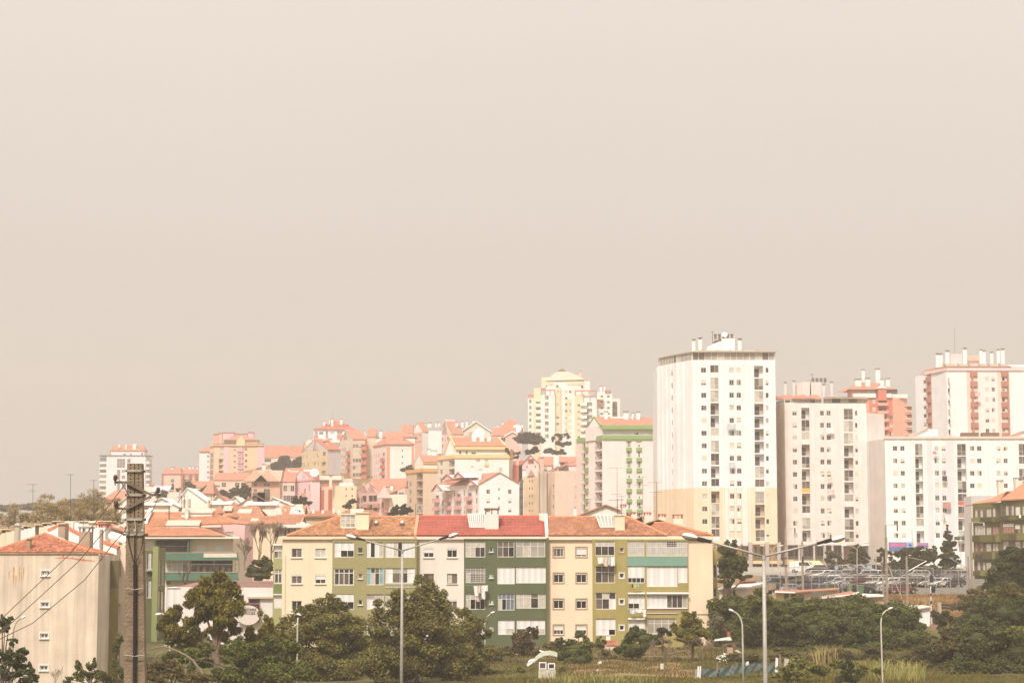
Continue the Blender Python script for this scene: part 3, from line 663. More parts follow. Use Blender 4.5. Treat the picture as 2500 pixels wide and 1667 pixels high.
 mb=MB();slab(mb,[e0,e1,(rx,YB+6,zr),(xb+.15,YB+6,zr)],.12);slab(mb,[e1,(ex_+.5,YB+12.3,ze+.06),(rx,YB+6,zr)],.12);slab(mb,[(ex_+.5,YB+12.3,ze+.06),(xb,YB+12.3,ze+.06),(xb+.15,YB+6,zr),(rx,YB+6,zr)],.12)
 rf=b.pt('roof',mb,mat('roof_deck',col(190,120,85,213),.9));tiles(rf,e0,e1,(rx,YB+6,zr),(xb+.15,YB+6,zr),(.40,.185,.105),.3,.38,.05,.25)
 mb=MB();mb.tb([(xb+.1,YB+6,zr+.05),(rx,YB+6,zr+.05)],.13,6);mb.tb([(rx,YB+6,zr+.05),e1],.13,6);mb.obj('ridge_cap',mat('ridge_tile',col(214,150,105,213),.9),rf)
 zq=at(*q('K7',1270,205),YB+6).z;qa,qb=at(*q('K7',1205,205),YB+6).x,at(*q('K7',1345,205),YB+6).x
 e2=(at(*q('K7',1060,328),YB+.3).x,YB+.3,ze+.05);e3=(xr+.1,YB-.28,ze+.05)
 mb=MB();slab(mb,[e2,e3,(qb,YB+6,zq),(qa,YB+6,zq)],.1);slab(mb,[e3,(xr+.1,YB+12.3,ze),(qb,YB+6,zq)],.1)
 rf2=b.pt('roof',mb,mat('roof_deck',col(190,120,85,213),.9));tiles(rf2,e2,e3,(qb,YB+6,zq),(qa,YB+6,zq),(.42,.185,.105),.3,.38,.05,.2)
 mb=MB();mb.tb([(qa,YB+6,zq+.05),(qb,YB+6,zq+.05),e3],.13,6);mb.obj('ridge_cap',mat('ridge_tile',col(214,150,105,213),.9),rf2)
 mb=MB();mb.box(xb+.15,YB-.3,ze-.4,xr+.1,YB-.02,ze-.03);b.pt('eave',mb,wm_(247,228,196,213))
 leanto('K7',((588,122),(788,122)),((632,246),(790,246)),5,YB+4.0,YB+1.7,wm_(235,215,180,213))
 ch_(b,'K7',792,122,893,292,YB+1.2,1.9,wm_(238,222,185,213),cap=False)
 mb=MB();a,c=at(*q('K7',786,124),YB+1.1),at(*q('K7',900,112),YB+1.1);mb.box(a.x,YB+1.1,a.z,c.x,YB+3.2,c.z);b.pt('chimney_cap',mb,wm_(235,218,182,213))
 antenna(b,'K7',815,-60,115,YB+2,((.2,1.6),));antenna(b,'K7',862,20,115,YB+2,((.1,1.2),(.8,.8)))
fb_()
# high white blocks on the right
def P2(K,x,Y,yref=1250):p=at(q(K,x,0)[0],yref,Y);return(p.x,Y)
def zat(K,x,y,Y):return at(*q(K,x,y),Y).z
WCODES=['dd','dd','md','dm','cd','dc','mm','cc','gm']
def wrow(b,f,K,x0,x1,ys,h,dx=.0,lod=1,f_0=ALU,codes=WCODES,one=False,pshut=.45,shutm=SHUTC,rec=.14):
 """a column of windows; ys are crop rows of the window tops"""
 for i,y in en(ys):
  r=f.rc(K,x0+dx*i,y,x1+dx*i,y+h);rr=b.rnd.random();c=b.rnd.choice(codes)
  if one:c=c[0]
  s=0
  if rr<pshut*.38:s=1.0
  elif rr<pshut*.72:s=.62
  elif rr<pshut:s=.3
  if lod==1 and s==1.0:
   wi_(b,f,r,'c',.97,lod=1,f_0=f_0,rec=rec,shutm=shutm)
  else:wi_(b,f,r,c,s,lod=lod,f_0=f_0,rec=rec,shutm=shutm)
def close_box(fs,D,zb,zt,top=True):
 """side, back and top walls behind a chain of front faces (list of xy points), pushed back by D"""
 def ex(mb):
  L,R=fs[0],fs[-1];Lb,Rb=(L[0]+.0,L[1]+D),(R[0],R[1]+D)
  mb.pl((Lb[0],Lb[1],zb),(L[0],L[1],zb),(L[0],L[1],zt),(Lb[0],Lb[1],zt));mb.pl((R[0],R[1],zb),(Rb[0],Rb[1],zb),(Rb[0],Rb[1],zt),(R[0],R[1],zt))
  mb.pl((Rb[0],Rb[1],zb),(Lb[0],Lb[1],zb),(Lb[0],Lb[1],zt),(Rb[0],Rb[1],zt))
  if top:mb.pl(*([(p[0],p[1],zt)for p in fs]+[(Rb[0],Rb[1],zt),(Lb[0],Lb[1],zt)]))
 return ex
def glass_storey(b,pts,z0,z1,f_0=ALU,pane='g',step=1.35,dep=.06):
 """a glazed roof storey along a chain of points"""
 for A,B in zip(pts[:-1],pts[1:]):
  f=Face(A,B,z0,z1);n=max(2,int(f.W/step));n=min(n,40)
  o=b.put(frame_mesh(f.W,f.H,[f.W*i/n for i in rg(1,n)],[],.14,f_0),'glazing',f,0,-.03,0)
  for i in rg(n):
   c=b.rnd.choice(pane);p=sub(ca_(('gs',round(f.W/n,2),round(f.H,2),c),lambda:box_mesh('pane',f.W/n-.04,.02,f.H-.1,GL[c])),'pane',o);p.location=(f.W*i/n+.02,.02,.05)
def rp_(b,polys,m,t=.2,parent=None,name='roof'):
 mb=MB()
 for p in polys:slab(mb,p,t)
 return b.pt(name,mb,m,parent)
def ribs(b,f,K,xs,gaps,m,w_=.16,d=.09,name='wall_ribs'):
 """upright ribs, gaps = list of (y0,y1) crop rows with plain wall between the windows"""
 mb=MB();mb.M=f.M
 for x in xs:
  for y0,y1 in gaps:
   r=f.rc(K,x,y0,x+1,y1);mb.box(r[0]-w_/2,-d,r[1],r[0]+w_/2,-.002,r[3])
 mb.M=None;b.pt(name,mb,m,kind='stuff')
OR=lambda Y:mat('orange_roof',tuple(c*.78 for c in col(212,150,122,Y*.6)),.85,.14,.5,tone=False)
def cyl_stack(b,K,lst,Y,m,cyl=True):
 for x0,y0,x1,y1 in lst:ch_(b,K,x0,y0,x1,y1,Y,None,m,cyl=cyl)
def tall_tower():
 Y=450;A=P2('T1',95,Y+15);M1=P2('T1',330,Y+6);C=P2('T1',525,Y);R=P2('T1',1556,Y)
 zb=8.0;zt=zat('T1',800,405,Y);zs=zat('T2',700,540,Y);z0=zat('T2',1300,1215,Y)
 b=Bld('tower_block','tallest white tower with yellow painted lower floors and glazed roof storey','tower block',None,(C[0],Y,8.0))
 wm=mat('tower_paint',col(250,243,233,Y),.85,.05,.25,.12,.15,zsplit=zs,rgb2=tuple(c*.97 for c in col(247,220,184,Y)))
 fl=b.face(A,M1,z0,zt);fm=b.face(M1,C,z0,zt);f=b.face(C,R,z0,zt)
 ys=[493+155.6*i for i in rg(14)]
 for x0,x1,dx,one in((613,678,1.4,0),(962,1018,1.0,0),(1050,1107,1.0,0),(1411,1449,.7,1)):wrow(b,f,'T1',x0,x1,ys,62,dx,one=one)
 cl='pkkolpkglpokgp';cr='lgkolollkpkolg'
 for i in rg(14):
  y=462+155.6*i
  lo_(b,f,f.rc('T1',728+1.2*i,y,832+1.2*i,y+143),cl[i]);lo_(b,f,f.rc('T1',1270+1.3*i,y+8,1387+1.3*i,y+150),cr[i])
 wrow(b,fl,'T1',248,262,[530+152*i for i in rg(14)],66,.5,one=True,lod=2);wrow(b,fl,'T1',303,321,[515+154*i for i in rg(14)],66,.6,one=True,lod=2)
 ex0=close_box([A,M1,C,R],18,z0,zt)
 def ex(mb):ex0(mb);mb.pl(*[(p[0],p[1],z0)for p in(A,M1,C,R)],(R[0],R[1]+18,z0),(A[0],A[1]+18,z0))
 b.fi(wm,back=mat('balcony_back',col(205,185,160,Y),.9),e_0=ex)
 gaps=[(560+155.6*i,640+155.6*i)for i in rg(13)]+[(2595,2690)]
 rm=mat('rib_paint',col(252,244,232,Y),.8)
 ribs(b,f,'T1',[968+12.5*i for i in rg(5)]+[1062+12.5*i for i in rg(4)],gaps,rm);ribs(b,f,'T1',[912,925,938]+[1123+13*i for i in rg(5)],[(440,2690)],rm)
 ribs(b,f,'T1',[700,890,1035,1210,1395],[(420,2690)],rm,.12,.2,'wall_fin')
 for fq,us in((fl,(.0,.2,.42,.66,.97)),(fm,(.0,.35))):
  for u in us:mb=MB();mb.M=fq.M;mb.box(fq.W*u+.02,-.35,.02,fq.W*u+.75,-.003,fq.H-.3);mb.M=None;b.pt('pilaster',mb,wm)
  # glazed roof storey with sloping tin roof
 zg=zat('T1',800,300,Y);pts=[(p[0],p[1]+.3)for p in(A,M1,C,R)]
 glass_storey(b,pts,zt+.02,zg,pane='gggmc')
 rt=zat('T1',800,268,Y+6);G=mat('grey_tin_roof',col(180,165,140,Y),.7)
 A_,M_,C_,R_=[(p[0],p[1]-.5)for p in(A,M1,C,R)]
 inn=[(A[0]+7,Y+15,rt),(C[0]+2,Y+7,rt),(R[0]-5,Y+7,rt)]
 rp_(b,[[(A_[0],A_[1],zg+.1),(M_[0],M_[1],zg+.1),inn[1],inn[0]],[(M_[0],M_[1],zg+.1),(C_[0],C_[1],zg+.1),inn[1]],[(C_[0],C_[1],zg+.1),(R_[0]+.3,R_[1],zg+.1),inn[2],inn[1]],[(R_[0]+.3,R_[1],zg+.1),(R_[0],Y+18,zg),(R_[0]-5,Y+16,rt),inn[2]],[inn[0],inn[1],inn[2],(R_[0]-5,Y+16,rt),(A[0]+7,Y+17,rt)]],G)
 for x in(640,830,990,1140,1320):
  a=at(*q('T1',x-60,292),Y+2);c=at(*q('T1',x+15,270),Y+2);mb=MB();mb.pr([(a.x,Y+2,a.z),(c.x,Y+2,a.z+.1),(c.x-.5,Y+2,c.z)],(0,5,0));b.pt('roof_vent',mb,G)
 cyl_stack(b,'T1',((500,165,548,275),(577,148,634,268),(1066,160,1122,285)),Y+6,wm)
 a=at(*q('T1',872,300),Y+5);c=at(*q('T1',1030,132),Y+5);mb=MB();mb.box(a.x,Y+5,a.z-1,c.x,Y+11,c.z);hh=b.pt('lift_house',mb,wm)
 mb=MB()
 for k in rg(5):x=c.x-4.6+k*.95;mb.box(x,Y+5.5,c.z+.002,x+.5,Y+6.2,c.z+.9);mb.box(x-.1,Y+5.4,c.z+.9,x+.6,Y+6.3,c.z+1.05)
 mb.obj('vent_caps',DALU,hh)
 a=at(*q('T1',690,300),Y+6);e=at(*q('T1',872,150),Y+6);g=at(*q('T1',715,225),Y+6);mb=MB();mb.pr([(a.x,Y+6,a.z-.5),(e.x,Y+6,a.z-.5),(e.x,Y+6,e.z),(g.x,Y+6,g.z),(a.x,Y+6,g.z-.2)],(0,4,0));b.pt('stair_house',mb,wm)
 h1=at(*q('T1',780,160),Y+5.8);h2=at(*q('T1',868,135),Y+5.8);mb=MB();mb.pr([(h1.x,Y+5.8,h1.z-.2),(h2.x,Y+5.8,h2.z-.2),(h2.x,Y+5.8,h2.z),(h1.x,Y+5.8,h1.z)],(0,4.4,0));b.pt('roof',mb,OR(Y))
 antenna(b,'T1',757,45,165,Y+7,((.1,.8),),.05)
 d=at(*q('T1',905,85),Y+5);dish(b,d,.68)
 # open ground floor: grey piers, shop fronts, yellow band
 gm=mat('grey_pier',col(190,180,168,Y),.85,.06)
 for x in(1190,1390,1530):
  a=at(*q('T2',x-20,1540),Y-.6);c=at(*q('T2',x+18,1190),Y-.6);mb=MB();mb.box(a.x,Y-.7,8,c.x,Y+.5,c.z);b.pt('pier',mb,gm)
 fg=Face((M1[0],Y+3.5),(R[0],Y+3.5),8.0,z0);b.faces=[fg]
 for x0,x1 in((1080,1165),(1230,1340),(1400,1520)):wi_(b,fg,fg.rc('T2',x0,1235,x1,1400),'mgm/ggg',lod=1,rows=(.75,.25))
 b.fi(wm_(235,200,150,Y))
 mb=MB();a=at(*q('T2',1100,1448),Y-.3);c=at(*q('T2',1570,1412),Y-.3);mb.box(a.x,Y-.25,a.z,c.x,Y+3.4,c.z);b.pt('canopy',mb,wm_(244,212,160,Y))
tall_tower()
def grey_block():
 Y=460;A=P2('T3',120,Y+7);C=P2('T3',245,Y);R=P2('T3',1505,Y);R2=P2('T4',1390,Y+4)
 zb=8.3;zt=zat('T3',700,655,Y);z0=zat('T4',300,1225,Y)
 b=Bld('apartment_block','greyish white ribbed slab block right of the tallest tower, orange roof vents','apartment block',None,(C[0],Y,8.3))
 fl=b.face(A,C,zb,zt,wm_(228,205,172,Y));f=b.face(C,R,z0,zt);fr=b.face(R,R2,zb,zt-2.2,wm_(222,212,196,Y,.12))  # left side's shade is put into its darker beige plaster
 ys=[768+187.5*i for i in rg(11)]
 for x0,x1,dx,one in((341,410,1.5,0),(765,826,1.6,0),(864,930,1.6,0),(1300,1345,1.4,1)):wrow(b,f,'T3',x0,x1,ys,74,dx,one=one,f_0=ALU)
 cl,cr='lgpoglpopkl','gkwloglplgg'
 for i in rg(11):
  y=722+187.5*i;lo_(b,f,f.rc('T3',479+1.6*i,y,604+1.6*i,y+172),cl[i],pm=wm_(240,190,95,Y)if i in(3,6)else None);lo_(b,f,f.rc('T3',1128+1.8*i,y+15,1268+1.8*i,y+182),cr[i].replace('w','k'))
 wrow(b,fl,'T3',126,136,[770+187*i for i in rg(11)],66,.4,one=True,lod=2)
 ex0=close_box([A,C,R,R2],14,zb,zt-2.2,False)
 def ex(mb):
  ex0(mb);mb.pl((C[0],Y,z0),(R[0],Y,z0),(R[0],Y+3,z0),(C[0],Y+3,z0));mb.pl((A[0],A[1],zt),(C[0],Y,zt),(R[0],Y,zt),(R[0],Y+18,zt),(A[0],Y+20,zt));mb.pl((R[0],Y,zt-2.3),(R[0],Y+14,zt-2.3),(R[0],Y+14,zt),(R[0],Y,zt));mb.pl((R[0],R[1],zt-2.2),(R2[0],R2[1],zt-2.2),(R2[0],R2[1]+14,zt-2.2),(R[0],R[1]+14,zt-2.2));mb.pl((A[0],A[1]+14,zt-2.3),(A[0],A[1],zt-2.3),(A[0],A[1],zt),(A[0],A[1]+14,zt))
 b.fi(wm_(238,228,212,Y,.14,.08),back=mat('balcony_back',col(205,185,160,450),.9),e_0=ex)
 rm=mat('rib_paint',col(240,231,216,Y),.8)
 gaps=[(850+187.5*i,948+187.5*i)for i in rg(10)]
 ribs(b,f,'T3',[772+15*i for i in rg(4)]+[872+15*i for i in rg(4)],gaps,rm);ribs(b,f,'T3',[705+14*i for i in rg(4)]+[946+15*i for i in rg(7)],[(670,2750)],rm);ribs(b,f,'T3',[455,620,690,845,1060,1285,1352],[(660,2750)],rm,.14,.22,'wall_fin')
 zg=zat('T3',500,590,Y);glass_storey(b,[(A[0],A[1]+.3),(C[0],Y+.3),P2('T3',820,Y+.3)],zt+.02,zg,pane='mmgg');glass_storey(b,[P2('T3',850,Y+.3),(R[0]-.1,Y+.3)],zt+.02,zg+.5,pane='mmdg',step=1.8,f_0=DALU)
 e=zat('T3',400,578,Y)
 for x0,x1 in((120,410),(400,625),(620,818)):
  a,c=P2('T3',x0,Y-.5),P2('T3',x1,Y-.5);t0,t1=zat('T3',x0,535,Y+3),zat('T3',x1-20,514,Y+3)
  rp_(b,[[(a[0],a[1]+(4 if x0==120 else 0),e),(c[0],c[1],e),(c[0]-.4,Y+4,t1),(a[0],Y+6,t0)],[(c[0],c[1],e),(c[0]+.3,Y+4,e+.6),(c[0]-.4,Y+4,t1)],[(a[0],Y+6,t0),(c[0]-.4,Y+4,t1),(c[0]-.4,Y+16,t1),(a[0],Y+16,t0)]],OR(Y))
 a,c=P2('T3',838,Y-.4),P2('T3',1506,Y-.4);e2=zat('T3',1100,572,Y);m_=zat('T3',1000,527,Y+5)
 rp_(b,[[(a[0],a[1],e2),(c[0],c[1],e2),(c[0]-5,Y+6,m_-.4),(a[0]+3,Y+6,m_)],[(a[0]+3,Y+6,m_),(c[0]-5,Y+6,m_-.4),(c[0]-5,Y+15,m_),(a[0]+3,Y+15,m_)]],mat('grey_tin_roof',col(196,172,146,Y),.7,.2))
 gm=wm_(232,222,206,Y,.15)
 cyl_stack(b,'T3',((212,355,258,530),(342,332,390,525),(920,348,968,530),(800,385,850,540)),Y+7,gm)
 for x0,y0,x1,y1 in((392,345,482,530),(487,330,608,530),(632,330,790,535)):
  a=at(*q('T3',x0,y1),Y+8);c=at(*q('T3',x1,y0),Y+8);mb=MB();mb.box(a.x,Y+8,a.z-1.5,c.x,Y+12,c.z);o=b.pt('lift_house',mb,gm)
  if x0==632:
   mb=MB()
   for k in rg(4):x=a.x+.3+k*.95;mb.box(x,Y+8.4,c.z+.002,x+.55,Y+9.2,c.z+1.0)
   mb.obj('vent_caps',DALU,o)
 antenna(b,'T3',645,200,335,Y+9,((.2,1.0),(1.6,1.6)),.05)
 # ground floor
 fg=Face((C[0],Y+2.5),(R2[0],Y+2.5+1),zb,z0);b.faces=[fg]
 for x0,x1 in((215,340),(390,520),(560,640),(680,740),(760,860)):wi_(b,fg,fg.rc('T4',x0,1232,x1,1395),'mm/gg',lod=1,rows=(.78,.22))
 b.fi(wm_(190,170,145,Y))
 for x in(205,350,380,530,660,750,870):
  a=at(*q('T4',x-8,1560),Y-.1);c=at(*q('T4',x+8,1226),Y-.1);mb=MB();mb.box(a.x,Y-.1,zb-.3,c.x,Y+.6,c.z);b.pt('pier',mb,mat('grey_pier',col(200,190,178,Y),.85,.06))
 mb=MB();a=at(*q('T4',235,1440),Y-2);c=at(*q('T4',600,1410),Y-2);mb.pr([(a.x,Y-.2,c.z),(a.x+.6,Y-3.4,a.z-.4),(a.x+.6,Y-3.4,a.z-.8),(a.x,Y-.2,c.z-.3)],(c.x-a.x,0,0));b.pt('awning',mb,mat('awning_cloth',col(246,212,160,Y),.9))
 a=at(*q('T4',218,1560),Y-1.5);mb=MB();mb.box(a.x-.6,Y-1.5,zb-.3,a.x+1.2,Y-.2,c.z+.2);b.pt('shop_pier',mb,wm_(244,208,150,Y))
grey_block()
def low_white():
 Y=448;A=P2('T6',22,Y+9);C=P2('T6',213,Y);R=P2('T6',2000,Y)
 zb=8.3;zt=zat('T6',900,152,Y)
 b=Bld('apartment_block','long white eight storey block with blue shop signs at its foot','apartment block',None,(C[0],Y,8.3))
 fl=b.face(A,C,zb,zt,wm_(226,215,198,Y,.12));f=b.face(C,R,zb,zt)
 ys=[238+148.6*i for i in rg(8)]
 for x0,x1,dx in((292,346,2),(382,434,2.6),(788,842,2.6),(874,926,2.8),(1212,1268,1.5),(1299,1354,1.5),(1530,1582,.5),(1618,1668,.5)):wrow(b,f,'T6',x0,x1,ys,58,dx)
 for x0,x1,cs in((559,650,'glllogpl'),(1061,1167,'gllgprlk'),(1798,1890,'gpgppplg')):
  for i in rg(8):
   r=f.rc('T6',x0+2.6*i,212+148.6*i,x1+2.8*i,352+148.6*i)
   lo_(b,f,r,'p' if cs[i]=='r' else cs[i],pm=wm_(214,110,104,Y)if(i==4 and x0==1061)else(wm_(178,150,128,Y)if i==5 else None))
 ex0=close_box([A,C,R],14,zb,zt)
 b.fi(wm_(247,239,226,Y,.08),back=mat('balcony_back',col(215,195,168,450),.9),e_0=ex0)
 rm=mat('rib_paint',col(226,221,214,Y),.8);gaps=[(303+148.6*i,380+148.6*i)for i in rg(7)]
 ribs(b,f,'T6',[797+13*i for i in rg(4)]+[884+13*i for i in rg(4)],gaps,rm);ribs(b,f,'T6',[715+13.5*i for i in rg(5)]+[945+13.5*i for i in rg(7)],[(170,1440)],rm)
 ribs(b,f,'T6',[362,510,545,680,860,1045,1182,1285,1440,1595,1780],[(160,1440)],mat('rib_paint',col(244,234,220,Y),.8),.14,.25,'wall_fin')
 mb=MB();c0=zt;mb.box(C[0]-.2,Y-.3,c0+.003,R[0],Y+.2,c0+.55);b.pt('parapet',mb,wm_(225,210,188,Y,.15))
 # roof houses behind the parapet
 for pts,h in(((480,152,700,25),6),((1690,150,1862,55),6)):
  x0,y0,x1,y1=pts;a=at(*q('T6',x0,y0),Y+8);c=at(*q('T6',x1,y1),Y+8);w_=c.x-a.x
  mb=MB();mb.pr([(a.x+w_*.2,Y+7,a.z),(c.x+w_*.55,Y+7,a.z),(c.x+w_*.55,Y+7,c.z-.4),(c.x,Y+7,c.z-.2),(a.x+w_*.2,Y+7,a.z+.7)],(0,6,0));rh=b.pt('stair_house',mb,wm_(240,230,214,Y))
  mb=MB();slab(mb,[(a.x,Y+6.6,a.z+.5),(a.x,Y+13.4,a.z+.5),(c.x,Y+13.4,c.z),(c.x,Y+6.6,c.z)],.2);b.pt('roof',mb,mat('grey_tin_roof',col(196,176,150,Y),.7,.2)if x0==480 else OR(Y))
 for x in(1165,1410):a=at(*q('T6',x,150),Y+3);mb=MB();mb.box(a.x-.8,Y+3,zt,a.x+3,Y+5,zt+1.6);b.pt('roof_vent',mb,mat('brown_vent',col(135,112,92,Y),.8))
 # signs
 def sign(x0,y0,x1,y1,label,letters):
  r=f.rc('T6',x0,y0,x1,y1);p=f.M@V3((r[0],0,r[1]));W,H=r[2]-r[0],r[3]-r[1]
  t=th_('shop_sign',label,'shop sign',(p.x,Y-.32,p.z),'blue signs with pink lettering on the long white block')
  mb=MB();mb.box(p.x,Y-.32,p.z,p.x+W,Y-.1,p.z+H);mb.obj('board',mat('blue_board',(.1,.17,.38),.5,.08),t)
  mb=MB();lw=letters[1];x=p.x+W*.06;pitch=(W*lw)/letters[0]
  for k in rg(letters[0]):
   z0_,z1_=p.z+H*.48,p.z+H*.85;s=pitch*.2
   mb.box(x,Y-.37,z0_,x+s,Y-.322,z1_);mb.box(x+pitch*.55,Y-.37,z0_,x+pitch*.55+s,Y-.322,z1_)
   zz=[z0_,(z0_+z1_)/2-s/2,z1_-s][k%3];mb.box(x+s,Y-.36,zz,x+pitch*.55,Y-.322,zz+s);x+=pitch
  mb.obj('lettering',mat('pink_letters',col(235,120,160,Y),.5),t)
  mb=MB();mb.box(p.x+W*.04,Y-.328,p.z+H*.44,p.x+W*(lw+.07),Y-.3205,p.z+H*.9);mb.obj('letter_band',mat('pale_pink',(.4,.2,.36),.5),t)
  if lw<.7:
   mb=MB();mb.box(p.x+W*.72,Y-.33,p.z+H*.3,p.x+W*.985,Y-.321,p.z+H*.95);o=mb.obj('picture_panel',mat('pale_blue',col(165,185,215,Y),.5,.2,2),t)
   mb=MB();cx,cz=p.x+W*.86,p.z+H*.55
   for k in rg(5):an=math.pi*(.15+.175*k);mb.tb([(cx,Y-.34,cz),(cx+.5*math.cos(an),Y-.34,cz+.55*math.sin(an))],.07,5)
   mb.obj('flower_motif',mat('navy_motif',col(80,90,150,Y),.5),t)
   mb=MB();mb.pr([(p.x+W*.72,Y-.345,p.z+H*.12),(p.x+W*.85,Y-.345,p.z+H*.12),(p.x+W*.78,Y-.345,p.z+H*.42)],(0,.012,0));mb.obj('red_corner_motif',mat('coral',col(230,120,110,Y),.5),t)
 sign(242,1388,535,1487,'larger blue shop sign with pink lettering and pale picture panel on white block',(9,.6));sign(582,1395,712,1450,'smaller blue shop sign with pink lettering below the balcony stack on white block',(7,.85))
low_white()
def pink_tower():
 Y=540;zb=13;pts=[P2('T5',332,Y+17),P2('T5',490,Y+11),P2('T5',545,Y+9),P2('T5',640,Y+5),P2('T5',750,Y),P2('T5',1016,Y),P2('T5',1158,Y),P2('T5',1424,Y),P2('T5',1562,Y),P2('T5',1900,Y)]
 zt=zat('T5',900,568,Y)
 b=Bld('tower_block','white and brown round chimneyed tower at the right edge with pink roof fascia','tower block',None,(pts[4][0],Y,zb))
 pk=wm_(248,232,218,Y);wh=wm_(250,242,230,Y);br=wm_(200,155,132,Y)
 f=[b.face(pts[i],pts[i+1],zb,zt,[wh,br,wh,wh,wh,wm_(238,212,190,Y),pk,wm_(240,214,192,Y),wh][i])for i in rg(9)]
 ys=[652+136*i for i in rg(7)]
 wrow(b,f[5],'T5',1083,1133,ys,55,2);wrow(b,f[6],'T5',1215,1265,ys,54,2);wrow(b,f[6],'T5',1300,1345,ys,54,2);wrow(b,f[7],'T5',1437,1478,ys,50,1,one=True)
 wrow(b,f[0],'T5',400,440,[690+112*i for i in rg(6)],48,1,one=True,lod=2);wrow(b,f[3],'T5',718,740,[660+136*i for i in rg(6)],55,2,one=True,lod=2);wrow(b,f[2],'T5',620,636,[680+130*i for i in rg(6)],60,2,one=True,lod=2)
 b.fi(wh,e_0=close_box(pts,14,zb,zt))
 bm=mat('brown_slats',col(196,142,122,Y),.8,.15,2,lines=-3)
 for fi,x0,x1 in((5,1018,1152),(7,1426,1556)):
  for i in rg(7):mb=MB();mb.M=f[fi].M;r=f[fi].rc('T5',x0+2*i,572+136*i,x1+2*i,640+136*i);mb.box(max(.05,r[0]),-.5,r[1],min(f[fi].W-.05,r[2]),-.02,r[3]);mb.M=None;b.pt('balcony_front',mb,bm)
  mb=MB();mb.M=f[fi].M;x=1042 if fi==5 else 1512;r=f[fi].rc('T5',x,575,x+20,1460);mb.box(r[0],-.55,r[1],r[2],-.022,r[3]);mb.M=None;b.pt('brown_strip',mb,bm)
 for i in rg(6):mb=MB();mb.M=f[1].M;mb.box(.1,-.6,f[1].H-2.2-2.85*i,f[1].W-.1,-.02,f[1].H-.8-2.85*i);mb.M=None;b.pt('balcony_front',mb,bm)
 z1=zat('T5',900,512,Y);z2=zat('T5',900,478,Y+4)
 mb=MB();c=P2('T5',752,Y-.3);e=P2('T5',1900,Y-.3);l=P2('T5',455,Y+12)
 mb.pr([(c[0],c[1],zt+.01),(e[0],e[1],zt+.01),(e[0],e[1],z1),(c[0],c[1],z1)],(0,4,0));mb.pr([(l[0],l[1],zt+.01),(c[0]-.05,c[1],zt+.01),(c[0]-.05,c[1],z1),(l[0],l[1],z1)],(0,5,0));b.pt('fascia',mb,wm_(246,214,202,Y))
 k=0
 for x0,x1 in((750,935),(935,1080),(1080,1210),(1210,1340),(1340,1485),(1485,1615)):
  a,d=P2('T5',x0,Y-.5),P2('T5',x1,Y-.5);rp_(b,[[(a[0],a[1],z1+.05),(d[0]-.1,d[1],z1+.05),(d[0]-.6,Y+4.5,z2),(a[0]+.2,Y+4.5,z2+.3)]],mat('grey_tile_roof',col(186,162,138,Y),.85,.15))
 rp_(b,[[(l[0],l[1],z1),(c[0]-.1,c[1],z1),(c[0]+2,Y+5,z2),(l[0]+3,Y+16,z2)]],OR(Y))
 mb=MB();mb.box(l[0]+3,Y+4.6,zt+.02,e[0],Y+13,z2-.2);b.pt('roof_core',mb,wh)
 cyl_stack(b,'T5',((565,362,618,500),(612,362,660,500),(692,325,748,490),(925,292,978,490),(1145,305,1183,480),(1186,320,1226,475),(1286,338,1326,480),(1372,306,1412,492),(1426,300,1476,497)),Y+5,wh)
 for x0,y0,x1,y1,m_ in((762,345,912,480,wm_(246,205,192,Y)),(985,432,1138,480,wm_(246,205,192,Y))):
  a=at(*q('T5',x0,y1),Y+8);d=at(*q('T5',x1,y0),Y+8);mb=MB();mb.box(a.x,Y+8,a.z-1,d.x,Y+12,d.z);b.pt('lift_house',mb,m_)
 a=at(*q('T5',980,434),Y+7.5);d=at(*q('T5',1142,362),Y+9.5);rp_(b,[[(a.x,Y+7.5,a.z),(d.x,Y+7.5,a.z),(d.x,Y+10,d.z),(a.x,Y+10,d.z)]],mat('grey_tile_roof',col(186,162,138,Y),.85,.15))
 antenna(b,'T5',815,0,345,Y+9,(),.035)
pink_tower()
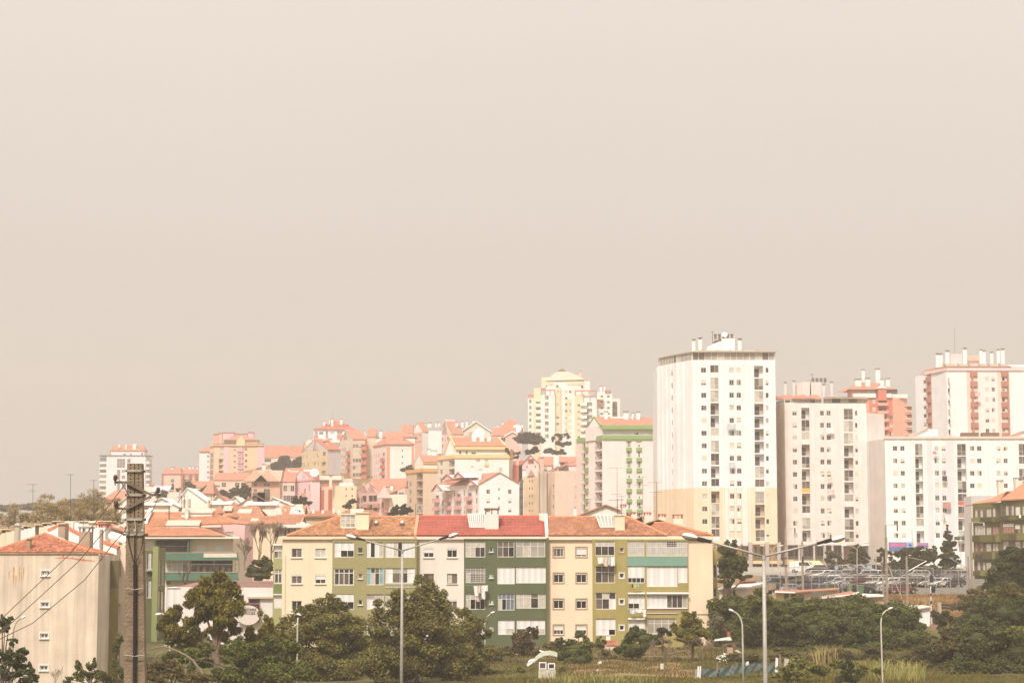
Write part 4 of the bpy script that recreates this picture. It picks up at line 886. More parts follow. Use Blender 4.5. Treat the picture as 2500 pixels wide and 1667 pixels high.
def salmon_tower():
 Y=700;zb=18;A=P2('T3',1000,Y+14);C=P2('T3',1548,Y);R=P2('T3',1912,Y);R2=P2('T3',2135,Y+3)
 zt=zat('T3',1700,570,Y);b=Bld('tower_block','salmon red tower with white parapet band and orange roof behind the white slabs','tower block',None,(C[0],Y,zb))
 dk=wm_(220,142,118,Y);lt=wm_(238,184,156,Y)
 f0=b.face(A,C,zb,zt,lt);f=b.face(C,R,zb,zt,dk);f2=b.face(R,R2,zb,zt,lt)
 ys=[595+123.5*i for i in rg(7)]
 wrow(b,f,'T3',1562,1616,ys,62,1.5,codes=['cc','ww'],pshut=.9,shutm=SHUT);wrow(b,f,'T3',1820,1878,ys,60,2)
 for i in rg(7):lo_(b,f,f.rc('T3',1660+i,585+123.5*i,1782+i,690+123.5*i),'lllllll'[i],1.5)
 b.fi(dk,back=mat('balcony_back',col(190,150,130,Y),.9),e_0=close_box([A,C,R,R2],14,zb,zt))
 for i in rg(7):mb=MB();mb.M=f.M;r=f.rc('T3',1640+i,638+123.5*i,1805+i,692+123.5*i);mb.box(r[0],-1.1,r[1],r[2],-.02,r[1]+(r[3]-r[1])*.8);mb.M=None;b.pt('balcony_front',mb,wm_(232,178,156,Y))
 xa,xb_=P2('T3',2080,Y+3.5)[0],P2('T3',2205,Y+3.5)[0]
 for i in rg(4):
  z=zat('T3',2100,690+118*i,Y);mb=MB();mb.box(xa,Y+2.4,z-2.2,xb_,Y+8,z-1.4);mb.box(xa,Y+2.4,z-.1,xb_,Y+8,z+.25);o=b.pt('corner_balcony',mb,lt);mb=MB();mb.box(xa+.4,Y+3,z-1.39,xb_-.1,Y+7.5,z-.11);mb.obj('glazing',GL['m'],o)
 z1=zat('T3',1700,506,Y);mb=MB()
 for x0,x1 in((1310,1655),(1780,1905)):a,d=P2('T3',x0,Y-.6),P2('T3',x1,Y-.6);mb.box(a[0],a[1],zt+.01,d[0],a[1]+.4,z1)
 a,d=P2('T3',1906,Y+2),P2('T3',2138,Y+2);mb.box(a[0],Y+1.2,zt+.01,d[0],Y+1.8,z1-.1);b.pt('parapet',mb,wm_(250,238,222,Y))
 mb=MB();a,d=P2('T3',1300,Y+1),P2('T3',2000,Y+1);z3=zat('T3',1700,440,Y+2);mb.box(a[0],Y+2.5,zt,d[0],Y+12,z3);b.pt('roof_storey',mb,wm_(225,170,145,Y))
 glass_storey(b,[(P2('T3',1500,Y+2.3)),P2('T3',1655,Y+2.3)],z1-.2,z3,f_0=DALU,pane='mg');glass_storey(b,[(P2('T3',1785,Y+2.3)),P2('T3',1990,Y+2.3)],z1-.2,z3,f_0=DALU,pane='mg')
 zp=zat('T3',1600,330,Y+8);e=z3+.05;L,Rr=P2('T3',1260,Y)[0],P2('T3',2005,Y)[0];p0,p1=P2('T3',1440,Y)[0],P2('T3',1670,Y)[0]
 rp_(b,[[(L,Y+1.5,e),(Rr,Y+1.5,e),(p1,Y+8,zp),(p0,Y+8,zp)],[(L,Y+14,e),(L,Y+1.5,e),(p0,Y+8,zp)],[(Rr,Y+1.5,e),(Rr,Y+14,e),(p1,Y+8,zp)],[(Rr,Y+14,e),(L,Y+14,e),(p0,Y+8,zp),(p1,Y+8,zp)]],OR(Y))
 a,d=at(*q('T3',1655,505),Y-.5),at(*q('T3',1778,430),Y-.5);mb=MB();mb.box(a.x,Y-.9,zt-1,d.x,Y+3,d.z);g=b.pt('gable_bay',mb,dk)
 pk=at(*q('T3',1714,375),Y);mb=MB();mb.pr([(a.x-.5,Y-1.2,d.z),(d.x+.5,Y-1.2,d.z),(pk.x,Y-1.2,pk.z)],(0,7,0));mb.obj('gable',wm_(250,238,222,Y),g)
 mb=MB();a2=(d.z+(pk.z-d.z)*.1);mb.pr([(a.x+.6,Y-1.26,a2),(d.x-.6,Y-1.26,a2),(pk.x,Y-1.26,pk.z-1.2)],(0,.05,0));mb.obj('gable_panel',dk,g)
 a,d=P2('T3',1045,Y+12),P2('T3',1320,Y+12);zz=zat('T3',1150,410,Y+12);ze_=zat('T3',1150,490,Y+12);rp_(b,[[(a[0],Y+9,ze_),(d[0],Y+9,ze_+.6),(d[0],Y+14,zz),(a[0]+4,Y+14,zz)]],OR(Y))
 wh=wm_(250,240,226,Y);cyl_stack(b,'T3',((1408,155,1452,330),(1622,145,1685,320)),Y+9,wh,False);cyl_stack(b,'T3',((1465,292,1535,370),(1310,305,1400,390),(1695,300,1740,380),(1778,295,1836,415)),Y+4,wh,False)
salmon_tower()
def green_tower():
 Y=542;zb=13;A=P2('H2',160,Y+17);C=P2('H2',533,Y);R=P2('H2',1420,Y);B1=P2('H2',335,Y+9);B2=P2('H2',415,Y+6)
 zt=zat('H2',800,418,Y);b=Bld('tower_block','pale pink tower with green bands and green window spandrels, orange gabled roof','tower block',None,(C[0],Y,zb))
 pk=wm_(248,228,214,Y);gr=wm_(152,178,118,Y)
 f1=b.face(A,B1,zb,zt,wm_(240,215,198,Y));f2=b.face(B1,B2,zb,zt,pk);f3=b.face(B2,C,zb,zt,pk);f=b.face(C,R,zb,zt,pk)
 for i in rg(8):
  y=146*i
  for x0,x1 in((866,938),(1010,1082)):
   wi_(b,f,f.rc('H2',x0+i,440+y,x1+i,528+y),b.rnd.choice(['cdc/cdc','ddc/cdd','cmc/cdc','www/wdw','wdw/wdw']),lod=1,rows=(.62,.38),t=.1)
  if i<7:wi_(b,f1,f1.rc('H2',230,470+145*i,282,580+145*i),'cd',lod=1)
  lo_(b,f3,f3.rc('H2',420,440+145.5*i,522,562+145.5*i),'lolllll l'[i]if i!=7 else 'l',1.4)
 b.fi(pk,back=mat('balcony_back',col(225,195,175,Y),.9),e_0=close_box([A,B1,B2,C,R],14,zb,zt))
 gm=mat('green_paint',tuple(c for c in col(150,178,115,Y)),.8,.05)
 for x0,x1 in((864,940),(1008,1084)):
  for i in rg(8):
   mb=MB();mb.M=f.M;r=f.rc('H2',x0+i,532+146*i,x1+i,584+146*i);mb.box(r[0],-.35,r[1],r[2],-.003,r[3]);mb.M=None;b.pt('spandrel',mb,gm)
  mb=MB();mb.M=f.M;r=f.rc('H2',x0,420,x1,440);mb.box(r[0],-.3,r[1],r[2],-.003,r[3]);mb.M=None;b.pt('spandrel',mb,gm)
 for i in rg(7):
  mb=MB();mb.M=f1.M;r=f1.rc('H2',290,530+146*i,330,592+146*i);mb.box(r[0],-.5,r[1],r[2],-.003,r[3]);mb.M=None;b.pt('spandrel',mb,mat('green_paint',col(150,165,115,Y),.8,.05))
 z1=zat('H2',800,362,Y);mb=MB();ch=[A,B1,B2,C,R]
 for p,r in zip(ch[:-1],ch[1:]):mb.pr([(p[0],p[1]-.4,zt+.004-.02),(r[0],r[1]-.4,zt+.004-.02),(r[0],r[1]-.4,z1),(p[0],p[1]-.4,z1)],(0,.5,0))
 b.pt('green_band',mb,gm)
 # set back top storey and gable roof
 s0=(P2('H2',530,Y+1.0));zt2=zat('H2',800,228,Y+1);fs=Face(s0,(R[0],Y+1),zt,zt2);b.faces=[fs]
 for x0,x1,c in((570,665,'ww'),(820,905,'ww'),(975,1040,'cm'),(1185,1290,'ww')):wi_(b,fs,fs.rc('H2',x0,305 if c=='ww' else 322,x1,355),c,lod=1)
 lx=P2('H2',290,Y+10)
 def ex(mb):mb.pl((lx[0],lx[1],zt),(s0[0],s0[1],zt),(s0[0],s0[1],zt2),(lx[0],lx[1],zt2))
 b.fi(pk,e_0=ex)
 mb=MB();z2=zat('H2',800,275,Y);mb.box(s0[0]-.2,Y-.1,z2,R[0],Y+.95,zt2+.1);b.pt('green_band',mb,gm)
 zp=zat('H2',800,112,Y+7);pl=at(*q('H2',410,98),Y+7);pr=P2('H2',1180,Y+7)
 rp_(b,[[(s0[0]-.3,Y,zt2+.12),(R[0]+.2,Y,zt2+.12),(pr[0]+4,Y+7,zp),(pl.x,Y+7,pl.z)]],OR(Y))
 mb=MB();mb.pr([(s0[0],Y+.2,zt2),(lx[0],lx[1]+2,zt2-.6),(pl.x,Y+7,pl.z-.2)],(.4,.3,0));b.pt('gable',mb,pk)
 mb=MB();mb.tb([(s0[0]-.3,Y,zt2+.1),(pl.x,Y+7,pl.z),(lx[0],lx[1]+2,zt2-.8)],.22,5);b.pt('verge',mb,gm)
 wh=wm_(252,244,232,Y);cyl_stack(b,'H2',((828,50,898,168),(555,45,605,130),(1010,48,1062,138),(945,55,970,110)),Y+5,wh,False)
 a,d=at(*q('H2',640,145),Y+6),at(*q('H2',1000,98),Y+6);mb=MB();mb.box(a.x,Y+6,a.z-1,d.x,Y+9,d.z);b.pt('lift_house',mb,wh)
green_tower()
# the town on the hill
G_HILL=None
def lerp2(a,b,t):return(a[0]+(b[0]-a[0])*t,a[1]+(b[1]-a[1])*t)
def gw_(b,f,us,z_top,storey,n,w_,h,code=None,pshut=.4,lod=2,f_0=ALU,shutm=SHUTC,skip=()):
 """windows by fraction of the face width; z_top = world height of the first row's top"""
 for i in rg(n):
  for k,u in en(us):
   if(i,k)in skip:continue
   c=code or b.rnd.choice(['dd','md','dd','cd','mm']);uu=u*f.W;v1=z_top-f.A.z-storey*i
   if uu-w_/2<.02 or uu+w_/2>f.W-.02 or v1>f.H-.05 or v1-h<.05:continue
   rr=b.rnd.random();s=1.0 if rr<pshut*.4 else(.6 if rr<pshut else 0)
   wi_(b,f,(uu-w_/2,v1-h,uu+w_/2,v1),c,s,lod=lod,f_0=f_0,shutm=shutm,rec=.12)
def ba_(b,f,us,z_floor,storey,n,w_,m,h=1.0,d=.9,door='d',glass=False,skip=()):
 """projecting balconies with a dark door behind; z_floor = world height of the first balcony floor"""
 for k,u in en(us):
  for i in rg(n):
   if i in skip:continue
   v=z_floor-f.A.z-storey*i;u0=u*f.W-w_/2
   if v<.05 or v+2.1>f.H:continue
   wi_(b,f,(u0+w_*.2,v,u0+w_*.8,v+2.1),door if len(door)==1 else b.rnd.choice(door),0,lod=2,rec=.1)
   o=b.put(ca_(('bal',round(w_,2),round(h,2),d,m.name,id(m)),lambda:bal_mesh(w_,h,d,m)),'balcony',f,u0,0,v)
def bal_mesh(w_,h,d,m):
 mb=MB();mb.box(0,-d,-.15,w_,-.003,.02);mb.box(0,-d,.021,w_,-d+.1,h);mb.box(0,-d+.101,.021,.1,-.003,h);mb.box(w_-.1,-d+.101,.021,w_,-.003,h)
 return mb.mesh('balcony',m)
class Co:
 """oblique house: left face L->C, right face C->R (crop x), top row ytop at C. dL,dR: how much farther the outer ends are"""
 def __init__(s,name,label,K,L,C,R,ytop,Y,wl,wr,dL=8,dR=0,D=None,y_0=None,cat='apartment block',g_0=None,zb=None):
  s.Y=Y;s.K=K
  s.c=P2(K,C,Y,q(K,0,ytop)[1]);s.r=P2(K,R,Y+dR,q(K,0,ytop)[1]);s.front=L is None
  s.l=P2(K,L,Y+dL,q(K,0,ytop)[1])if L is not None else(s.c[0],Y+(D or 10))
  s.zt=zat(K,C,ytop,Y);s.zb=zb if zb is not None else(gz(s.c[0],Y)-1.5 if y_0 is None else zat(K,C,y_0,Y))
  s.b=Bld(name,label,cat,g_0,(s.c[0],Y,max(s.zb,0)))
  s.fl=s.b.face(s.l,s.c,s.zb,s.zt,wl)if L is not None else None
  s.fr=s.b.face(s.c,s.r,s.zb,s.zt,wr);s.wr=wr
 def P(s,u,v,z):
  return(s.c[0]+u*(s.r[0]-s.c[0])+v*(s.l[0]-s.c[0]),s.c[1]+u*(s.r[1]-s.c[1])+v*(s.l[1]-s.c[1]),z)
 def close(s,wall=None,top=True,e_0=None):
  z0,z1=s.zb,s.zt
  def ex(mb):
   P=s.P;mb.pl(P(1,0,z0),P(1,1,z0),P(1,1,z1),P(1,0,z1));mb.pl(P(1,1,z0),P(0,1,z0),P(0,1,z1),P(1,1,z1))
   if s.front:mb.pl(P(0,1,z0),P(0,0,z0),P(0,0,z1),P(0,1,z1))
   if top:mb.pl(P(0,0,z1),P(1,0,z1),P(1,1,z1),P(0,1,z1))
   if e_0:e_0(mb)
  s.b.fi(wall or s.wr,e_0=ex,back=mat('balcony_back',col(190,165,140,s.Y),.9))
  return s
 def gr(s,rise,m,o=.03,gm=None):
  z=s.zt+.02;P=s.P
  mb=MB();mb.pr([P(0,.0,z),P(1,.0,z),P(.5,.0,z+rise)],tuple(V3(P(0,1,0))-V3(P(0,0,0))));s.b.pt('gable',mb,gm or s.wr)
  t=.18;z+=.03
  rp_(s.b,[[P(-o,-o,z-rise*o*2+t),P(.5,-o,z+rise+t),P(.5,1+o,z+rise+t),P(-o,1+o,z-rise*o*2+t)],[P(.5,-o,z+rise+t),P(1+o,-o,z-rise*o*2+t),P(1+o,1+o,z-rise*o*2+t),P(.5,1+o,z+rise+t)]],m,t)
 def gl(s,rise,m,o=.02,gm=None,hipr=False):
  z=s.zt+.02;P=s.P
  mb=MB();d=tuple((V3(P(1,0,0))-V3(P(0,0,0)))*(.0+(.85 if hipr else 1)));mb.pr([P(0,0,z),P(0,1,z),P(0,.5,z+rise)],d)if not hipr else mb.pl(P(.001,0,z),P(.001,1,z),P(.001,.5,z+rise));s.b.pt('gable',mb,gm or s.wr)
  t=.18;ue=.82 if hipr else 1+o;z+=.03;ze=z-rise*o*2+t
  ps=[[P(-o,-o,ze),P(1+o,-o,ze),P(ue,.5,z+rise+t),P(-o,.5,z+rise+t)],[P(1+o,1+o,ze),P(-o,1+o,ze),P(-o,.5,z+rise+t),P(ue,.5,z+rise+t)]]
  if hipr:ps.append([P(1+o,-o,ze),P(1+o,1+o,ze),P(ue,.5,z+rise+t)])
  rp_(s.b,ps,m,t)
 def hp(s,rise,m,o=.04,a=.3,zoff=0):
  z=s.zt+.05+zoff;P=s.P;p0,p1=P(a,.5,z+rise),P(1-a,.5,z+rise)
  rp_(s.b,[[P(-o,-o,z),P(1+o,-o,z),p1,p0],[P(1+o,-o,z),P(1+o,1+o,z),p1],[P(1+o,1+o,z),P(-o,1+o,z),p0,p1],[P(-o,1+o,z),P(-o,-o,z),p0]],m)
 def band(s,y0,y1,m,out=.3,name='painted_band',faces='lr',left=True):
  za,zb_=zat(s.K,0,y1,s.Y),zat(s.K,0,y0,s.Y);mb=MB();fs=[s.fr]+([s.fl]if s.fl else[])
  for f in fs:mb.M=f.M;mb.box(-.05,-out,za-s.zb,f.W+.05,-.004,zb_-s.zb)
  mb.M=None;return s.b.pt(name,mb,m)
 def chim(s,lst,dy=4,m=None,cyl=False,cap=True,capm=None):
  for r in lst:ch_(s.b,s.K,*r,s.Y+dy,None,m or wm_(250,240,226,s.Y),cyl=cyl,cap=cap,capm=capm)
ZK=lambda K,y,Y:zat(K,0,y,Y)
CAPO=lambda Y:mat('terracotta_cap',col(200,130,110,Y),.9)
def hill_town():
# far left tower
 Y=1005;W_=wm_(247,236,226,Y);c=Co('tower_block','white tower with big grey glazed panels at far left behind the concrete pole','H6',None,275,922,362,Y,None,W_,D=14,y_0=1090,cat='tower block')
 b,f=c.b,c.fr;R=lambda*a:f.rc('H6',*a)
 GP='vvv/vvv/vvv'
 for r,cd in(((445,408,585,558),GP),((615,408,675,480),'v'),((445,588,502,742),'v/v/v'),((525,590,582,638),'vv'),((525,682,582,745),'vv'),((445,800,498,1015),'v/v/v/v'),((525,800,600,925),'vv/vv'),((520,950,580,1050),'vv')):wi_(b,f,R(*r),cd,lod=1,t=.12)
 c.close()
 for sx0,sx1,n in((152,272,8),(925,985,5)):
  for i in rg(n):
   y=390+92*i;x0,x1=at(*q('H6',sx0,y),Y).x,at(*q('H6',sx1,y),Y).x;z1,z0=ZK('H6',y,Y),ZK('H6',y+62,Y)
   mb=MB();mb.box(x0,Y+.5,z0-1.2,x1,Y+9,z0);o=b.pt('balcony',mb,W_);mb=MB();mb.box(x0+.3,Y+.8,z0+.004,x1-.3,Y+8.5,z1);mb.obj('glazing',GL[b.rnd.choice('vmgv')],o)
 x0,x1=at(*q('H6',150,370),Y).x,at(*q('H6',988,370),Y).x;z=c.zt;mb=MB();mb.box(x0,Y-.3,z+.005,x1,Y+10,z+.5);b.pt('roof_slab',mb,mat('grey_slab',col(150,140,135,Y),.8))
 fs=Face(P2('H6',312,Y+3),P2('H6',882,Y+3),z+.5,ZK('H6',270,Y+3));b.faces=[fs]
 for r in((310,300,348,352),(552,320,592,362),(664,325,695,350),(850,305,880,352)):
  rr=fs.rc('H6',*r);wi_(b,fs,(max(.05,rr[0]),max(.05,rr[1]),min(rr[2],fs.W-.05),rr[3]),'v',lod=2)
 a_,d_=P2('H6',312,Y+3),P2('H6',882,Y+3);zt=fs.z1
 def ex(mb):mb.pl((d_[0],Y+3,z),(d_[0],Y+11,z),(d_[0],Y+11,zt),(d_[0],Y+3,zt));mb.pl((a_[0],Y+11,z),(a_[0],Y+3,z),(a_[0],Y+3,zt),(a_[0],Y+11,zt))
 b.fi(W_,e_0=ex);zp=ZK('H6',186,Y+7)
 rp_(b,[[(a_[0]-.3,Y+2.6,zt),(d_[0]+.4,Y+2.6,zt),(d_[0]-1.2,Y+7,zp),(a_[0]+.6,Y+7,zp)],[(d_[0]+.4,Y+2.6,zt),(d_[0]+.4,Y+11.4,zt),(d_[0]-1.2,Y+7,zp)],[(d_[0]+.4,Y+11.4,zt),(a_[0]-.3,Y+11.4,zt),(a_[0]+.6,Y+7,zp),(d_[0]-1.2,Y+7,zp)]],OR(Y))
 c.chim(((583,168,607,245),(706,162,766,268),(470,170,500,205)),3.5,cap=False)
 # far beige block left of the orange tower
 Y=1000;c=Co('apartment_block','distant beige block with brick red corner strips beyond the white gables','H6',None,1205,1512,655,Y,None,wm_(228,205,180,Y),D=12,y_0=960)
 gw_(c.b,c.fr,(.55,),ZK('H6',745,Y),8,1,1.6,1.6);c.close();c.band(655,665,wm_(240,220,200,Y),.2);c.hp(3.4,OR(Y),a=.12)
 for x0,x1 in((1180,1205),(1500,1535)):a,d=P2('H6',x0,Y-.4),P2('H6',x1,Y-.4);mb=MB();mb.box(a[0],Y-.4,c.zb,d[0],Y+3,c.zt-.2);c.b.pt('brick_strip',mb,wm_(196,130,108,Y))
 c.chim(((1345,560,1390,640),(1255,585,1272,640)),4)
 c=Co('apartment_block','distant grey beige house row with red strips between beige block and white slab','H6',None,1536,1840,660,Y+3,None,wm_(205,180,155,Y),D=12,y_0=960)
 gw_(c.b,c.fr,(.2,.5,.85),ZK('H6',700,Y),5,3,3,2.2);c.close();c.gl(3,OR(Y))
 for x0,x1 in((1620,1655),(1720,1755)):a,d=P2('H6',x0,Y),P2('H6',x1,Y);mb=MB();mb.box(a[0],Y+1.5,c.zb,d[0],Y+2.98,c.zt);c.b.pt('brick_strip',mb,wm_(196,130,108,Y))
 c.chim(((1560,560,1580,640),(1640,545,1680,610),(1700,540,1725,600),(1770,555,1800,620)),5)
 # white slab and orange / pink tower
 Y=985;c=Co('apartment_block','narrow white slab block touching the left of the orange and pink tower','H5',None,162,318,432,Y,None,wm_(251,243,232,Y),D=16,y_0=1000)
 for i,y in en((488,570,648,725,805,885)):wi_(c.b,c.fr,c.fr.rc('H5',276,y,303,y+(30 if i%3==0 else 20)),'v',lod=2)
 c.close();c.hp(2.5,OR(Y),a=.2);
 Y=965;c=Co('tower_block','orange tower with lilac pink stripes and pink stair heads on top','H5',315,380,1116,352,Y,wm_(250,202,170,Y),wm_(250,206,170,Y),dL=9,dR=0,y_0=1090,cat='tower block')
 b,f=c.b,c.fr;pkm=wm_(243,200,200,Y);R=lambda*a:f.rc('H5',*a)
 for i in rg(8):
  y=375+85*i
  r=R(665,y+25,698,y+50);wi_(b,f,r,b.rnd.choice(['cc','md','mm']),0,lod=2)
  wi_(b,f,R(832,y+10,866,y+45),b.rnd.choice(['md','cc','dd']),0,lod=2)
  if i in(0,1,6,7):wi_(b,f,R(465,y,520,y+55),'cc',lod=2)
  else:lo_(b,f,R(446,y-5,514,y+62),'l',1.2)
  if c.fl.W>3:wi_(b,c.fl,(1.2,c.fl.H-3.2-2.78*i-2.2,c.fl.W-1.5,c.fl.H-3.2-2.78*i),'mcm',lod=2)
 c.close()
 for x0,x1 in((525,596),(1016,1117)):mb=MB();r=R(x0,358,x1,1090);mb.M=f.M;mb.box(r[0],-.25,max(r[1],0),min(r[2],f.W),-.003,r[3]);mb.M=None;b.pt('pink_strip',mb,pkm)
 for i in rg(8):
  y=375+85*i;r=R(712,y,818,y+60);mb=MB();mb.M=f.M;mb.pr([(r[0],-.003,r[1]),(r[0]+.8,-1.1,r[1]),(r[2]-.8,-1.1,r[1]),(r[2],-.003,r[1])],(0,0,r[3]-r[1]));mb.M=None;o=b.pt('bay_window',mb,pkm)
  mb=MB();mb.M=f.M
  for k in rg(4):uu=r[0]+.95+k*(r[2]-r[0]-1.9)/4;mb.box(uu,-1.14,r[1]+.5,uu+(r[2]-r[0]-1.9)/4-.2,-1.103,r[3]-.3)
  mb.M=None;mb.obj('pane',GL[b.rnd.choice('mgcm')],o)
 c.band(322,352,wm_(250,205,160,Y),.5,'cornice');mb=MB()
 for y0,y1 in((320,326),(348,354)):mb.M=f.M;r=R(380,y0,1116,y1);mb.box(-.4,-.62,r[1],f.W+.3,-.503,r[3])
 mb.M=None;b.pt('cornice_line',mb,wm_(170,125,100,Y))
 glass_storey(b,[P2('H5',512,Y+2),P2('H5',712,Y+2)],ZK('H5',322,Y),ZK('H5',272,Y),f_0=DALU,pane='mmg',step=2)
 a,d=at(*q('H5',515,322),Y+2.5),at(*q('H5',1015,262),Y+2.5);mb=MB();mb.box(a.x,Y+2.6,a.z,d.x,Y+11,d.z);b.pt('roof_storey',mb,wm_(252,205,160,Y))
 zp=ZK('H5',198,Y+7);p0,p1=at(*q('H5',680,200),Y+7).x,at(*q('H5',800,200),Y+7).x
 rp_(b,[[(a.x,Y+1.8,d.z),(d.x+.5,Y+1.8,d.z),(p1,Y+7,zp),(p0,Y+7,zp)],[(d.x+.5,Y+1.8,d.z),(d.x+.5,Y+11,d.z),(p1,Y+7,zp)],[(a.x,Y+11,d.z),(a.x,Y+1.8,d.z),(p0,Y+7,zp)]],OR(Y))
 g0,g1,g2=at(*q('H5',706,280),Y-.8),at(*q('H5',832,280),Y-.8),at(*q('H5',770,205),Y-.8);mb=MB();mb.pr([(g0.x,Y-.8,c.zt),(g1.x,Y-.8,c.zt),(g1.x,Y-.8,g1.z),(g2.x,Y-.8,g2.z),(g0.x,Y-.8,g0.z)],(0,5,0));b.pt('gable_bay',mb,wm_(253,215,165,Y))
 for x0,y0,x1,y1,m_ in((362,185,440,330,wm_(240,180,160,Y)),(440,168,505,320,wm_(250,195,165,Y)),(508,160,675,240,pkm),(680,180,870,240,pkm),(875,155,960,250,pkm)):
  a,d=at(*q('H5',x0,y1),Y+9),at(*q('H5',x1,y0),Y+9);mb=MB();mb.box(a.x,Y+9,a.z-2,d.x-.1,Y+13,d.z);o=b.pt('stair_house',mb,m_);mb=MB();mb.box(a.x-.1,Y+8.7,d.z+.003,d.x,Y+13.2,d.z+.3);mb.obj('cap',CAPO(Y),o)
  # roofs with terracotta chimney caps right of the orange tower
 Y=930;c=Co('town_house','white hill house with orange roof and capped chimneys behind the dark round tree','H5',None,1118,1690,520,Y,None,wm_(240,222,202,Y),D=10,y_0=760,cat='house')
 gw_(c.b,c.fr,(.05,.13,.22,.8,.9),ZK('H5',540,Y),2.9,4,1.5,1.5);c.close();c.gl(5.5,OR(Y));c.chim(((1120,395,1190,470),(1238,395,1305,470),(1340,420,1385,460),(1440,420,1460,460),(1472,420,1490,460),(1535,420,1560,460),(1590,430,1620,470)),5,capm=CAPO(Y))
 # white stepped building with red roof (top of the left hill)
 Y=900;c=Co('apartment_block','white stepped block with layered red tile roof topping the left hill','H4',None,265,745,270,Y,None,wm_(251,240,230,Y),D=14,y_0=560)
 b,f=c.b,c.fr
 for r,cd in(((278,312,326,360),'g'),((345,315,402,350),'mcm'),((440,305,466,350),'m'),((505,315,560,345),'cd'),((598,305,672,350),'g')):wi_(b,f,f.rc('H4',*r),cd,lod=2)
 c.close()
 for x0,y0,x1,y1 in((268,362,326,402),(438,352,466,405),(598,355,690,420),(330,412,388,470),(470,405,530,440)):r=f.rc('H4',x0,y0,x1,y1);mb=MB();mb.M=f.M;mb.box(max(r[0],.02),-.35,r[1],min(r[2],f.W),-.004,r[3]);mb.M=None;b.pt('red_panel',mb,wm_(220,145,125,Y))
 a,d=at(*q('H4',180,560),Y-3),at(*q('H4',300,430),Y-3);mb=MB();mb.box(a.x,Y-3,a.z-3,d.x+14,Y-.4,d.z);o=b.pt('lower_terrace',mb,wm_(248,236,224,Y));mb=MB();mb.box(a.x+.6,Y-3.2,d.z-3,a.x+18,Y-3.005,d.z-1);mb.obj('glazing',GL['g'],o)
 a,d=at(*q('H4',690,480),Y+3),at(*q('H4',850,290),Y+3);mb=MB();mb.box(c.r[0]+.01,Y+3,a.z,d.x,Y+14,d.z);b.pt('side_wing',mb,wm_(246,232,220,Y))
 z=c.zt;zA,zB=ZK('H4',222,Y+5),ZK('H4',150,Y+8);xx=[at(*q('H4',x,250),Y).x for x in(262,865,410,742,400,745,545,565)]
 rp_(b,[[(xx[0],Y-.8,z),(xx[1],Y-.8,z-.3),(xx[3],Y+5,zA),(xx[2],Y+5,zA)],[(xx[1],Y-.8,z-.3),(xx[1],Y+15,z),(xx[3],Y+5,zA)],[(xx[0],Y+15,z),(xx[0],Y-.8,z),(xx[2],Y+5,zA)],[(xx[4],Y+4,zA+.3),(xx[5],Y+4,zA+.3),(xx[7],Y+8,zB),(xx[6],Y+8,zB)],[(xx[5],Y+4,zA+.3),(xx[5],Y+13,zA+.3),(xx[7],Y+8,zB)],[(xx[4],Y+13,zA+.3),(xx[4],Y+4,zA+.3),(xx[6],Y+8,zB)]],mat('red_roof',sc(.8,224,140,118,Y),.85,.08))
 c.chim(((513,140,545,248),(638,142,675,195),(400,175,430,210),(483,148,497,190)),3.5,capm=CAPO(Y));antenna(b,'H4',540,20,145,Y+5,(),.05)
 # cream rows stepping down the hill
 Y=780;rdm=wm_(214,140,115,Y)
 c=Co('apartment_block','cream row with two small dormer gables and blank grey right end wall','H4',100,462,650,560,Y,wm_(226,202,164,Y),wm_(215,203,192,Y,.1),dL=22,dR=4,y_0=920)
 b=c.b;z0=ZK('H4',635,Y)
 gw_(b,c.fl,(.04,.1,.2,.26,.46,.5,.54,.62,.66),c.zt-1.2,3.3,4,.8,1.5,pshut=.2);gw_(b,c.fl,(.88,),c.zt-.8,3.3,4,2.6,1.6,pshut=.1)
 c.close();ba_(b,c.fl,(.88,),c.zt-4.8,3.3,3,3.4,wm_(222,195,155,Y),door='md');c.gl(4.5,mat('red_roof',sc(.8,220,140,115,Y),.85,.1),hipr=False)
 for u in(.12,.55):p=V3(c.P(0,1-u,c.zt));a=c.fl.eu;mb=MB();mb.pr([p-a*2.2,p+a*2.2,p+V3((0,0,4.2))],tuple(c.fl.inn*4));b.pt('dormer',mb,wm_(232,210,178,Y));mb=MB();mb.tb([p-a*2.4-c.fl.inn*.1,p+V3((0,0,4.4))-c.fl.inn*.1,p+a*2.4-c.fl.inn*.1],.2,5);b.pt('dormer_trim',mb,wm_(205,170,140,Y))
 c.chim(((395,470,470,540),(330,490,365,530)),8)
 c=Co('apartment_block','tall cream house with brick red balcony stacks and deep red corner strip','H4',645,822,1022,418,Y+20,wm_(232,212,190,Y),wm_(225,200,172,Y),dL=14,dR=0,y_0=1075)
 b=c.b;gw_(b,c.fl,(.1,.2,.3,.42),c.zt-3,2.9,8,1.0,1.5,pshut=.2);gw_(b,c.fr,(.1,.3,.5,.62),c.zt-2,2.9,9,.9,1.4,pshut=.3)
 ba_(b,c.fl,(.72,),c.zt-6,2.9,8,3.0,rdm,1.4,door='mc');ba_(b,c.fr,(.8,),c.zt-4.3,2.9,9,2.2,rdm,1.4,door='mg')
 c.close();c.gl(4,OR(Y));mb=MB();mb.M=c.fr.M;mb.box(c.fr.W*.87,-.5,0,c.fr.W+.1,-.004,c.fr.H-.5);mb.M=None;b.pt('brick_strip',mb,wm_(205,122,98,Y))
 p=V3(c.P(0,.6,c.zt));mb=MB();a=c.fl.eu;mb.pr([p-a*2.5,p+a*2.5,p+V3((0,0,4.4))],tuple(c.fl.inn*4));b.pt('dormer',mb,wm_(240,222,200,Y));c.chim(((985,310,1000,400),(1025,330,1050,400),(1195,310,1240,380)),6)
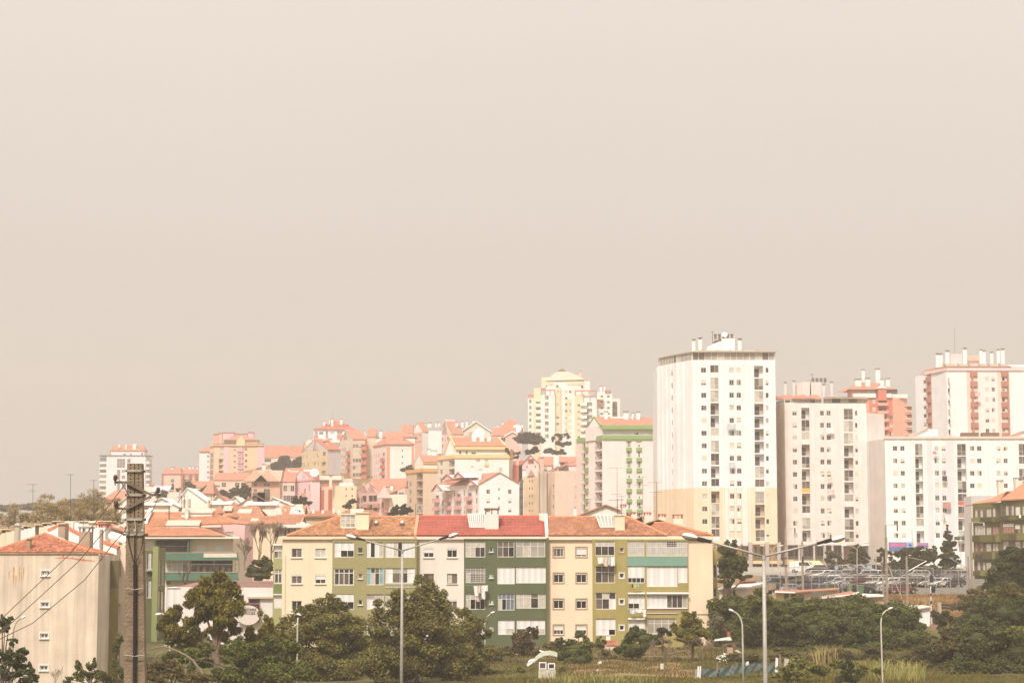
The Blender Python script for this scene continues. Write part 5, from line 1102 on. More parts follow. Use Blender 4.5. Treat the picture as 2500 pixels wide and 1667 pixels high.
 c=Co('apartment_block','beige blank end wall rising behind the red corner strip, low orange roof','H4',None,1023,1145,385,Y+24,None,wm_(231,209,180,Y,.1),D=12,y_0=1100);c.close();c.gl(3.6,OR(Y))
 c=Co('apartment_block','white topped house with small dormer behind the orange cornered white block','H4',None,1146,1700,385,Y+40,None,wm_(248,236,222,Y),D=12,y_0=700);gw_(c.b,c.fr,(.26,),ZK('H4',392,Y+40),3,1,1.6,1.6);c.close();c.hp(2.5,OR(Y));c.chim(((1230,380,1300,420),(1400,370,1425,420)),3)
 Y=745;c=Co('apartment_block','white block with blank end wall framed by two orange corner strips','H4',1112,1302,1690,488,Y,wm_(240,214,200,Y),wm_(249,234,218,Y),dL=16,dR=0,y_0=1040)
 b=c.b
 for y in(568,656,745):wi_(b,c.fr,c.fr.rc('H4',1517,y,1534,y+24),'d',lod=2)
 gw_(b,c.fl,(.12,.25,.38,.5),c.zt-3,2.6,8,.9,1.5,pshut=.2);gw_(b,c.fl,(.78,),c.zt-3,2.6,8,2.6,1.5,code='mc',pshut=0)
 c.close();orm=wm_(232,165,132,Y);ba_(b,c.fl,(.78,),c.zt-6.2,2.6,7,3.4,rdm,1.2,door='mc')
 for x0,x1 in((1303,1342),(1655,1690)):mb=MB();r=c.fr.rc('H4',x0,495,x1,1030);mb.M=c.fr.M;mb.box(max(r[0],0),-.3,r[1],r[2],-.004,r[3]);mb.M=None;b.pt('orange_strip',mb,orm)
 c.hp(3.2,OR(Y),a=.22);c.chim(((1440,425,1460,470),(1535,430,1565,478)),4)
 mb=MB();r=c.fr.rc('H4',1345,538,1690,546);mb.M=c.fr.M;mb.box(r[0],-.12,r[1],r[2],-.004,r[3]);mb.M=None;b.pt('string_course',mb,wm_(252,236,222,Y))
 # ridge houses on top
 Y=905;c=Co('town_house','pink ridge house with terracotta chimney caps and white end wall','H3',155,290,375,300,Y,wm_(236,196,172,Y),wm_(252,243,234,Y),dL=12,dR=2,y_0=640,cat='house')
 gw_(c.b,c.fl,(.2,.35,.5,.65,.8),c.zt-.8,3,2,1.1,1.1,pshut=.1);
 c.close();ba_(c.b,c.fl,(.75,),c.zt-11,5,4,6,wm_(236,196,172,Y),2,door='m');c.gl(4.5,OR(Y));c.chim(((300,195,332,280),(210,205,240,240),(355,190,410,225),(460,180,482,225),(500,185,530,215),(600,150,635,215)),6,capm=CAPO(Y))
 c=Co('town_house','cream ridge house with brown dormers at the left end of the skyline ridge','H3',None,-5,155,320,Y+10,None,wm_(240,220,196,Y),D=10,y_0=600,cat='house');gw_(c.b,c.fr,(.15,.3,.75),c.zt-1,3,5,1.6,1.5);c.close();c.gl(4,OR(Y));c.chim(((170,240,195,290),),5,capm=CAPO(Y))
 c=Co('town_house','tall white ridge house with blank sloping end wall','H3',None,372,560,290,Y-4,None,wm_(252,242,228,Y),D=12,y_0=600,cat='house')
 def ex(mb):P=c.P;mb.pl(P(0,0,c.zt),P(1,0,c.zt),P(1,0,ZK('H3',215,Y)));mb.pl(P(0,1,c.zt),P(1,1,ZK('H3',215,Y)),P(1,0,ZK('H3',215,Y)),P(0,0,c.zt))
 c.close(top=False,e_0=ex)
 c=Co('town_house','pinkish half timbered ridge house with steep gable beside the white end wall','H3',510,690,850,330,Y-15,wm_(238,205,185,Y),wm_(242,218,194,Y),dL=14,dR=2,y_0=640,cat='house')
 gw_(c.b,c.fl,(.3,.5,.7),c.zt-1,3.2,5,1.6,1.6);c.close();c.gl(6,OR(Y));p=V3(c.P(0,.55,c.zt));mb=MB();a=c.fl.eu;mb.pr([p-a*3.5,p+a*3.5,p+V3((0,0,7))],tuple(c.fl.inn*5));c.b.pt('dormer',mb,wm_(240,205,190,Y));c.chim(((740,250,790,370),(735,180,775,240),(820,170,850,225),(880,160,910,225)),4,capm=CAPO(Y))
 c=Co('town_house','wide cream gabled ridge house with white verge boards and pink roof','H3',None,830,1215,300,Y-5,None,wm_(246,228,204,Y),D=12,y_0=560,cat='house');gw_(c.b,c.fr,(.3,.5,.7),c.zt-.2,3,3,1.6,1.6);c.close();c.gr(4.3,OR(Y));p=c.P;mb=MB();mb.tb([V3(p(-.03,-.04,c.zt)),V3(p(.5,-.04,c.zt+4.5)),V3(p(1.03,-.04,c.zt))],.3,5);c.b.pt('verge_board',mb,WHITE);c.chim(((972,150,1002,210),),5,capm=CAPO(Y))
 for x0,y0,x1,y1 in((1030,285,1105,330),):d=at(*q('H3',1065,310),Y-22);dish(c.b,d,2.2)
 Y=860;c=Co('town_house','hipped orange roofed villa with white chimneys above the umbrella pines','H3',None,1340,1650,262,Y,None,wm_(240,215,195,Y),D=11,y_0=560,cat='house');gw_(c.b,c.fr,(.2,.35,.55,.7),c.zt-.5,3,1,1.4,1.4,pshut=0);c.close();c.hp(4.6,OR(Y),a=.42);c.chim(((1262,225,1282,275),(1305,215,1325,270),(1378,175,1402,220),(1640,205,1664,270),(1325,260,1350,345),(1650,260,1678,345)),3)
 d=at(*q('H3',1578,258),Y-2);dish(c.b,d,2)
 c=Co('town_house','salmon house with white edged front gable under the hipped villa','H3',None,1250,1560,355,Y-15,None,wm_(236,196,176,Y),D=12,y_0=620,cat='house');gw_(c.b,c.fr,(.45,.6,.8),c.zt-.8,3,4,1.8,1.6);c.close();c.gl(3.8,OR(Y));g0,g1,g2=at(*q('H3',1420,360),Y-17),at(*q('H3',1625,360),Y-17),at(*q('H3',1520,308),Y-17);mb=MB();mb.pr([(g0.x,Y-17,g0.z-14),(g1.x,Y-17,g0.z-14),(g1.x,Y-17,g0.z),(g2.x,Y-17,g2.z),(g0.x,Y-17,g0.z)],(0,9,0));o=c.b.pt('gable_bay',mb,wm_(240,198,180,Y));mb=MB();mb.tb([(g0.x-.3,Y-17.3,g0.z-.1),(g2.x,Y-17.3,g2.z+.2),(g1.x+.3,Y-17.3,g0.z-.1)],.35,5);mb.obj('verge_board',WHITE,o)
hill_town()
def hill_town2():
# cream and yellow striped tower with a domed gable
 Y=868;cr=wm_(252,240,222,Y);ye=wm_(250,222,184,Y);pale=wm_(252,234,208,Y)
 zb=50;zz=lambda y:ZK('H1',y,Y)
 b=Bld('tower_block','cream tower with yellow vertical stripes and rounded gable top on the skyline','tower block',None,(P2('H1',740,Y)[0],Y,52))
 X=lambda x,d=0:P2('H1',x,Y+d)
 def vol(x0,x1,ytop,d0,D,m,nm='wing'):
  f=b.face(X(x0,d0),X(x1,d0),zb,zz(ytop),m);a,c=X(x0,d0),X(x1,d0);zt=zz(ytop)
  mb=MB();mb.pl((c[0],c[1],zb),(c[0],c[1]+D,zb),(c[0],c[1]+D,zt),(c[0],c[1],zt));mb.pl((a[0],a[1]+D,zb),(a[0],a[1],zb),(a[0],a[1],zt),(a[0],a[1]+D,zt));mb.pl((a[0],a[1],zt),(c[0],c[1],zt),(c[0],c[1]+D,zt),(a[0],a[1]+D,zt));b.pt(nm,mb,m);return f
 f1=vol(245,332,545,8,10,cr);f2=vol(332,437,400,5,12,ye);f3=vol(437,655,515,0,14,cr);f4=vol(655,740,400,1.5,14,ye);f5=vol(740,955,395,2.5,14,cr);f6=vol(955,1080,515,1.5,14,ye);f7=vol(1080,1285,518,3,14,cr)
 for i in rg(7):
  y=97*i
  wi_(b,f3,f3.rc('H1',496,528+y,556,592+y),b.rnd.choice(['mm/dd','mg/dm','gm/md']),lod=1,rows=(.75,.25),t=.12)
  wi_(b,f1,f1.rc('H1',262,590+95*i,292,640+95*i),'mm',lod=2)
  for ff,x0,x1 in((f4,672,710),(f5,802,838),(f5,862,898),(f6,990,1028)):
   if b.rnd.random()<.85:wi_(b,ff,ff.rc('H1',x0,455+y+(105 if ff is f6 else 0),x1,490+y+(105 if ff is f6 else 0)),b.rnd.choice(['mm','md','cm','cc']),b.rnd.choice([0,0,.5]),lod=2)
  lo_(b,f2,(f2.W*.3,f2.rc('H1',372,620+y,440,695+y)[1],f2.W*.95,f2.rc('H1',372,620+y,440,695+y)[3]),'l',1.2)if i<6 else None
  if i<5:lo_(b,f7,(.1,f7.rc('H1',1080,630+y,1140,700+y)[1],4.0,f7.rc('H1',1080,630+y,1140,700+y)[3]),'l',1.2)
  wi_(b,f7,f7.rc('H1',1240,548+96*i,1281,608+96*i),'mg',lod=1)
 b.fi(cr,back=mat('balcony_back',col(225,200,165,Y),.9))
 mb=MB();mb.M=f5.M
 for i in rg(6):
  r=f5.rc('H1',806,585+97*i,900,640+97*i);mb.box(r[0],-.08,r[1],r[2],-.003,r[3])
 mb.M=None;b.pt('yellow_panel',mb,ye)
 for i in rg(6):
  z=zz(608+96*i);a,c=X(360,3.4),X(460,3.4);mb=MB();mb.box(a[0],Y+3.4,z-2.4,c[0],Y+4.95,z-.9);b.pt('balcony_front',mb,cr)
  a,c=X(1040,0),X(1140,0);mb=MB();mb.box(a[0],Y,z-2.2,c[0],Y+1.45,z-.7);b.pt('balcony_front',mb,cr)
  # roof terraces, drum and gable
 tr=mat('terracotta_rail',col(214,150,122,Y),.9)
 for x0,x1,d,y in((245,330,8,490),(437,655,-.3,440),(955,1285,1,445)):
  a,c=X(x0,d),X(x1,d);n=max(3,int((c[0]-a[0])/2.6));mb=MB();z0,z1=zz(515 if d!=8 else 545),zz(y)
  for i in rg(n+1):xx=a[0]+(c[0]-a[0]-.4)*i/n;mb.box(xx,a[1],z0+.01,xx+.4,a[1]+.4,z1-.5)
  mb.box(a[0],a[1]-.1,z1-.5,c[0],a[1]+.5,z1);b.pt('pergola',mb,tr)
 a,c=X(515,3),X(1095,3);mb=MB();mb.box(a[0],Y+3,zz(520),c[0],Y+14,zz(298));dr=b.pt('roof_storey',mb,cr)
 mb=MB()
 for x0,x1 in((530,632),(828,1085)):p,r=X(x0,2.9),X(x1,2.9);mb.box(p[0],Y+2.8,zz(362),r[0],Y+2.997,zz(305))
 mb.obj('yellow_panel',ye,dr);mb=MB()
 for x0,y0,x1,y1 in((672,362,706,395),(1052,372,1084,402),(512,360,524,392)):p,r=X(x0,2.9),X(x1,2.9);mb.box(p[0],Y+2.75,zz(y1),r[0],Y+2.99,zz(y0))
 mb.obj('window',GL['m'],dr)
 g=[X(520,2.5),X(700,2.5),X(768,2.5),X(830,2.5),X(1100,2.5)];mb=MB();pts=[(520,296),(1100,282),(1085,262),(990,215),(905,178),(825,150),(765,128),(705,150),(640,190),(580,245)]
 mb.pr([(X(x)[0],Y+2.4,zz(y))for x,y in pts],(0,8,0));b.pt('gable',mb,pale)
 mb=MB();mb.pr([(X(690)[0],Y+2.2,zz(152)),(X(825)[0],Y+2.2,zz(152)),(X(765)[0],Y+2.2,zz(112))],(0,8.4,0));b.pt('gable_cap',mb,mat('grey_cap',col(165,150,125,Y),.8))
 a,c=X(450,6),X(600,6);mb=MB();mb.box(a[0],Y+6,zz(400),c[0],Y+12,zz(235));b.pt('stair_house',mb,ye)
 rp_(b,[[(X(1095)[0],Y+4,zz(292)),(X(1225)[0],Y+4,zz(300)),(X(1215)[0],Y+8,zz(285)),(X(1100)[0],Y+8,zz(255))]],OR(Y))
 a,c=X(1090,3.5),X(1185,3.5);mb=MB();mb.box(a[0],Y+3.5,zz(520),c[0],Y+10,zz(298));b.pt('stair_house',mb,cr)
 ch_(b,'H1',1015,175,1045,240,Y+6,None,wm_(240,200,170,Y),capm=CAPO(Y));ch_(b,'H1',975,205,1003,230,Y+6,None,wm_(240,200,170,Y),capm=CAPO(Y))
 c=Co('apartment_block','white block with stepped terraces half hidden right behind the cream striped tower','H1',None,1286,1512,475,Y+18,None,cr,D=12,y_0=900)
 for i in rg(4):
  for x0,x1 in((1340,1378),(1438,1476)):wi_(c.b,c.fr,c.fr.rc('H1',x0,525+88*i,x1,555+88*i),'m',lod=2)
 c.close();c.chim(((1325,400,1362,470),(1385,390,1408,470)),4,capm=CAPO(Y));mb=MB();a,d=P2('H1',1413,Y+17),P2('H1',1510,Y+17);mb.box(a[0],Y+17.3,c.zt+.01,d[0],Y+18,c.zt+.8);c.b.pt('parapet',mb,tr)
 a,d=P2('H1',1514,Y+22),P2('H1',1642,Y+22);mb=MB();mb.box(a[0],Y+22,c.zb,d[0],Y+32,ZK('H1',572,Y+22));o=c.b.pt('rear_wing',mb,wm_(248,232,214,Y));mb=MB()
 for i in rg(4):p,r=P2('H1',1572,Y),P2('H1',1638,Y);z=ZK('H1',665+88*i,Y);mb.box(p[0],Y+21.8,z,r[0],Y+21.99,z+3)
 mb.obj('window',GL['m'],o)
 for i in rg(2):z=ZK('H1',585+60*i,Y+17);a,d=P2('H1',1288,Y),P2('H1',1420,Y);mb=MB();mb.box(a[0],Y+16.5,z-.5,d[0],Y+17.98,z);c.b.pt('balcony_slab',mb,tr)
 # yellow banded building
 Y=650;ym=mat('yellow_paint',col(248,208,145,Y),.8,.04);wh=wm_(250,239,222,Y)
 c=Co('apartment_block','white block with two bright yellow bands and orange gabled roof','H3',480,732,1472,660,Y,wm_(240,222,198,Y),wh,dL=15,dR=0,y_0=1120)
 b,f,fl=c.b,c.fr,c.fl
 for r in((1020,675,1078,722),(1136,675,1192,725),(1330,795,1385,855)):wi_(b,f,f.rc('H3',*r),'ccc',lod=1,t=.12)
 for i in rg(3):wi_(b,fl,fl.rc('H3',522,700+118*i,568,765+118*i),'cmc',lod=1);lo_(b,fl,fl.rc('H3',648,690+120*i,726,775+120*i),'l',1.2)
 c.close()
 for r in((1136,728,1192,770),):rr=f.rc('H3',*r);mb=MB();mb.M=f.M;mb.box(rr[0],-.3,rr[1],rr[2],-.004,rr[3]);mb.M=None;b.pt('spandrel',mb,ym)
 c.band(612,662,ym,.35)
 fs=Face(P2('H3',600,Y+9),P2('H3',735,Y+2),c.zt,ZK('H3',500,Y));f2=Face(P2('H3',735,Y+2),P2('H3',1412,Y+2),c.zt,ZK('H3',540,Y));b.faces=[f2]
 for r,cd in(((790,562,818,605),'m'),((880,562,905,605),'m'),((958,580,1015,605),'md')):wi_(b,f2,f2.rc('H3',*r),cd,lod=2)
 b.fi(wh);a,d=P2('H3',735,Y+1.5),P2('H3',1415,Y+1.5);z=ZK('H3',540,Y);z2=ZK('H3',495,Y);mb=MB();mb.box(a[0],Y+1.2,z,d[0],Y+1.9,z2);b.pt('yellow_band',mb,ym)
 zp=ZK('H3',385,Y+8);pl,pr,lx=at(*q('H3',672,372),Y+8),P2('H3',1330,Y+8),P2('H3',596,Y+11)
 rp_(b,[[(a[0],Y+1.2,z2+.05),(d[0]+.3,Y+1.2,z2+.05),(pr[0],Y+8,zp),(pl.x,Y+8,pl.z)]],OR(Y));mb=MB();mb.pr([(a[0],Y+2,c.zt),(lx[0],lx[1],c.zt),(lx[0],lx[1],z),(pl.x,Y+8,pl.z-.2),(a[0],Y+2,z2)],(.3,.3,0));g=b.pt('gable',mb,wh)
 mb=MB();mb.tb([(a[0]-.2,Y+1.2,z2+.1),(pl.x,Y+7.8,pl.z),(lx[0],lx[1],z)],.3,5);mb.tb([(d[0]+.3,Y+1.2,z2+.1),(pr[0],Y+8,zp)],.3,5);mb.obj('verge_board',ym,g)
 c.chim(((962,332,1025,445),(1070,335,1135,445),(1170,370,1225,420)),5,cap=False)
 a,d=P2('H3',1470,Y+2),P2('H3',1516,Y+4);mb=MB();mb.pr([(a[0]+.01,Y+1,c.zb),(d[0],Y+4,c.zb),(d[0],Y+12,c.zb),(a[0]+.01,Y+12,c.zb)],(0,0,c.zt-c.zb));b.pt('side_wing',mb,wm_(232,212,186,Y));mb=MB();mb.pr([(a[0]+.36,Y+.6,c.zt+.01),(d[0]+.3,Y+3.7,c.zt+.01),(d[0]+.3,Y+12,c.zt+.01),(a[0]+.36,Y+12,c.zt+.01)],(0,0,3));b.pt('side_band',mb,wm_(222,185,120,Y))
 # beige banded building
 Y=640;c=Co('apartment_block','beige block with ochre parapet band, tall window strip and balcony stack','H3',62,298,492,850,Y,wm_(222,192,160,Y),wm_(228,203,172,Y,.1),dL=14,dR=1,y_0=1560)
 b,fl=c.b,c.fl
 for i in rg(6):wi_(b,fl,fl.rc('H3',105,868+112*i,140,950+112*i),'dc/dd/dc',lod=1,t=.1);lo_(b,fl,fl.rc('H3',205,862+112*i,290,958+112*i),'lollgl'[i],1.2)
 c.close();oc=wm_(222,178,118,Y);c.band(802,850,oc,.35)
 a,d=P2('H3',298,Y+2),P2('H3',492,Y+3);z,z2=ZK('H3',735,Y),ZK('H3',705,Y);mb=MB();mb.box(a[0],Y+2,c.zt,d[0],Y+10,z);b.pt('roof_storey',mb,wm_(248,232,208,Y));mb=MB();mb.box(a[0]-.1,Y+1.6,z+.01,d[0],Y+1.98,z2);b.pt('ochre_band',mb,oc)
 pl,lx=at(*q('H3',240,612),Y+7),P2('H3',178,Y+10);rp_(b,[[(a[0],Y+1.5,z2),(d[0],Y+1.5,z2),(d[0],Y+7,ZK('H3',630,Y+7)),(pl.x,Y+7,pl.z)]],OR(Y));mb=MB();mb.pr([(a[0],Y+2,c.zt),(lx[0],lx[1],c.zt),(lx[0],lx[1],z),(pl.x,Y+7,pl.z-.1),(a[0],Y+2,z2)],(.3,.3,0));b.pt('gable',mb,wm_(246,228,205,Y))
 c.chim(((355,555,400,630),(410,580,480,640)),9)
 # white gabled building in front
 Y=590;wh=wm_(253,244,234,Y);c=Co('apartment_block','bright white gabled block with small pink balconies on its left facade','H3',450,1062,1610,1015,Y,wm_(246,230,216,Y),wh,dL=30,dR=0,y_0=1560)  # left facade's slight shade is put into its duller plaster colour
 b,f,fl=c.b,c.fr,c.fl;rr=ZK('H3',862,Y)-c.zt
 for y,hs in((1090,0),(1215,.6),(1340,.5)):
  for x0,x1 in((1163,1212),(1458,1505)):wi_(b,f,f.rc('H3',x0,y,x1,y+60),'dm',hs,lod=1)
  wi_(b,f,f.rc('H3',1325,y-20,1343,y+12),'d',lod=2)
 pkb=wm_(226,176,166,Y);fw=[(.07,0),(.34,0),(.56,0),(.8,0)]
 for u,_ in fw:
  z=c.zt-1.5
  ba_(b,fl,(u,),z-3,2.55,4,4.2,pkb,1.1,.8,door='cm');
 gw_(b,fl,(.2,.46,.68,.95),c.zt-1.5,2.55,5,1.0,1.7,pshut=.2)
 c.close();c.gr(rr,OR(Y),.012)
 for x,y0,y1 in((490,1025,1105),(632,890,945),(782,862,930),(950,965,1030)):
  p=at(*q('H3',x,y1),Y+18-(x-490)/30);mb=MB();mb.pr([p-fl.eu*3.6,p+fl.eu*3.6,p+V3((0,0,(y1-y0)/5.6*mpp(Y)))],tuple(fl.inn*6));o=b.pt('dormer',mb,wm_(246,226,212,Y));mb=MB();mb.tb([p-fl.eu*3.8-fl.inn*.2,p+V3((0,0,(y1-y0)/5.6*mpp(Y)+.2))-fl.inn*.2,p+fl.eu*3.8-fl.inn*.2],.22,5);mb.obj('verge_board',wm_(200,120,105,Y),o)
 a,d=P2('H3',600,Y+24),P2('H3',880,Y+10);mb=MB();mb.pr([(a[0],a[1]-.5,ZK('H3',978,Y+20)),(d[0],d[1]-.5,ZK('H3',945,Y+10)),(d[0],d[1]-.5,ZK('H3',930,Y+10)),(a[0],a[1]-.5,ZK('H3',960,Y+20))],(.3,.6,0));b.pt('red_gutter',mb,wm_(205,115,100,Y))
 c.chim(((950,790,985,870),(1060,830,1095,1000)),4,wh);a,d=P2('H3',1610,Y+3),P2('H3',1678,Y+4);mb=MB();mb.box(a[0]+.02,Y+1,c.zb,d[0],Y+20,ZK('H3',990,Y));o=b.pt('side_wing',mb,wm_(250,240,228,Y));mb=MB()
 for i in rg(4):z=ZK('H3',1090+122*i,Y);p=P2('H3',1622,Y);mb.box(p[0],Y+.9,z,p[0]+.9,Y+.99,z+3)
 mb.obj('window',GL['m'],o)
 # houses right of it (H7)
 Y=655;c=Co('apartment_block','pale pink gabled block with red framed attic window behind the grimy gable','H7',None,410,715,395,Y,None,wm_(244,214,200,Y),D=12,y_0=700)
 for r in((472,420,512,470),(628,420,665,470)):wi_(c.b,c.fr,c.fr.rc('H7',*r),'cm',lod=1)
 c.close();c.gr(ZK('H7',230,Y)-c.zt,OR(Y));r=c.fr.rc('H7',528,312,606,362);mb=MB();mb.M=c.fr.M;mb.box(r[0]-.3,-.16,r[1]-.3,r[2]+.3,-.004+.0,r[3]+.3);mb.M=None;o=c.b.pt('window_surround',mb,wm_(214,120,110,Y));mb=MB();mb.M=c.fr.M;mb.box(r[0],-.2,r[1],r[2],-.162,r[3]);mb.M=None;mb.obj('pane',GL['m'],o)
 a,d=P2('H7',235,Y+2),P2('H7',405,Y+2);mb=MB();mb.box(a[0],Y+2,c.zb,d[0],Y+12,ZK('H7',330,Y));o=c.b.pt('side_wing',mb,wm_(240,205,190,Y));mb=MB();mb.box(a[0]+.1,Y+1.5,c.zb,a[0]+4.2,Y+1.99,ZK('H7',405,Y));mb.box(d[0]-1,Y+1.5,c.zb,d[0]+1.5,Y+1.99,ZK('H7',325,Y));mb.obj('red_strip',wm_(216,135,112,Y),o)
 c=Co('apartment_block','orange roofed house with dormer behind the tall pale blank wall','H7',None,715,1420,420,Y+6,None,wm_(245,222,204,Y),D=12,y_0=700);gw_(c.b,c.fr,(.15,.4,.7),c.zt-.5,3,3,1.8,1.6);c.close();c.gl(ZK('H7',235,Y)-c.zt,OR(Y));c.chim(((735,310,805,500),),-4,wm_(225,205,185,Y))
 Y=575;c=Co('apartment_block','grimy beige house with dark moss stains and small pointed gable','H7',None,440,690,620,Y,None,mat('stained_plaster',col(224,198,162,Y),.95,.22,.25,.25),D=10,y_0=1460)
 for i in rg(5):
  for x in(545,596):wi_(c.b,c.fr,c.fr.rc('H7',x-7,680+135*i,x+8,725+135*i),'m',lod=2)
 c.close();g0,g1,g2=at(*q('H7',500,622),Y-.3),at(*q('H7',640,600),Y-.3),at(*q('H7',570,490),Y-.3);mb=MB();mb.pr([(g0.x,Y-.3,g0.z),(g1.x,Y-.3,g1.z),(g2.x,Y-.3,g2.z)],(0,6,0));c.b.pt('gable',mb,wm_(190,160,140,Y));c.chim(((415,520,478,585),),2)
 c=Co('apartment_block','grey concrete stair shaft between the grimy house and the pale wall','H7',None,692,880,520,Y-4,None,mat('raw_render',col(205,188,162,Y),.95,.15,.3,.28),D=10,y_0=1460);c.close();c.chim(((735,300,805,530),),3,wm_(218,195,170,Y))
 mb=MB();mb.M=c.fr.M;r=c.fr.rc('H7',722,560,732,1400);mb.box(r[0],-.1,r[1],r[2],-.004,r[3]);r=c.fr.rc('H7',860,560,872,1400);mb.box(r[0],-.15,r[1],r[2],-.004,r[3]);mb.M=None;c.b.pt('drainpipe',mb,wm_(120,100,80,Y))
 c=Co('apartment_block','tall pale block with blank slanted end wall and narrow windowed strip','H7',882,1005,1440,515,Y-6,wm_(236,208,178,Y),wm_(238,213,188,Y),dL=8,dR=2,y_0=1460)
 for i in rg(4):wi_(c.b,c.fl,c.fl.rc('H7',960,765+188*i,988,850+188*i),'mm',lod=2)
 for y in(605,790,980):wi_(c.b,c.fr,c.fr.rc('H7',1370,y,1398,y+45),'cm',b.rnd.choice([0,.9]),lod=2)
 zt2=ZK('H7',335,Y)
 def ex(mb):P=c.P;mb.pl(P(0,0,c.zt),P(1,0,c.zt),P(1,0,zt2));mb.pl(P(1,0,c.zt),P(1,1,c.zt),P(1,1,zt2),P(1,0,zt2))
 c.close(top=False,e_0=ex);P=c.P;rp_(c.b,[[P(-.01,-.02,c.zt+.3),P(1,-.02,zt2+.3),P(1,1,zt2+.3),P(-.01,1,c.zt+.3)]],OR(Y));a,d=at(*q('H7',1070,355),Y+3),at(*q('H7',1230,290),Y+3);mb=MB();mb.box(a.x,Y+1,a.z-3,d.x,Y+6,a.z);o=c.b.pt('dormer',mb,wh);mb=MB();mb.box(a.x+.5,Y+.9,a.z-1.2,a.x+1.8,Y+.99,a.z-.3);mb.obj('window',GL['m'],o);rp_(c.b,[[(a.x-.3,Y+.6,a.z),(d.x+.3,Y+.6,a.z),(d.x-1,Y+5,d.z),(a.x,Y+5,d.z)]],OR(Y),parent=None)
 mb=MB();a,d=at(*q('H7',975,490),Y),at(*q('H7',1070,258),Y);mb.pr([(a.x,Y-6.4,a.z),(d.x,Y-6.4,a.z+1),(d.x,Y-6.4,d.z),(a.x,Y-6.4,d.z)],(0,3,0));c.b.pt('chimney',mb,wh);antenna(c.b,'H7',1375,1165,1350,Y-8,(),.1)
 # lower left hillside houses (H4 bottom / H5)
 Y=545;pk=wm_(250,216,208,Y);c=Co('apartment_block','pale pink house with blank end wall and hanging window boxes','H4',-40,232,356,1000,Y,wm_(248,206,200,Y),pk,dL=14,dR=1,y_0=1500)
 gw_(c.b,c.fl,(.28,.9),c.zt-1.2,2.6,4,.8,1.6,pshut=.2);ba_(c.b,c.fl,(.68,),c.zt-4.2,2.6,3,1.8,wm_(220,170,130,Y),.9,door='m');c.close();c.band(968,1000,wm_(246,190,186,Y),.2);c.gl(3.2,OR(Y));p=V3(c.P(0,.4,c.zt));a=c.fl.eu;mb=MB();mb.pr([p-a*1.9,p+a*1.9,p+V3((0,0,3.2))],tuple(c.fl.inn*3));c.b.pt('dormer',mb,wm_(248,215,205,Y));d=at(*q('H4',275,890),Y);dish(c.b,d,1.2)
 # pale pink grey house further left
 c=Co('apartment_block','mauve grey house front between brown gables and pale pink house','H5',None,1390,1570,880,Y+8,None,wm_(232,205,190,Y),D=10,y_0=1230);gw_(c.b,c.fr,(.2,.5,.8),c.zt-1,2.8,4,.9,1.6,pshut=.2);c.close();c.gl(2.6,OR(Y))
 c=Co('apartment_block','brown house with two dormers and dark ribbon windows','H5',None,930,1350,870,Y+40,None,wm_(222,184,156,Y),D=11,y_0=1240)
 for x0,x1 in((960,1012),(1110,1200)):
  for i in rg(3):wi_(c.b,c.fr,c.fr.rc('H5',x0,895+90*i,x1,945+90*i),'dmd',lod=1)
 c.close();c.gl(3.2,mat('brown_roof',sc(.85,222,180,155,Y),.9,.1))
 for x in(985,1150):p=at(*q('H5',x,872),Y+38.6);mb=MB();mb.pr([(p.x-3.6,p.y,p.z),(p.x+3.6,p.y,p.z),(p.x,p.y,p.z+3.4)],(0,6,0));c.b.pt('dormer',mb,wm_(226,190,162,Y))
 c=Co('apartment_block','brown gabled house with steep plain roof beside the orange tower','H5',None,845,1010,800,Y+70,None,wm_(205,170,145,Y),D=12,y_0=1160);gw_(c.b,c.fr,(.3,.75),c.zt-.8,2.9,5,2.6,1.6,code='dd',pshut=.1);c.close();rp_(c.b,[[at(*q('H5',920,805),Y+69),at(*q('H5',1330,795),Y+69),at(*q('H5',1210,690),Y+75),at(*q('H5',1070,705),Y+75)]],mat('brown_roof',sc(.85,222,180,155,Y),.9,.1));mb=MB();a,d=at(*q('H5',1010,860),Y+72),at(*q('H5',1330,790),Y+72);mb.box(a.x+.1,Y+70.5,c.zb,d.x,Y+80,d.z);c.b.pt('rear_wing',mb,wm_(214,178,150,Y));c.chim(((1085,640,1135,690),),76)
 c=Co('apartment_block','orange roofed house with long grey rooflight above the brown row','H5',None,1410,1770,800,Y+60,None,wm_(235,212,190,Y),D=10,y_0=1000);c.close();c.gl(2.6,OR(Y));a,d=at(*q('H5',1500,760),Y+58),at(*q('H5',1640,715),Y+58);mb=MB();mb.box(a.x,Y+58,a.z,d.x,Y+62,d.z);c.b.pt('rooflight',mb,wm_(222,208,190,Y));c.chim(((1465,695,1500,760),),3)
 for px0,px1,yt,Yh,cc,lab in((522,604,1172,690,(236,212,186),'pale terraced house with orange roof on the slope under the orange tower'),(905,990,1188,620,(236,200,186),'low pinkish house below the orange cornered white block'),(612,668,1165,720,(232,206,182),'beige terraced house between orange tower foot and brown houses'),(455,520,1190,800,(240,224,205),'small cream house under the narrow white slab')):
  c=Co('town_house',lab,'PX',None,px0,px1,yt,Yh,None,wm_(*cc,Yh),D=12,zb=gz((px0-1250)/F*Yh,Yh)-12,cat='house');gw_(c.b,c.fr,(.12,.3,.5,.7,.88),c.zt-.8,2.9,3,1.5,1.5);c.close();c.gl(2.6,OR(Yh))
  # ochre house with flat roof shelter
 c=Co('apartment_block','cream house with flat shelter roof, red wall strips and blank yellowish end wall','H4',350,555,875,1078,Y-6,wm_(232,205,175,Y),wm_(238,218,178,Y,.06),dL=9,dR=1,y_0=1480)
 for x in(727,812):
  for i,y in en((1110,1205)):wi_(c.b,c.fr,c.fr.rc('H4',x-8,y,x+9,y+28),'d' if i==0 or x>800 else 'm',lod=2)
 c.close();f=c.fl
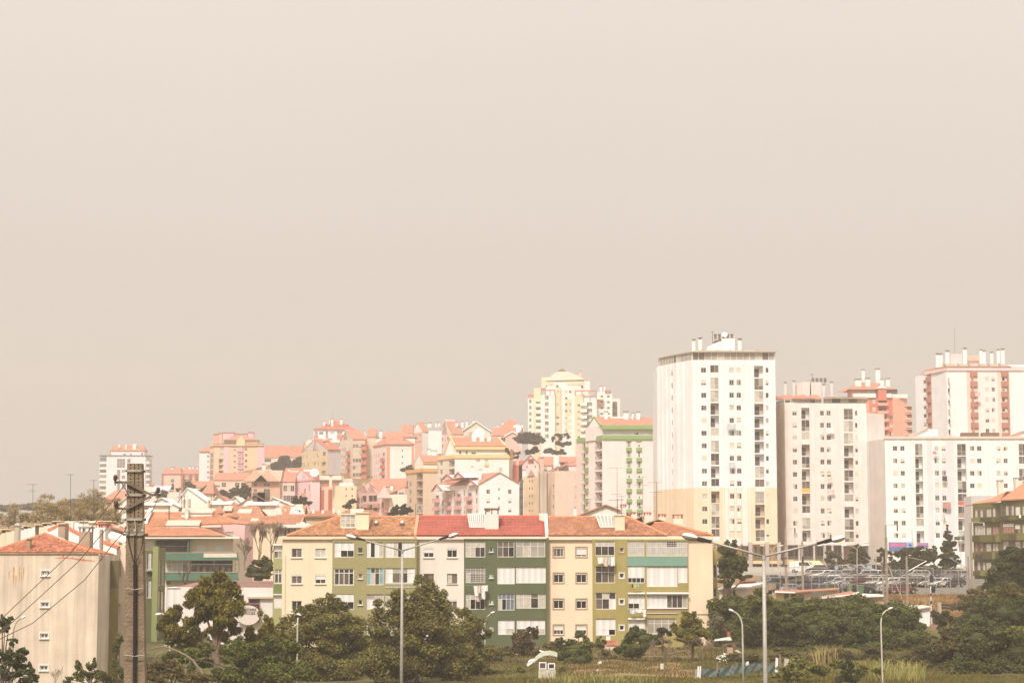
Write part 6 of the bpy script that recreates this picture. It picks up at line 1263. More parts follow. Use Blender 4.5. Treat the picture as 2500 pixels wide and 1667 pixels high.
 for u in(.12,.68):mb=MB();mb.M=f.M;mb.box(f.W*u,-.3,0,f.W*(u+.2),-.004,f.H*.88);mb.M=None;c.b.pt('red_strip',mb,wm_(200,122,105,Y))
 a,d=at(*q('H4',365,1070),Y+4),at(*q('H4',870,935),Y+4);mb=MB();mb.box(a.x,Y+4,a.z-1,d.x-1,Y+11,d.z-.8);o=c.b.pt('roof_shelter',mb,wm_(236,212,182,Y));mb=MB();mb.box(a.x-.3,Y+3,d.z-1.2,d.x-4,Y+11,d.z);mb.obj('roof',wm_(246,228,200,Y),o);mb=MB();mb.box(a.x+.4,Y+3.8,d.z-3.2,d.x-5,Y+3.99,d.z-2.2);mb.obj('red_panel',wm_(220,150,128,Y),o)
 c.chim(((488,955,525,1068),),-2,wm_(245,228,200,Y));c.chim(((630,1035,830,1075),),3,cap=False)
 c=Co('apartment_block','dusky pink row with pointed dormers and darker balconies','H4',868,1205,1345,1170,Y+2,wm_(226,190,172,Y),wm_(240,200,186,Y),dL=8,dR=1,y_0=1500);gw_(c.b,c.fl,(.1,.25),c.zt-1.2,2.5,4,.9,1.5,pshut=.2);gw_(c.b,c.fl,(.35,.62,.8),c.zt-.8,2.5,4,1.8,1.6,code='d');c.close();ba_(c.b,c.fl,(.48,.9),c.zt-4,2.5,3,2.4,wm_(214,160,146,Y),.9,door='m');c.gl(2.8,OR(Y))
 for u in(.3,.62):p=V3(c.P(0,1-u,c.zt));a=c.fl.eu;mb=MB();mb.pr([p-a*2,p+a*2,p+V3((0,0,2.6))],tuple(c.fl.inn*3));c.b.pt('dormer',mb,wm_(222,185,165,Y))
 c=Co('apartment_block','cream house with blank sloping end wall beside the beige banded block','H4',1208,1345,1590,1200,Y-10,wm_(240,205,188,Y),wm_(248,232,206,Y),dL=5,dR=1,y_0=1520);zt2=ZK('H4',1105,Y)
 def ex(mb):P=c.P;mb.pl(P(0,0,c.zt),P(1,0,c.zt),P(1,0,zt2));mb.pl(P(1,0,c.zt),P(1,1,c.zt),P(1,1,zt2),P(1,0,zt2))
 gw_(c.b,c.fl,(.3,),c.zt-2,2.6,4,1.0,1.6);c.close(top=False,e_0=ex);ba_(c.b,c.fl,(.7,),c.zt-4.6,2.6,3,1.6,wm_(226,165,150,Y),.9);P=c.P;rp_(c.b,[[P(-.01,-.03,c.zt+.3),P(1,-.03,zt2+.3),P(1,1,zt2+.3),P(-.01,1,c.zt+.3)]],OR(Y));c.chim(((1350,1080,1392,1180),),3)
 for x in(1262,):p=at(*q('H4',x,1250),Y-12);mb=MB();mb.pr([(p.x-2,p.y,p.z),(p.x+2,p.y,p.z),(p.x,p.y,p.z+3.2)],(0,5,0));c.b.pt('dormer',mb,wm_(244,212,196,Y))
hill_town2()
# left side: stained end house, row behind it, green banded house, clinic, tiled roofs, white gables
def stained_mat():
 m=mat('stained_end_wall',col(230,211,182,178),.95,.09,.5,.3,bump=.15);t=m.node_tree
 return m
def left_house():
 Y=178;D=60
 x0,x1=at(-24,1351,Y).x,at(241.5,1351,Y).x;zt=at(100,1351.5,Y).z;zb=-4
 wm=stained_mat();b=Bld('apartment_house','beige rain streaked end house with four small windows and tiled hip roof at far left','apartment house','row of houses running back at the left',(x0,Y,-2.5))
 f=b.face((x0,Y),(x1,Y),zb,zt);R=lambda*a:f.rc('K2',*a)
 for i,(xx,y)in en(((420,428),(413,746),(407,1062),(403,1388))):wi_(b,f,R(xx,y,xx+84,y+52),['mcd','mm','mm','mm'][i],0,lod=0,sill=True,t=.09,surround=ALU)
 # side face running back, its shade put into a darker plaster colour
 e=at(*q('K2',1068,800),190);fs=b.face((x1,Y),(e.x,186),zb,zt-.1,wm_(214,188,150,178))
 for i in rg(4):
  for u in(.3,.68):r=(fs.W*u-.35,fs.H-4.0-2.83*i,fs.W*u+.35,fs.H-1.9-2.83*i);wi_(b,fs,r,'d',.5,lod=1)
 def ex(mb):mb.pl((x0,200,zb),(x0,Y,zb),(x0,Y,zt),(x0,200,zt));mb.pl((x0,Y,zt),(x1,Y,zt),(e.x,186,zt-.1),(e.x,200,zt),(x0,200,zt));mb.pl((e.x,186,zb),(e.x,200,zb),(e.x,200,zt),(e.x,186,zt-.1))
 b.fi(wm,e_0=ex)
 # rust and red paint marks
 mb=MB();rs=random.Random(4);mb.M=f.M
 for xs,y0,y1,w_ in((135,385,590,9),(195,370,560,8),(238,385,500,6),(90,420,520,5),(160,470,600,6),(215,440,540,4)):
  for k in rg(5):
   r=R(xs+rs.uniform(-6,6),y0+rs.uniform(0,40),xs+w_*rs.uniform(.4,1),y1-rs.uniform(0,60));u0,u1=min(r[0],r[2]),max(r[0],r[2]);mb.pl((u0,-.004-.001*k,r[3]),((u0+u1)/2,-.004-.001*k,r[1]-.3),(u1+.03,-.004-.001*k,r[3]))
 mb.M=None;b.pt('rust_stain',mb,mat('rust_stain',col(206,160,100,178),.9,.2,3),kind='stuff')
 mb=MB();mb.M=f.M
 pts=[(540,298),(640,290),(740,296),(850,310),(905,318),(965,325),(960,333),(890,328),(840,328),(720,306),(620,303)]
 P=[(lambda u:(u[0],-.006,u[1]))(f.uv(*q('K2',x,y)))for x,y in pts];mb.add(P,[list(rg(len(P)))[::-1]])
 for x,y0,y1,w_ in((637,265,296,14),(735,285,300,9),(845,300,332,12)):a,c=f.uv(*q('K2',x,y0)),f.uv(*q('K2',x+w_,y1));mb.pl((a[0],-.008,c[1]),(c[0],-.008,c[1]),(c[0],-.008,a[1]),(a[0],-.008,a[1]))
 mb.M=None;b.pt('paint_smear',mb,mat('red_paint_smear',col(216,130,98,178),.9,.15,4),kind='stuff')
 mb=MB();mb.box(x0-.1,Y-.12,zt-.02,x1+.1,Y+.3,zt+.12);b.pt('eave',mb,mat('mossy_eave',col(170,140,105,178),.95,.25,2))
 ap=at(110,1302,Y+5.0);e0,e1=(x0-.1,Y-.1,zt+.12),(x1-.4,Y-.1,zt+.12);ap=(ap.x,Y+5.0,ap.z)
 mb=MB();slab(mb,[e0,e1,ap],.12);slab(mb,[e1,(x1-.2,186,zt),ap],.1);rf=b.pt('roof',mb,mat('roof_deck',col(190,115,85,178),.9))
 tiles(rf,e0,e1,(ap[0]+.05,ap[1],ap[2]),(ap[0]-.05,ap[1],ap[2]),(.44,.175,.105),.24,.38,.06,.3,seg=5,key='roman_tile')
 mb=MB();mb.tb([e0,ap],.12,6);mb.tb([ap,e1],.12,6);mb.obj('ridge_cap',mat('ridge_tile',col(205,140,100,178),.9),rf)
 ch_(b,'K2',265,108,305,250,Y+.4,.7,mat('chimney_render',col(176,152,116,178),.95,.15),cap=False);mb=MB();a,d=at(*q('K2',258,108),Y+.3),at(*q('K2',314,100),Y+.3);mb.box(a.x,Y+.3,a.z,d.x,Y+1.2,d.z);b.pt('chimney_cap',mb,CONC)
 # firewall parapet behind the hip
 p0,p1,p2=at(*q('L1',640,275),Y+5.3),at(*q('L1',815,190),Y+5.3),at(*q('L1',1640,560),Y+5.3);mb=MB();lo=zt-1
 mb.pr([(p0.x,Y+5.3,lo),(p2.x,Y+5.3,lo),(p2.x,Y+5.3,p2.z),(p1.x,Y+5.3,p1.z),(p0.x,Y+5.3,p0.z)],(0,.5,0));b.pt('firewall',mb,wm_(244,232,216,178,.15))
 GRC=mat('grey_chimney_render',col(186,166,138,180),.95,.14,.8,.2)
 ch_(b,'L1',1040,70,1168,290,Y+6.2,1.6,GRC,cap=False);mb=MB();a,d=at(*q('L1',1018,62),Y+6),at(*q('L1',1180,30),Y+6);mb.box(a.x,Y+6,a.z,d.x,Y+8,d.z-.1);b.pt('chimney_cap',mb,wm_(236,205,165,178))
 ch_(b,'L1',1412,205,1612,520,Y+7,1.6,GRC,capm=CONC);ch_(b,'L1',1790,160,1830,600,Y+8,.6,GRC,cap=False)
 # the second house of the row: white firewall, red tile strip
 Y2=196;b=Bld('apartment_house','second house of the left row with white stepped firewall and red tile strip','apartment house','row of houses running back at the left',(x0,Y2,-2))
 pts=[(640,330),(860,195),(1010,120),(1170,140),(1400,265),(1620,350),(1900,430),(2090,500),(2090,620),(640,620)]
 mb=MB();mb.pr([at(*q('L1',x,y),Y2)for x,y in pts[::-1]],(0,.4,0));b.pt('firewall',mb,wm_(246,236,222,Y2,.16))
 mb=MB()
 for seg in(((858,192),(1020,118)),((1168,135),(1405,262)),((1612,330),(1900,425)),((1900,425),(2110,500))):
  p,r=[at(*q('L1',*s),Y2-.1)for s in seg];n=(r-p).cross(V3((0,1,0))).normalized()*.22;n=-n if n.z<0 else n;mb.pr([p,r,r+n,p+n],(0,1.2,0))
 b.pt('tile_strip',mb,mat('red_tile_strip',col(224,130,98,Y2),.9,.15,3))
 a,d=at(*q('L1',1900,600),Y2+.4),at(*q('L1',2245,1000),Y2);ff=b.face((at(*q('L1',1895,600),Y2).x,Y2+.5),(at(*q('L1',2250,600),Y2).x,Y2+.5),-3,at(*q('L1',1900,500),Y2).z,wm_(240,218,186,Y2));wi_(b,ff,ff.rc('L1',1895+12,625,2070,715),'rd',lod=1);b.fi(wm_(240,218,186,Y2))
 ch_(b,'L1',1620,170,1785,400,Y2-4,2,wm_(248,240,228,Y2),cap=False);ch_(b,'L1',1705,125,1890,420,Y2+2,1.6,wm_(246,236,222,Y2),capm=REDC(Y2))
 # dark green bay standing out from the row
 Y3=192;gb=wm_(116,108,76,Y3);b2=Bld('apartment_house','dark green painted bay house between beige end wall and concrete pole','apartment house','row of houses running back at the left',(x1,Y3,-2))
 A,B_=at(*q('K2',1072,600),Y3),at(*q('K2',1200,600),Y3);zt3=at(*q('K2',1100,325),Y3).z;f=b2.face((A.x,Y3),(B_.x,Y3),-4,zt3,mat('two_tone_green',col(114,104,74,Y3),.9,.08,.5,.1,zsplit=at(*q('K2',1100,606),Y3).z,rgb2=col(150,136,82,Y3)))
 C_=at(*q('K2',1272,600),Y3+14);f2=b2.face((B_.x,Y3),(C_.x,Y3+14),-4,zt3,wm_(140,118,84,Y3))
 for i in rg(4):v=f2.H-4.1-2.9*i;wi_(b2,f2,(f2.W*.1,v,f2.W*.42,v+2.6),['cc','cm','cc','cc'][i],lod=1);wi_(b2,f2,(f2.W*.55,v,f2.W*.9,v+2.4),'cd',lod=1)
 def ex(mb):mb.pl((A.x,Y3,zt3),(B_.x,Y3,zt3),(C_.x,Y3+14,zt3),(A.x,Y3+14,zt3))
 b2.fi(gb,e_0=ex)
 # green houses seen right of the pole
 Y4=236;b3=Bld('apartment_house','sage and dark green house with laundry windows just right of the concrete pole','apartment house','row of houses running back at the left',(at(380,1400,Y4).x,Y4,-1))
 A,B_,C_=at(*q('K2',1455,600),Y4),at(*q('K2',1560,600),Y4),at(*q('K2',1602,600),Y4-1);zt4=at(*q('K2',1500,222),Y4).z
 A0=at(*q('K2',1270,600),Y4)
 f=b3.face((A0.x,Y4),(B_.x,Y4),-4,zt4,wm_(112,114,80,Y4));fc=b3.face((B_.x,Y4-1),(C_.x,Y4-1),-4,at(*q('K2',1580,180),Y4).z,wm_(152,156,104,Y4));E=at(*q('K2',1675,600),Y4+22);fd=b3.face((C_.x,Y4-1),(E.x,Y4+22),-4,zt4+.4,wm_(132,128,88,Y4))
 for y0,y1 in((240,415),(520,705),(790,975),(1060,1240)):wi_(b3,f,f.rc('K2',1485,y0,1555,y1),'dcm',lod=0)
 for i in rg(4):v=fd.H-4.6-3.6*i;wi_(b3,fd,(fd.W*.1,v,fd.W*.38,v+3.1),'cc',lod=1);wi_(b3,fd,(fd.W*.5,v,fd.W*.9,v+2.8),'cmc',lod=1)
 def ex(mb):mb.pl((A0.x,Y4,zt4),(B_.x,Y4,zt4),(B_.x,Y4+10,zt4),(A0.x,Y4+10,zt4));mb.pl((B_.x,Y4-1,-4),(B_.x,Y4,-4),(B_.x,Y4,zt4+.8),(B_.x,Y4-1,zt4+.8));mb.pl((B_.x,Y4-1,fc.z1),(C_.x,Y4-1,fc.z1),(E.x,Y4+22,zt4+.4),(B_.x,Y4+22,zt4+.4))
 b3.fi(wm_(112,114,80,Y4),e_0=ex)
 mb=MB();p=at(*q('K2',1482,423),Y4-.3);mb.box(p.x,Y4-.5,p.z-.06,at(*q('K2',1562,423),Y4).x,Y4-.02,p.z);b3.pt('drying_rail',mb,WHITE)
 # third: cream houses & big chimneys behind left
 Y5=232;b4=Bld('apartment_house','cream house farther along the left row with many slotted chimneys','apartment house','row of houses running back at the left',(at(60,1350,Y5).x,Y5,0))
 zt5=at(100,1330,Y5).z;f=b4.face((at(-30,1350,Y5).x,Y5),(at(305,1350,Y5).x,Y5),-3,zt5,wm_(242,220,184,Y5))
 def ex(mb):mb.pl((f.A.x,Y5,zt5),(f.A.x+f.W,Y5,zt5),(f.A.x+f.W,Y5+14,zt5),(f.A.x,Y5+14,zt5))
 b4.fi(wm_(242,220,184,Y5),e_0=ex)
 for(r,m_)in(((-40,205,95,480),(244,224,188)),((92,165,262,480),(246,226,190)),((345,130,495,420),(250,240,226)),((490,100,632,420),(250,240,228)),((695,80,838,300),(246,226,188)),((835,50,995,300),(248,238,224)),((1010,20,1150,200),(246,226,190)),((1150,-10,1320,120),(248,232,205)),((1330,15,1500,170),(250,242,232)),((1490,-10,1770,160),(248,236,214)),((1980,80,2140,420),(246,220,180))):
  x0_,y0_,x1_,y1_=r;o=ch_(b4,'L1',x0_,y0_+20,x1_,y1_,Y5-2 if x0_<1100 else Y5+8,2.2,wm_(*m_,Y5,.08),cap=False)
  a,d=at(*q('L1',x0_-4,y0_+10),Y5),at(*q('L1',x1_+8,y0_),Y5);yy=Y5-2 if x0_<1100 else Y5+8;mb=MB();mb.box(a.x,yy-.2,a.z,d.x,yy+2.4,d.z+.05);g=(a.z,d.z)
  nsl=2;wd=(d.x-a.x);mb2=MB();mb2.box(a.x+wd*.12,yy+.1,a.z-.42,a.x+wd*.82,yy+.3,a.z-.001);mb.obj('chimney_cap',wm_(238,210,170,Y5),o);mb2.obj('vent_slot',DALU,o)
 mb=MB();a=at(*q('L1',310,400),Y5-4);d=at(*q('L1',310,95),Y5-4);mb.tb([(a.x,Y5-4,a.z-2),(a.x,Y5-4,d.z)],.35,10);b4.pt('flue_pipe',mb,wm_(205,190,165,Y5));mb=MB();mb.ell((a.x,Y5-4,d.z),(.45,.45,.35),8,4);b4.pt('flue_cowl',mb,STEEL)
 p0,p1=at(*q('L1',1770,30),Y5+10),at(*q('L1',2240,190),Y5+4);rp_(b4,[[p0,p1,(p1.x,p1.y+6,p1.z+.1),(p0.x,p0.y+6,p0.z+.1)]],OR(Y5));p0,p1=at(*q('L1',1900,285),Y5-12),at(*q('L1',2240,385),Y5-12);rp_(b4,[[p0,p1,(p1.x,p1.y+3,p1.z+.6),(p0.x,p0.y+3,p0.z+.6)]],wm_(238,222,200,Y5))
left_house()
def green_banded():
 Y=285;K='K3';zt=zat(K,600,862,Y);zb=0;A,R=P2(K,30,Y,1330),P2(K,1282,Y,1330)
 b=Bld('apartment_house','cream house with wide dark green balcony bands under a broad orange roof','apartment house',None,(A[0],Y,3));gm=mat('green_band_paint',col(100,129,106,Y),.8,.05)
 f=b.face(A,R,zb,zt);Rr=lambda*a:f.rc(K,*a)
 lo_(b,f,Rr(215,880,675,1052),'o',1.8);wi_(b,f,Rr(780,955,912,1050),'cc',.95,lod=0,shutm=SHUT);wi_(b,f,Rr(1040,955,1168,1050),'cc',.95,lod=0,shutm=SHUT)
 wi_(b,f,Rr(362,1165,668,1322),'cccc/cccm',lod=0,rows=(.3,.7),t=.1);lo_(b,f,Rr(690,1165,1275,1322),'o',1.6);wi_(b,f,Rr(370,1440,430,1495),'m',lod=1)
 wi_(b,f,Rr(70,890,205,980),'cc',.9,lod=1)
 def ex(mb):mb.pl((R[0],Y,zb),(R[0],Y+16,zb),(R[0],Y+16,zt),(R[0],Y,zt));mb.pl((A[0],Y,zt),(R[0],Y,zt),(R[0],Y+16,zt),(A[0],Y+16,zt))
 b.fi(wm_(234,216,184,Y),e_0=ex)
 for y0,y1 in((1062,1160),(1325,1432)):
  r=Rr(355,y0,1365,y1);mb=MB();mb.M=f.M;mb.box(r[0],-1.3,r[1],r[2],-1.15,r[3]);mb.box(r[0],-1.149,r[1],r[2],-.004,r[1]+.25);mb.M=None;o=b.pt('balcony_band',mb,gm);mb=MB();mb.M=f.M;mb.box(r[0],-1.36,r[3]+.003,r[2],-1.1,r[3]+.07);mb.M=None;mb.obj('coping',wm_(200,180,150,Y),o)
 r=Rr(900,1066,1350,1120);mb=MB();mb.M=f.M;mb.box(r[0],-1.36,r[1],r[2],-1.305,r[3]);mb.M=None;b.pt('tiled_panel',mb,mat('small_tile_panel',col(236,222,196,Y),.4,.06,2,lines=-4))
 r=Rr(678,865,692,1055);mb=MB();mb.M=f.M;mb.box(r[0],-1.2,r[1],r[2],-.004,r[3]);r=Rr(1270,1120,1362,1130);mb.M=None;b.pt('divider_wall',mb,gm)
 mb=MB()
 for x in(1020,1310,1362):p=at(*q(K,x,1325),Y-1.2);d=at(*q(K,x,1160),Y-1.2);mb.tb([p,d],.05,5)
 p,d=at(*q(K,690,1216),Y-1.2),at(*q(K,1362,1216),Y-1.2);mb.tb([p,d],.05,5);b.pt('awning_frame',mb,DALU)
 rs=random.Random(3)
 for k in rg(6):x=780+k*85;r=Rr(x,1235+rs.randint(0,30),x+38,1322);mb=MB();mb.M=f.M;mb.box(r[0],.5,r[1],r[2],.7,r[3]);mb.M=None;b.pt('balcony_clutter',mb,[GL['r'],GL['c'],GL['m'],wm_(205,150,140,Y),GL['c'],wm_(200,170,140,Y)][k])
 e0=zat(K,600,866,Y-1.6);e1=zat(K,600,834,Y-1.6);mb=MB();mb.box(A[0]-.5,Y-1.6,e0+.02,P2(K,1368,Y-1.6,1330)[0],Y-.02,e1);b.pt('eave',mb,wm_(250,236,212,Y))
 z0=e1+.05;z1=zat(K,600,690,Y+4.5);z2=zat(K,600,490,Y+11)
 X=lambda x,d:P2(K,x,Y+d,1300)[0]
 m=mat('broad_orange_roof',(.47,.215,.12),.88,.1,.5)
 q0,q1,q2,q3=(X(30,0),Y-1.6,z0),(X(1195,0),Y-1.6,z0),(X(820,4.5),Y+4.5,z1),(X(30,4.5),Y+4.5,z1)
 mb=MB();slab(mb,[q0,q1,q2,q3],.15);slab(mb,[q1,(X(1195,0),Y+9,z0),q2],.15);rf=b.pt('roof',mb,m);tiles(rf,q0,q1,q2,q3,(.47,.215,.12),.45,.5,.05,.08,seg=2,key='orange_tile')
 s0,s1,s2,s3=(X(-10,4),Y+4,z1-.2),(X(1330,4),Y+4,zat(K,1330,655,Y+4)),(X(1010,11),Y+11,zat(K,1010,515,Y+11)),(X(0,11),Y+11,z2)
 mb=MB();slab(mb,[s0,(s1[0],s1[1],s1[2]),s2,s3],.15);slab(mb,[s1,(s1[0]+1,Y+16,s1[2]),s2],.15);rf=b.pt('roof',mb,m);tiles(rf,s0,s1,s2,s3,(.47,.215,.12),.45,.5,.05,.08,seg=2,key='orange_tile')
 wh=wm_(250,240,224,Y);gt=mat('grey_sheet',col(206,190,166,Y),.8,.1)
 for x0,y0,y1,x1,yb,d in((372,622,685,830,708,3.0),(575,458,515,1008,545,8)):
  a,c,l=at(*q(K,x0,y1),Y+d),at(*q(K,x1,y0),Y+d+1),at(*q(K,x0,yb),Y+d);mb=MB();mb.box(a.x,Y+d,l.z-.3,c.x,Y+d+2,a.z);o=b.pt('clerestory',mb,wh);mb=MB();mb.pr([(a.x-.1,Y+d-.2,a.z),(c.x+.1,Y+d-.2,a.z),(c.x+.1,Y+d+1.5,c.z),(a.x-.1,Y+d+1.5,c.z)],(0,.1,.12));mb.obj('sheet_roof',gt,o)
 ch_(b,K,620,460,668,605,Y+7,1.5,wh,cap=False)
 for x0,x1,y1 in((590,618,455),(655,690,455),(935,960,445)):ch_(b,K,x0,320 if x0<900 else 335,x1,y1,Y+11,1,gt,cap=False)
 p=[at(*q(K,185,490),Y+10),at(*q(K,110,662),Y+5.0)];mb=MB();mb.pr([p[0],p[0]+V3((-.6,0,0)),p[1]+V3((-.6,0,0)),p[1]],(0,.2,.5));b.pt('firewall',mb,wh)
 for x,y0,y1 in((405,430,620),(620,270,330),(580,290,460),(985,280,420)):antenna(b,K,x,y0,y1,Y+6,((.1,1.2),(.9,.9)),.04)
 # pink neighbour
 b=Bld('apartment_house','pink house showing behind the right end of the broad orange roof','apartment house',None,(X(1120,18),Y+17,3));f=b.face((X(800,17),Y+17),(X(1442,17),Y+17),0,zat(K,1200,662,Y+17));fo=zat(K,1200,710,Y+17)
 wi_(b,f,f.rc(K,1172,772,1292,830),'ccc',lod=1)
 def ex2(mb):mb.pl((f.A.x,f.A.y,f.z1),(f.A.x+f.W,f.A.y,f.z1),(f.A.x+f.W,f.A.y+10,f.z1),(f.A.x,f.A.y+10,f.z1));mb.pl((f.A.x+f.W,f.A.y,0),(f.A.x+f.W,f.A.y+10,0),(f.A.x+f.W,f.A.y+10,f.z1),(f.A.x+f.W,f.A.y,f.z1))
 b.fi(wm_(240,200,190,Y),e_0=ex2);mb=MB();mb.box(X(835,16),Y+15.5,fo,X(1120,16),Y+16.98,f.z1+.05);b.pt('balcony_hood',mb,wm_(250,232,218,Y))
green_banded()
def clinic():
 Y=226;K='K4';A,R=P2(K,235,Y,1450),P2(K,1690,Y,1450);zt=zat(K,1500,292,Y)
 b=Bld('low_building','low white flat fronted building with brown corrugated roof edge behind the eucalyptus','shop building',None,(A[0],Y,.5));f=b.face(A,R,-1,zt)
 wi_(b,f,f.rc(K,1345,440,1498,760),'d',lod=1,rec=.5);wi_(b,f,f.rc(K,1505,440,1670,760),'w',lod=1,shut=.97);wi_(b,f,f.rc(K,255,300,440,620),'w',lod=1)
 def ex(mb):mb.pl((A[0],Y,zt),(R[0],Y,zt),(R[0],Y+8,zt),(A[0],Y+8,zt))
 b.fi(wm_(238,226,212,Y),e_0=ex)
 mb=MB();x0,x1=P2(K,1085,Y,1420)[0],R[0];z0,z1=zat(K,1400,290,Y+.5),zat(K,1400,212,Y+4);n=int((x1-x0)/.22)
 for i in rg(n):u=x0+i*.22;mb.pr([(u,Y+.3,z0),(u+.11,Y+.3,z0+.08),(u+.22,Y+.3,z0),(u+.22,Y+4.5,z1),(u+.11,Y+4.5,z1+.08),(u,Y+4.5,z1)],(0,0,-.05))
 o=b.pt('corrugated_roof',mb,mat('brown_sheet',col(150,118,104,Y),.8,.1));o['kind']='stuff'
 mb=MB();mb.pr([at(*q(K,370,288),Y+2),at(*q(K,640,225),Y+4),at(*q(K,700,225),Y+4),at(*q(K,700,290),Y+2)],(0,2,0));b.pt('sloping_roof',mb,mat('brown_sheet',col(150,118,104,Y),.8,.1))
 mb=MB();mb.M=f.M;r=f.rc(K,1340,412,1680,438);mb.box(r[0],-.3,r[1],r[2],-.004,r[3]);mb.M=None;b.pt('ledge',mb,wm_(212,190,162,Y))
 # sign
 p=at(*q(K,1420,560),Y-.6);t=th_('clinic_sign','dark red board with round white analysis clinic sign on the low white building','sign',(p.x,Y-.6,p.z-2))
 a,d=at(*q(K,1240,760),Y-.5),at(*q(K,1497,492),Y-.5);mb=MB();mb.box(a.x,Y-.55,a.z,d.x,Y-.45,d.z);mb.obj('board',mat('maroon_board',col(98,48,40,Y),.5,.06),t)
 c=at(*q(K,1345,660),Y-.62);rx,rz=155/5.4625*mpp(Y),128/5.4625*mpp(Y);mb=MB();mb.pr([(c.x+rx*math.cos(2*math.pi*i/40),Y-.62,c.z+rz*math.sin(2*math.pi*i/40))for i in rg(40)],(0,.06,0));mb.obj('oval_panel',mat('sign_white',col(226,212,196,Y),.5,.02),t)
 def text(s,K,x,y,size,m,name):
  cu=bpy.data.curves.new(name,'FONT');cu.body=s;cu.size=size;cu.extrude=.01;cu.align_x='CENTER';tmp=bpy.data.objects.new('tmp',cu);COL.objects.link(tmp)
  me=bpy.data.meshes.new_from_object(tmp.evaluated_get(bpy.context.evaluated_depsgraph_get()));bpy.data.objects.remove(tmp);bpy.data.curves.remove(cu);me.name=name;me.materials.clear();me.materials.append(m)
  o=bpy.data.objects.new(name,me);link(o,t);P=at(*q(K,x,y),Y-.66);o.location=P-V3(t.location);o.rotation_euler=(math.pi/2,0,0)
 ink=mat('dark_ink',(.06,.05,.04),.6,0);pal=mat('pale_ink',(.5,.4,.36),.6,0)
 text('análises','K4',1340,604,.62,ink,'lettering');text('clínicas','K4',1335,650,.62,ink,'lettering');text('POSTO DE COLHEITAS','K4',1400,515,.2,pal,'lettering')
clinic()
def tiled_roofs():
# orange roofs between the broad roof and the block
 for(lab,K,x0,x1,yr,ye,yb,Y,skl)in(('orange tiled roof house with two grey sheet rooflights behind the broad roof','K3',1150,1700,425,570,640,340,((1150,415,1285,450),(1345,458,1550,500))),('orange roof house at left of the bare tree behind the pink house','K3',1015,1160,412,520,560,352,()),('orange roofed house with white dormer vents left of the yellow block','K3',1885,2240,410,560,600,350,((2125,395,2240,440),)),('long orange roofed house with stepped white eave right of the bare tree','K3',1300,2210,555,668,800,322,((1520,585,1640,615),)),('orange roofed house with pale chimneys behind the stair head of the yellow house','K5',430,850,85,155,230,345,((540,110,640,155),)),('orange roofed house with hipped end in front of the dusky pink row','K5',860,1345,75,152,230,347,((990,60,1160,85),))):
  A,R=P2(K,x0,Y,1270),P2(K,x1,Y,1270);zt=zat(K,x0,ye,Y);b=Bld('tiled_roof_house',lab,'house','orange roofed houses behind the long block',(A[0],Y,8))
  f=b.face(A,R,6,zt)
  if yb>700:
   for u in(.62,.72,.8,.88):wi_(b,f,(f.W*u,f.H-2.0,f.W*u+1.4,f.H-.7),'dm',lod=1)
  def ex(mb):mb.pl((A[0],Y,zt),(R[0],Y,zt),(R[0],Y+10,zt),(A[0],Y+10,zt));mb.pl((R[0],Y,6),(R[0],Y+10,6),(R[0],Y+10,zt),(R[0],Y,zt))
  b.fi(wm_(238,218,180,Y)if yb>700 else wm_(205,185,150,Y),e_0=ex);zr=zat(K,x0,yr,Y+5)
  e0,e1,r1,r0=(A[0]-.3,Y-.5,zt+.05),(R[0]+.3,Y-.5,zt+.05),(R[0]-(1.5 if x1<2200 and yb<700 else 0),Y+5,zr),(A[0]+.4,Y+5,zr)
  mb=MB();slab(mb,[e0,e1,r1,r0],.15);slab(mb,[r0,r1,(R[0],Y+10,zt),(A[0],Y+10,zt)],.15);rf=b.pt('roof',mb,mat('hazy_orange_roof',(.44,.22,.135),.88,.12,.5));tiles(rf,e0,e1,r1,r0,(.44,.215,.13),.45,.5,.05,.1,seg=2,key='hazy_orange_tile')
  for s in skl:a,d=at(*q(K,s[0],s[3]),Y+1.5),at(*q(K,s[2],s[1]),Y+3);mb=MB();mb.pr([(a.x,Y+1.5,a.z),(d.x,Y+1.5,a.z),(d.x,Y+3,d.z),(a.x,Y+3,d.z)],(0,.1,-.5));b.pt('rooflight',mb,mat('grey_sheet',col(206,190,166,Y),.8,.1));mb=MB();mb.box(a.x,Y+1.2,a.z-.45,d.x,Y+1.48,a.z-.02);b.pt('rooflight_kerb',mb,wm_(244,230,210,Y))
  if x0==1300:
   mb=MB();a,d=at(*q('K5',95,290),Y-.8),at(*q('K5',570,252),Y-.8);mb.box(a.x,Y-.8,a.z,d.x,Y-.02,d.z);d2,d3=at(*q('K5',320,235),Y-.8),at(*q('K5',480,235),Y-.8);mb.box(d2.x,Y-.75,d.z+.001,d3.x,Y-.1,d2.z);a2=at(*q('K5',370,218),Y-.8);mb.box(a2.x,Y-.7,d2.z+.001,at(*q('K5',425,218),Y).x,Y-.1,a2.z);b.pt('stepped_eave',mb,wm_(248,236,216,Y))
  for s in{1885:((1985,465,2010,510),(2190,455,2210,490)),430:((515,75,545,150),(635,75,660,180),(770,50,790,90)),860:((832,70,862,150),),1150:()}.get(x0,()):ch_(b,K,*s,Y+2,None,wm_(250,238,220,Y),cap=False)
  if x0==1885:
   for vx,vy in((1920,545),(2080,545),(2225,545)):p=at(*q('K3',vx,vy),Y+.3);mb=MB();mb.pr([(p.x-.5,p.y,p.z),(p.x+.5,p.y,p.z),(p.x,p.y,p.z+1.6)],(0,1.5,0));b.pt('dormer_vent',mb,WHITE)
   p,d=at(*q('K3',2120,555),Y+.3),at(*q('K3',2085,470),Y+3);mb=MB();mb.pr([p,p+V3((.9,0,0)),d+V3((.9,0,0)),d],(0,0,.5));b.pt('firewall',mb,WHITE)
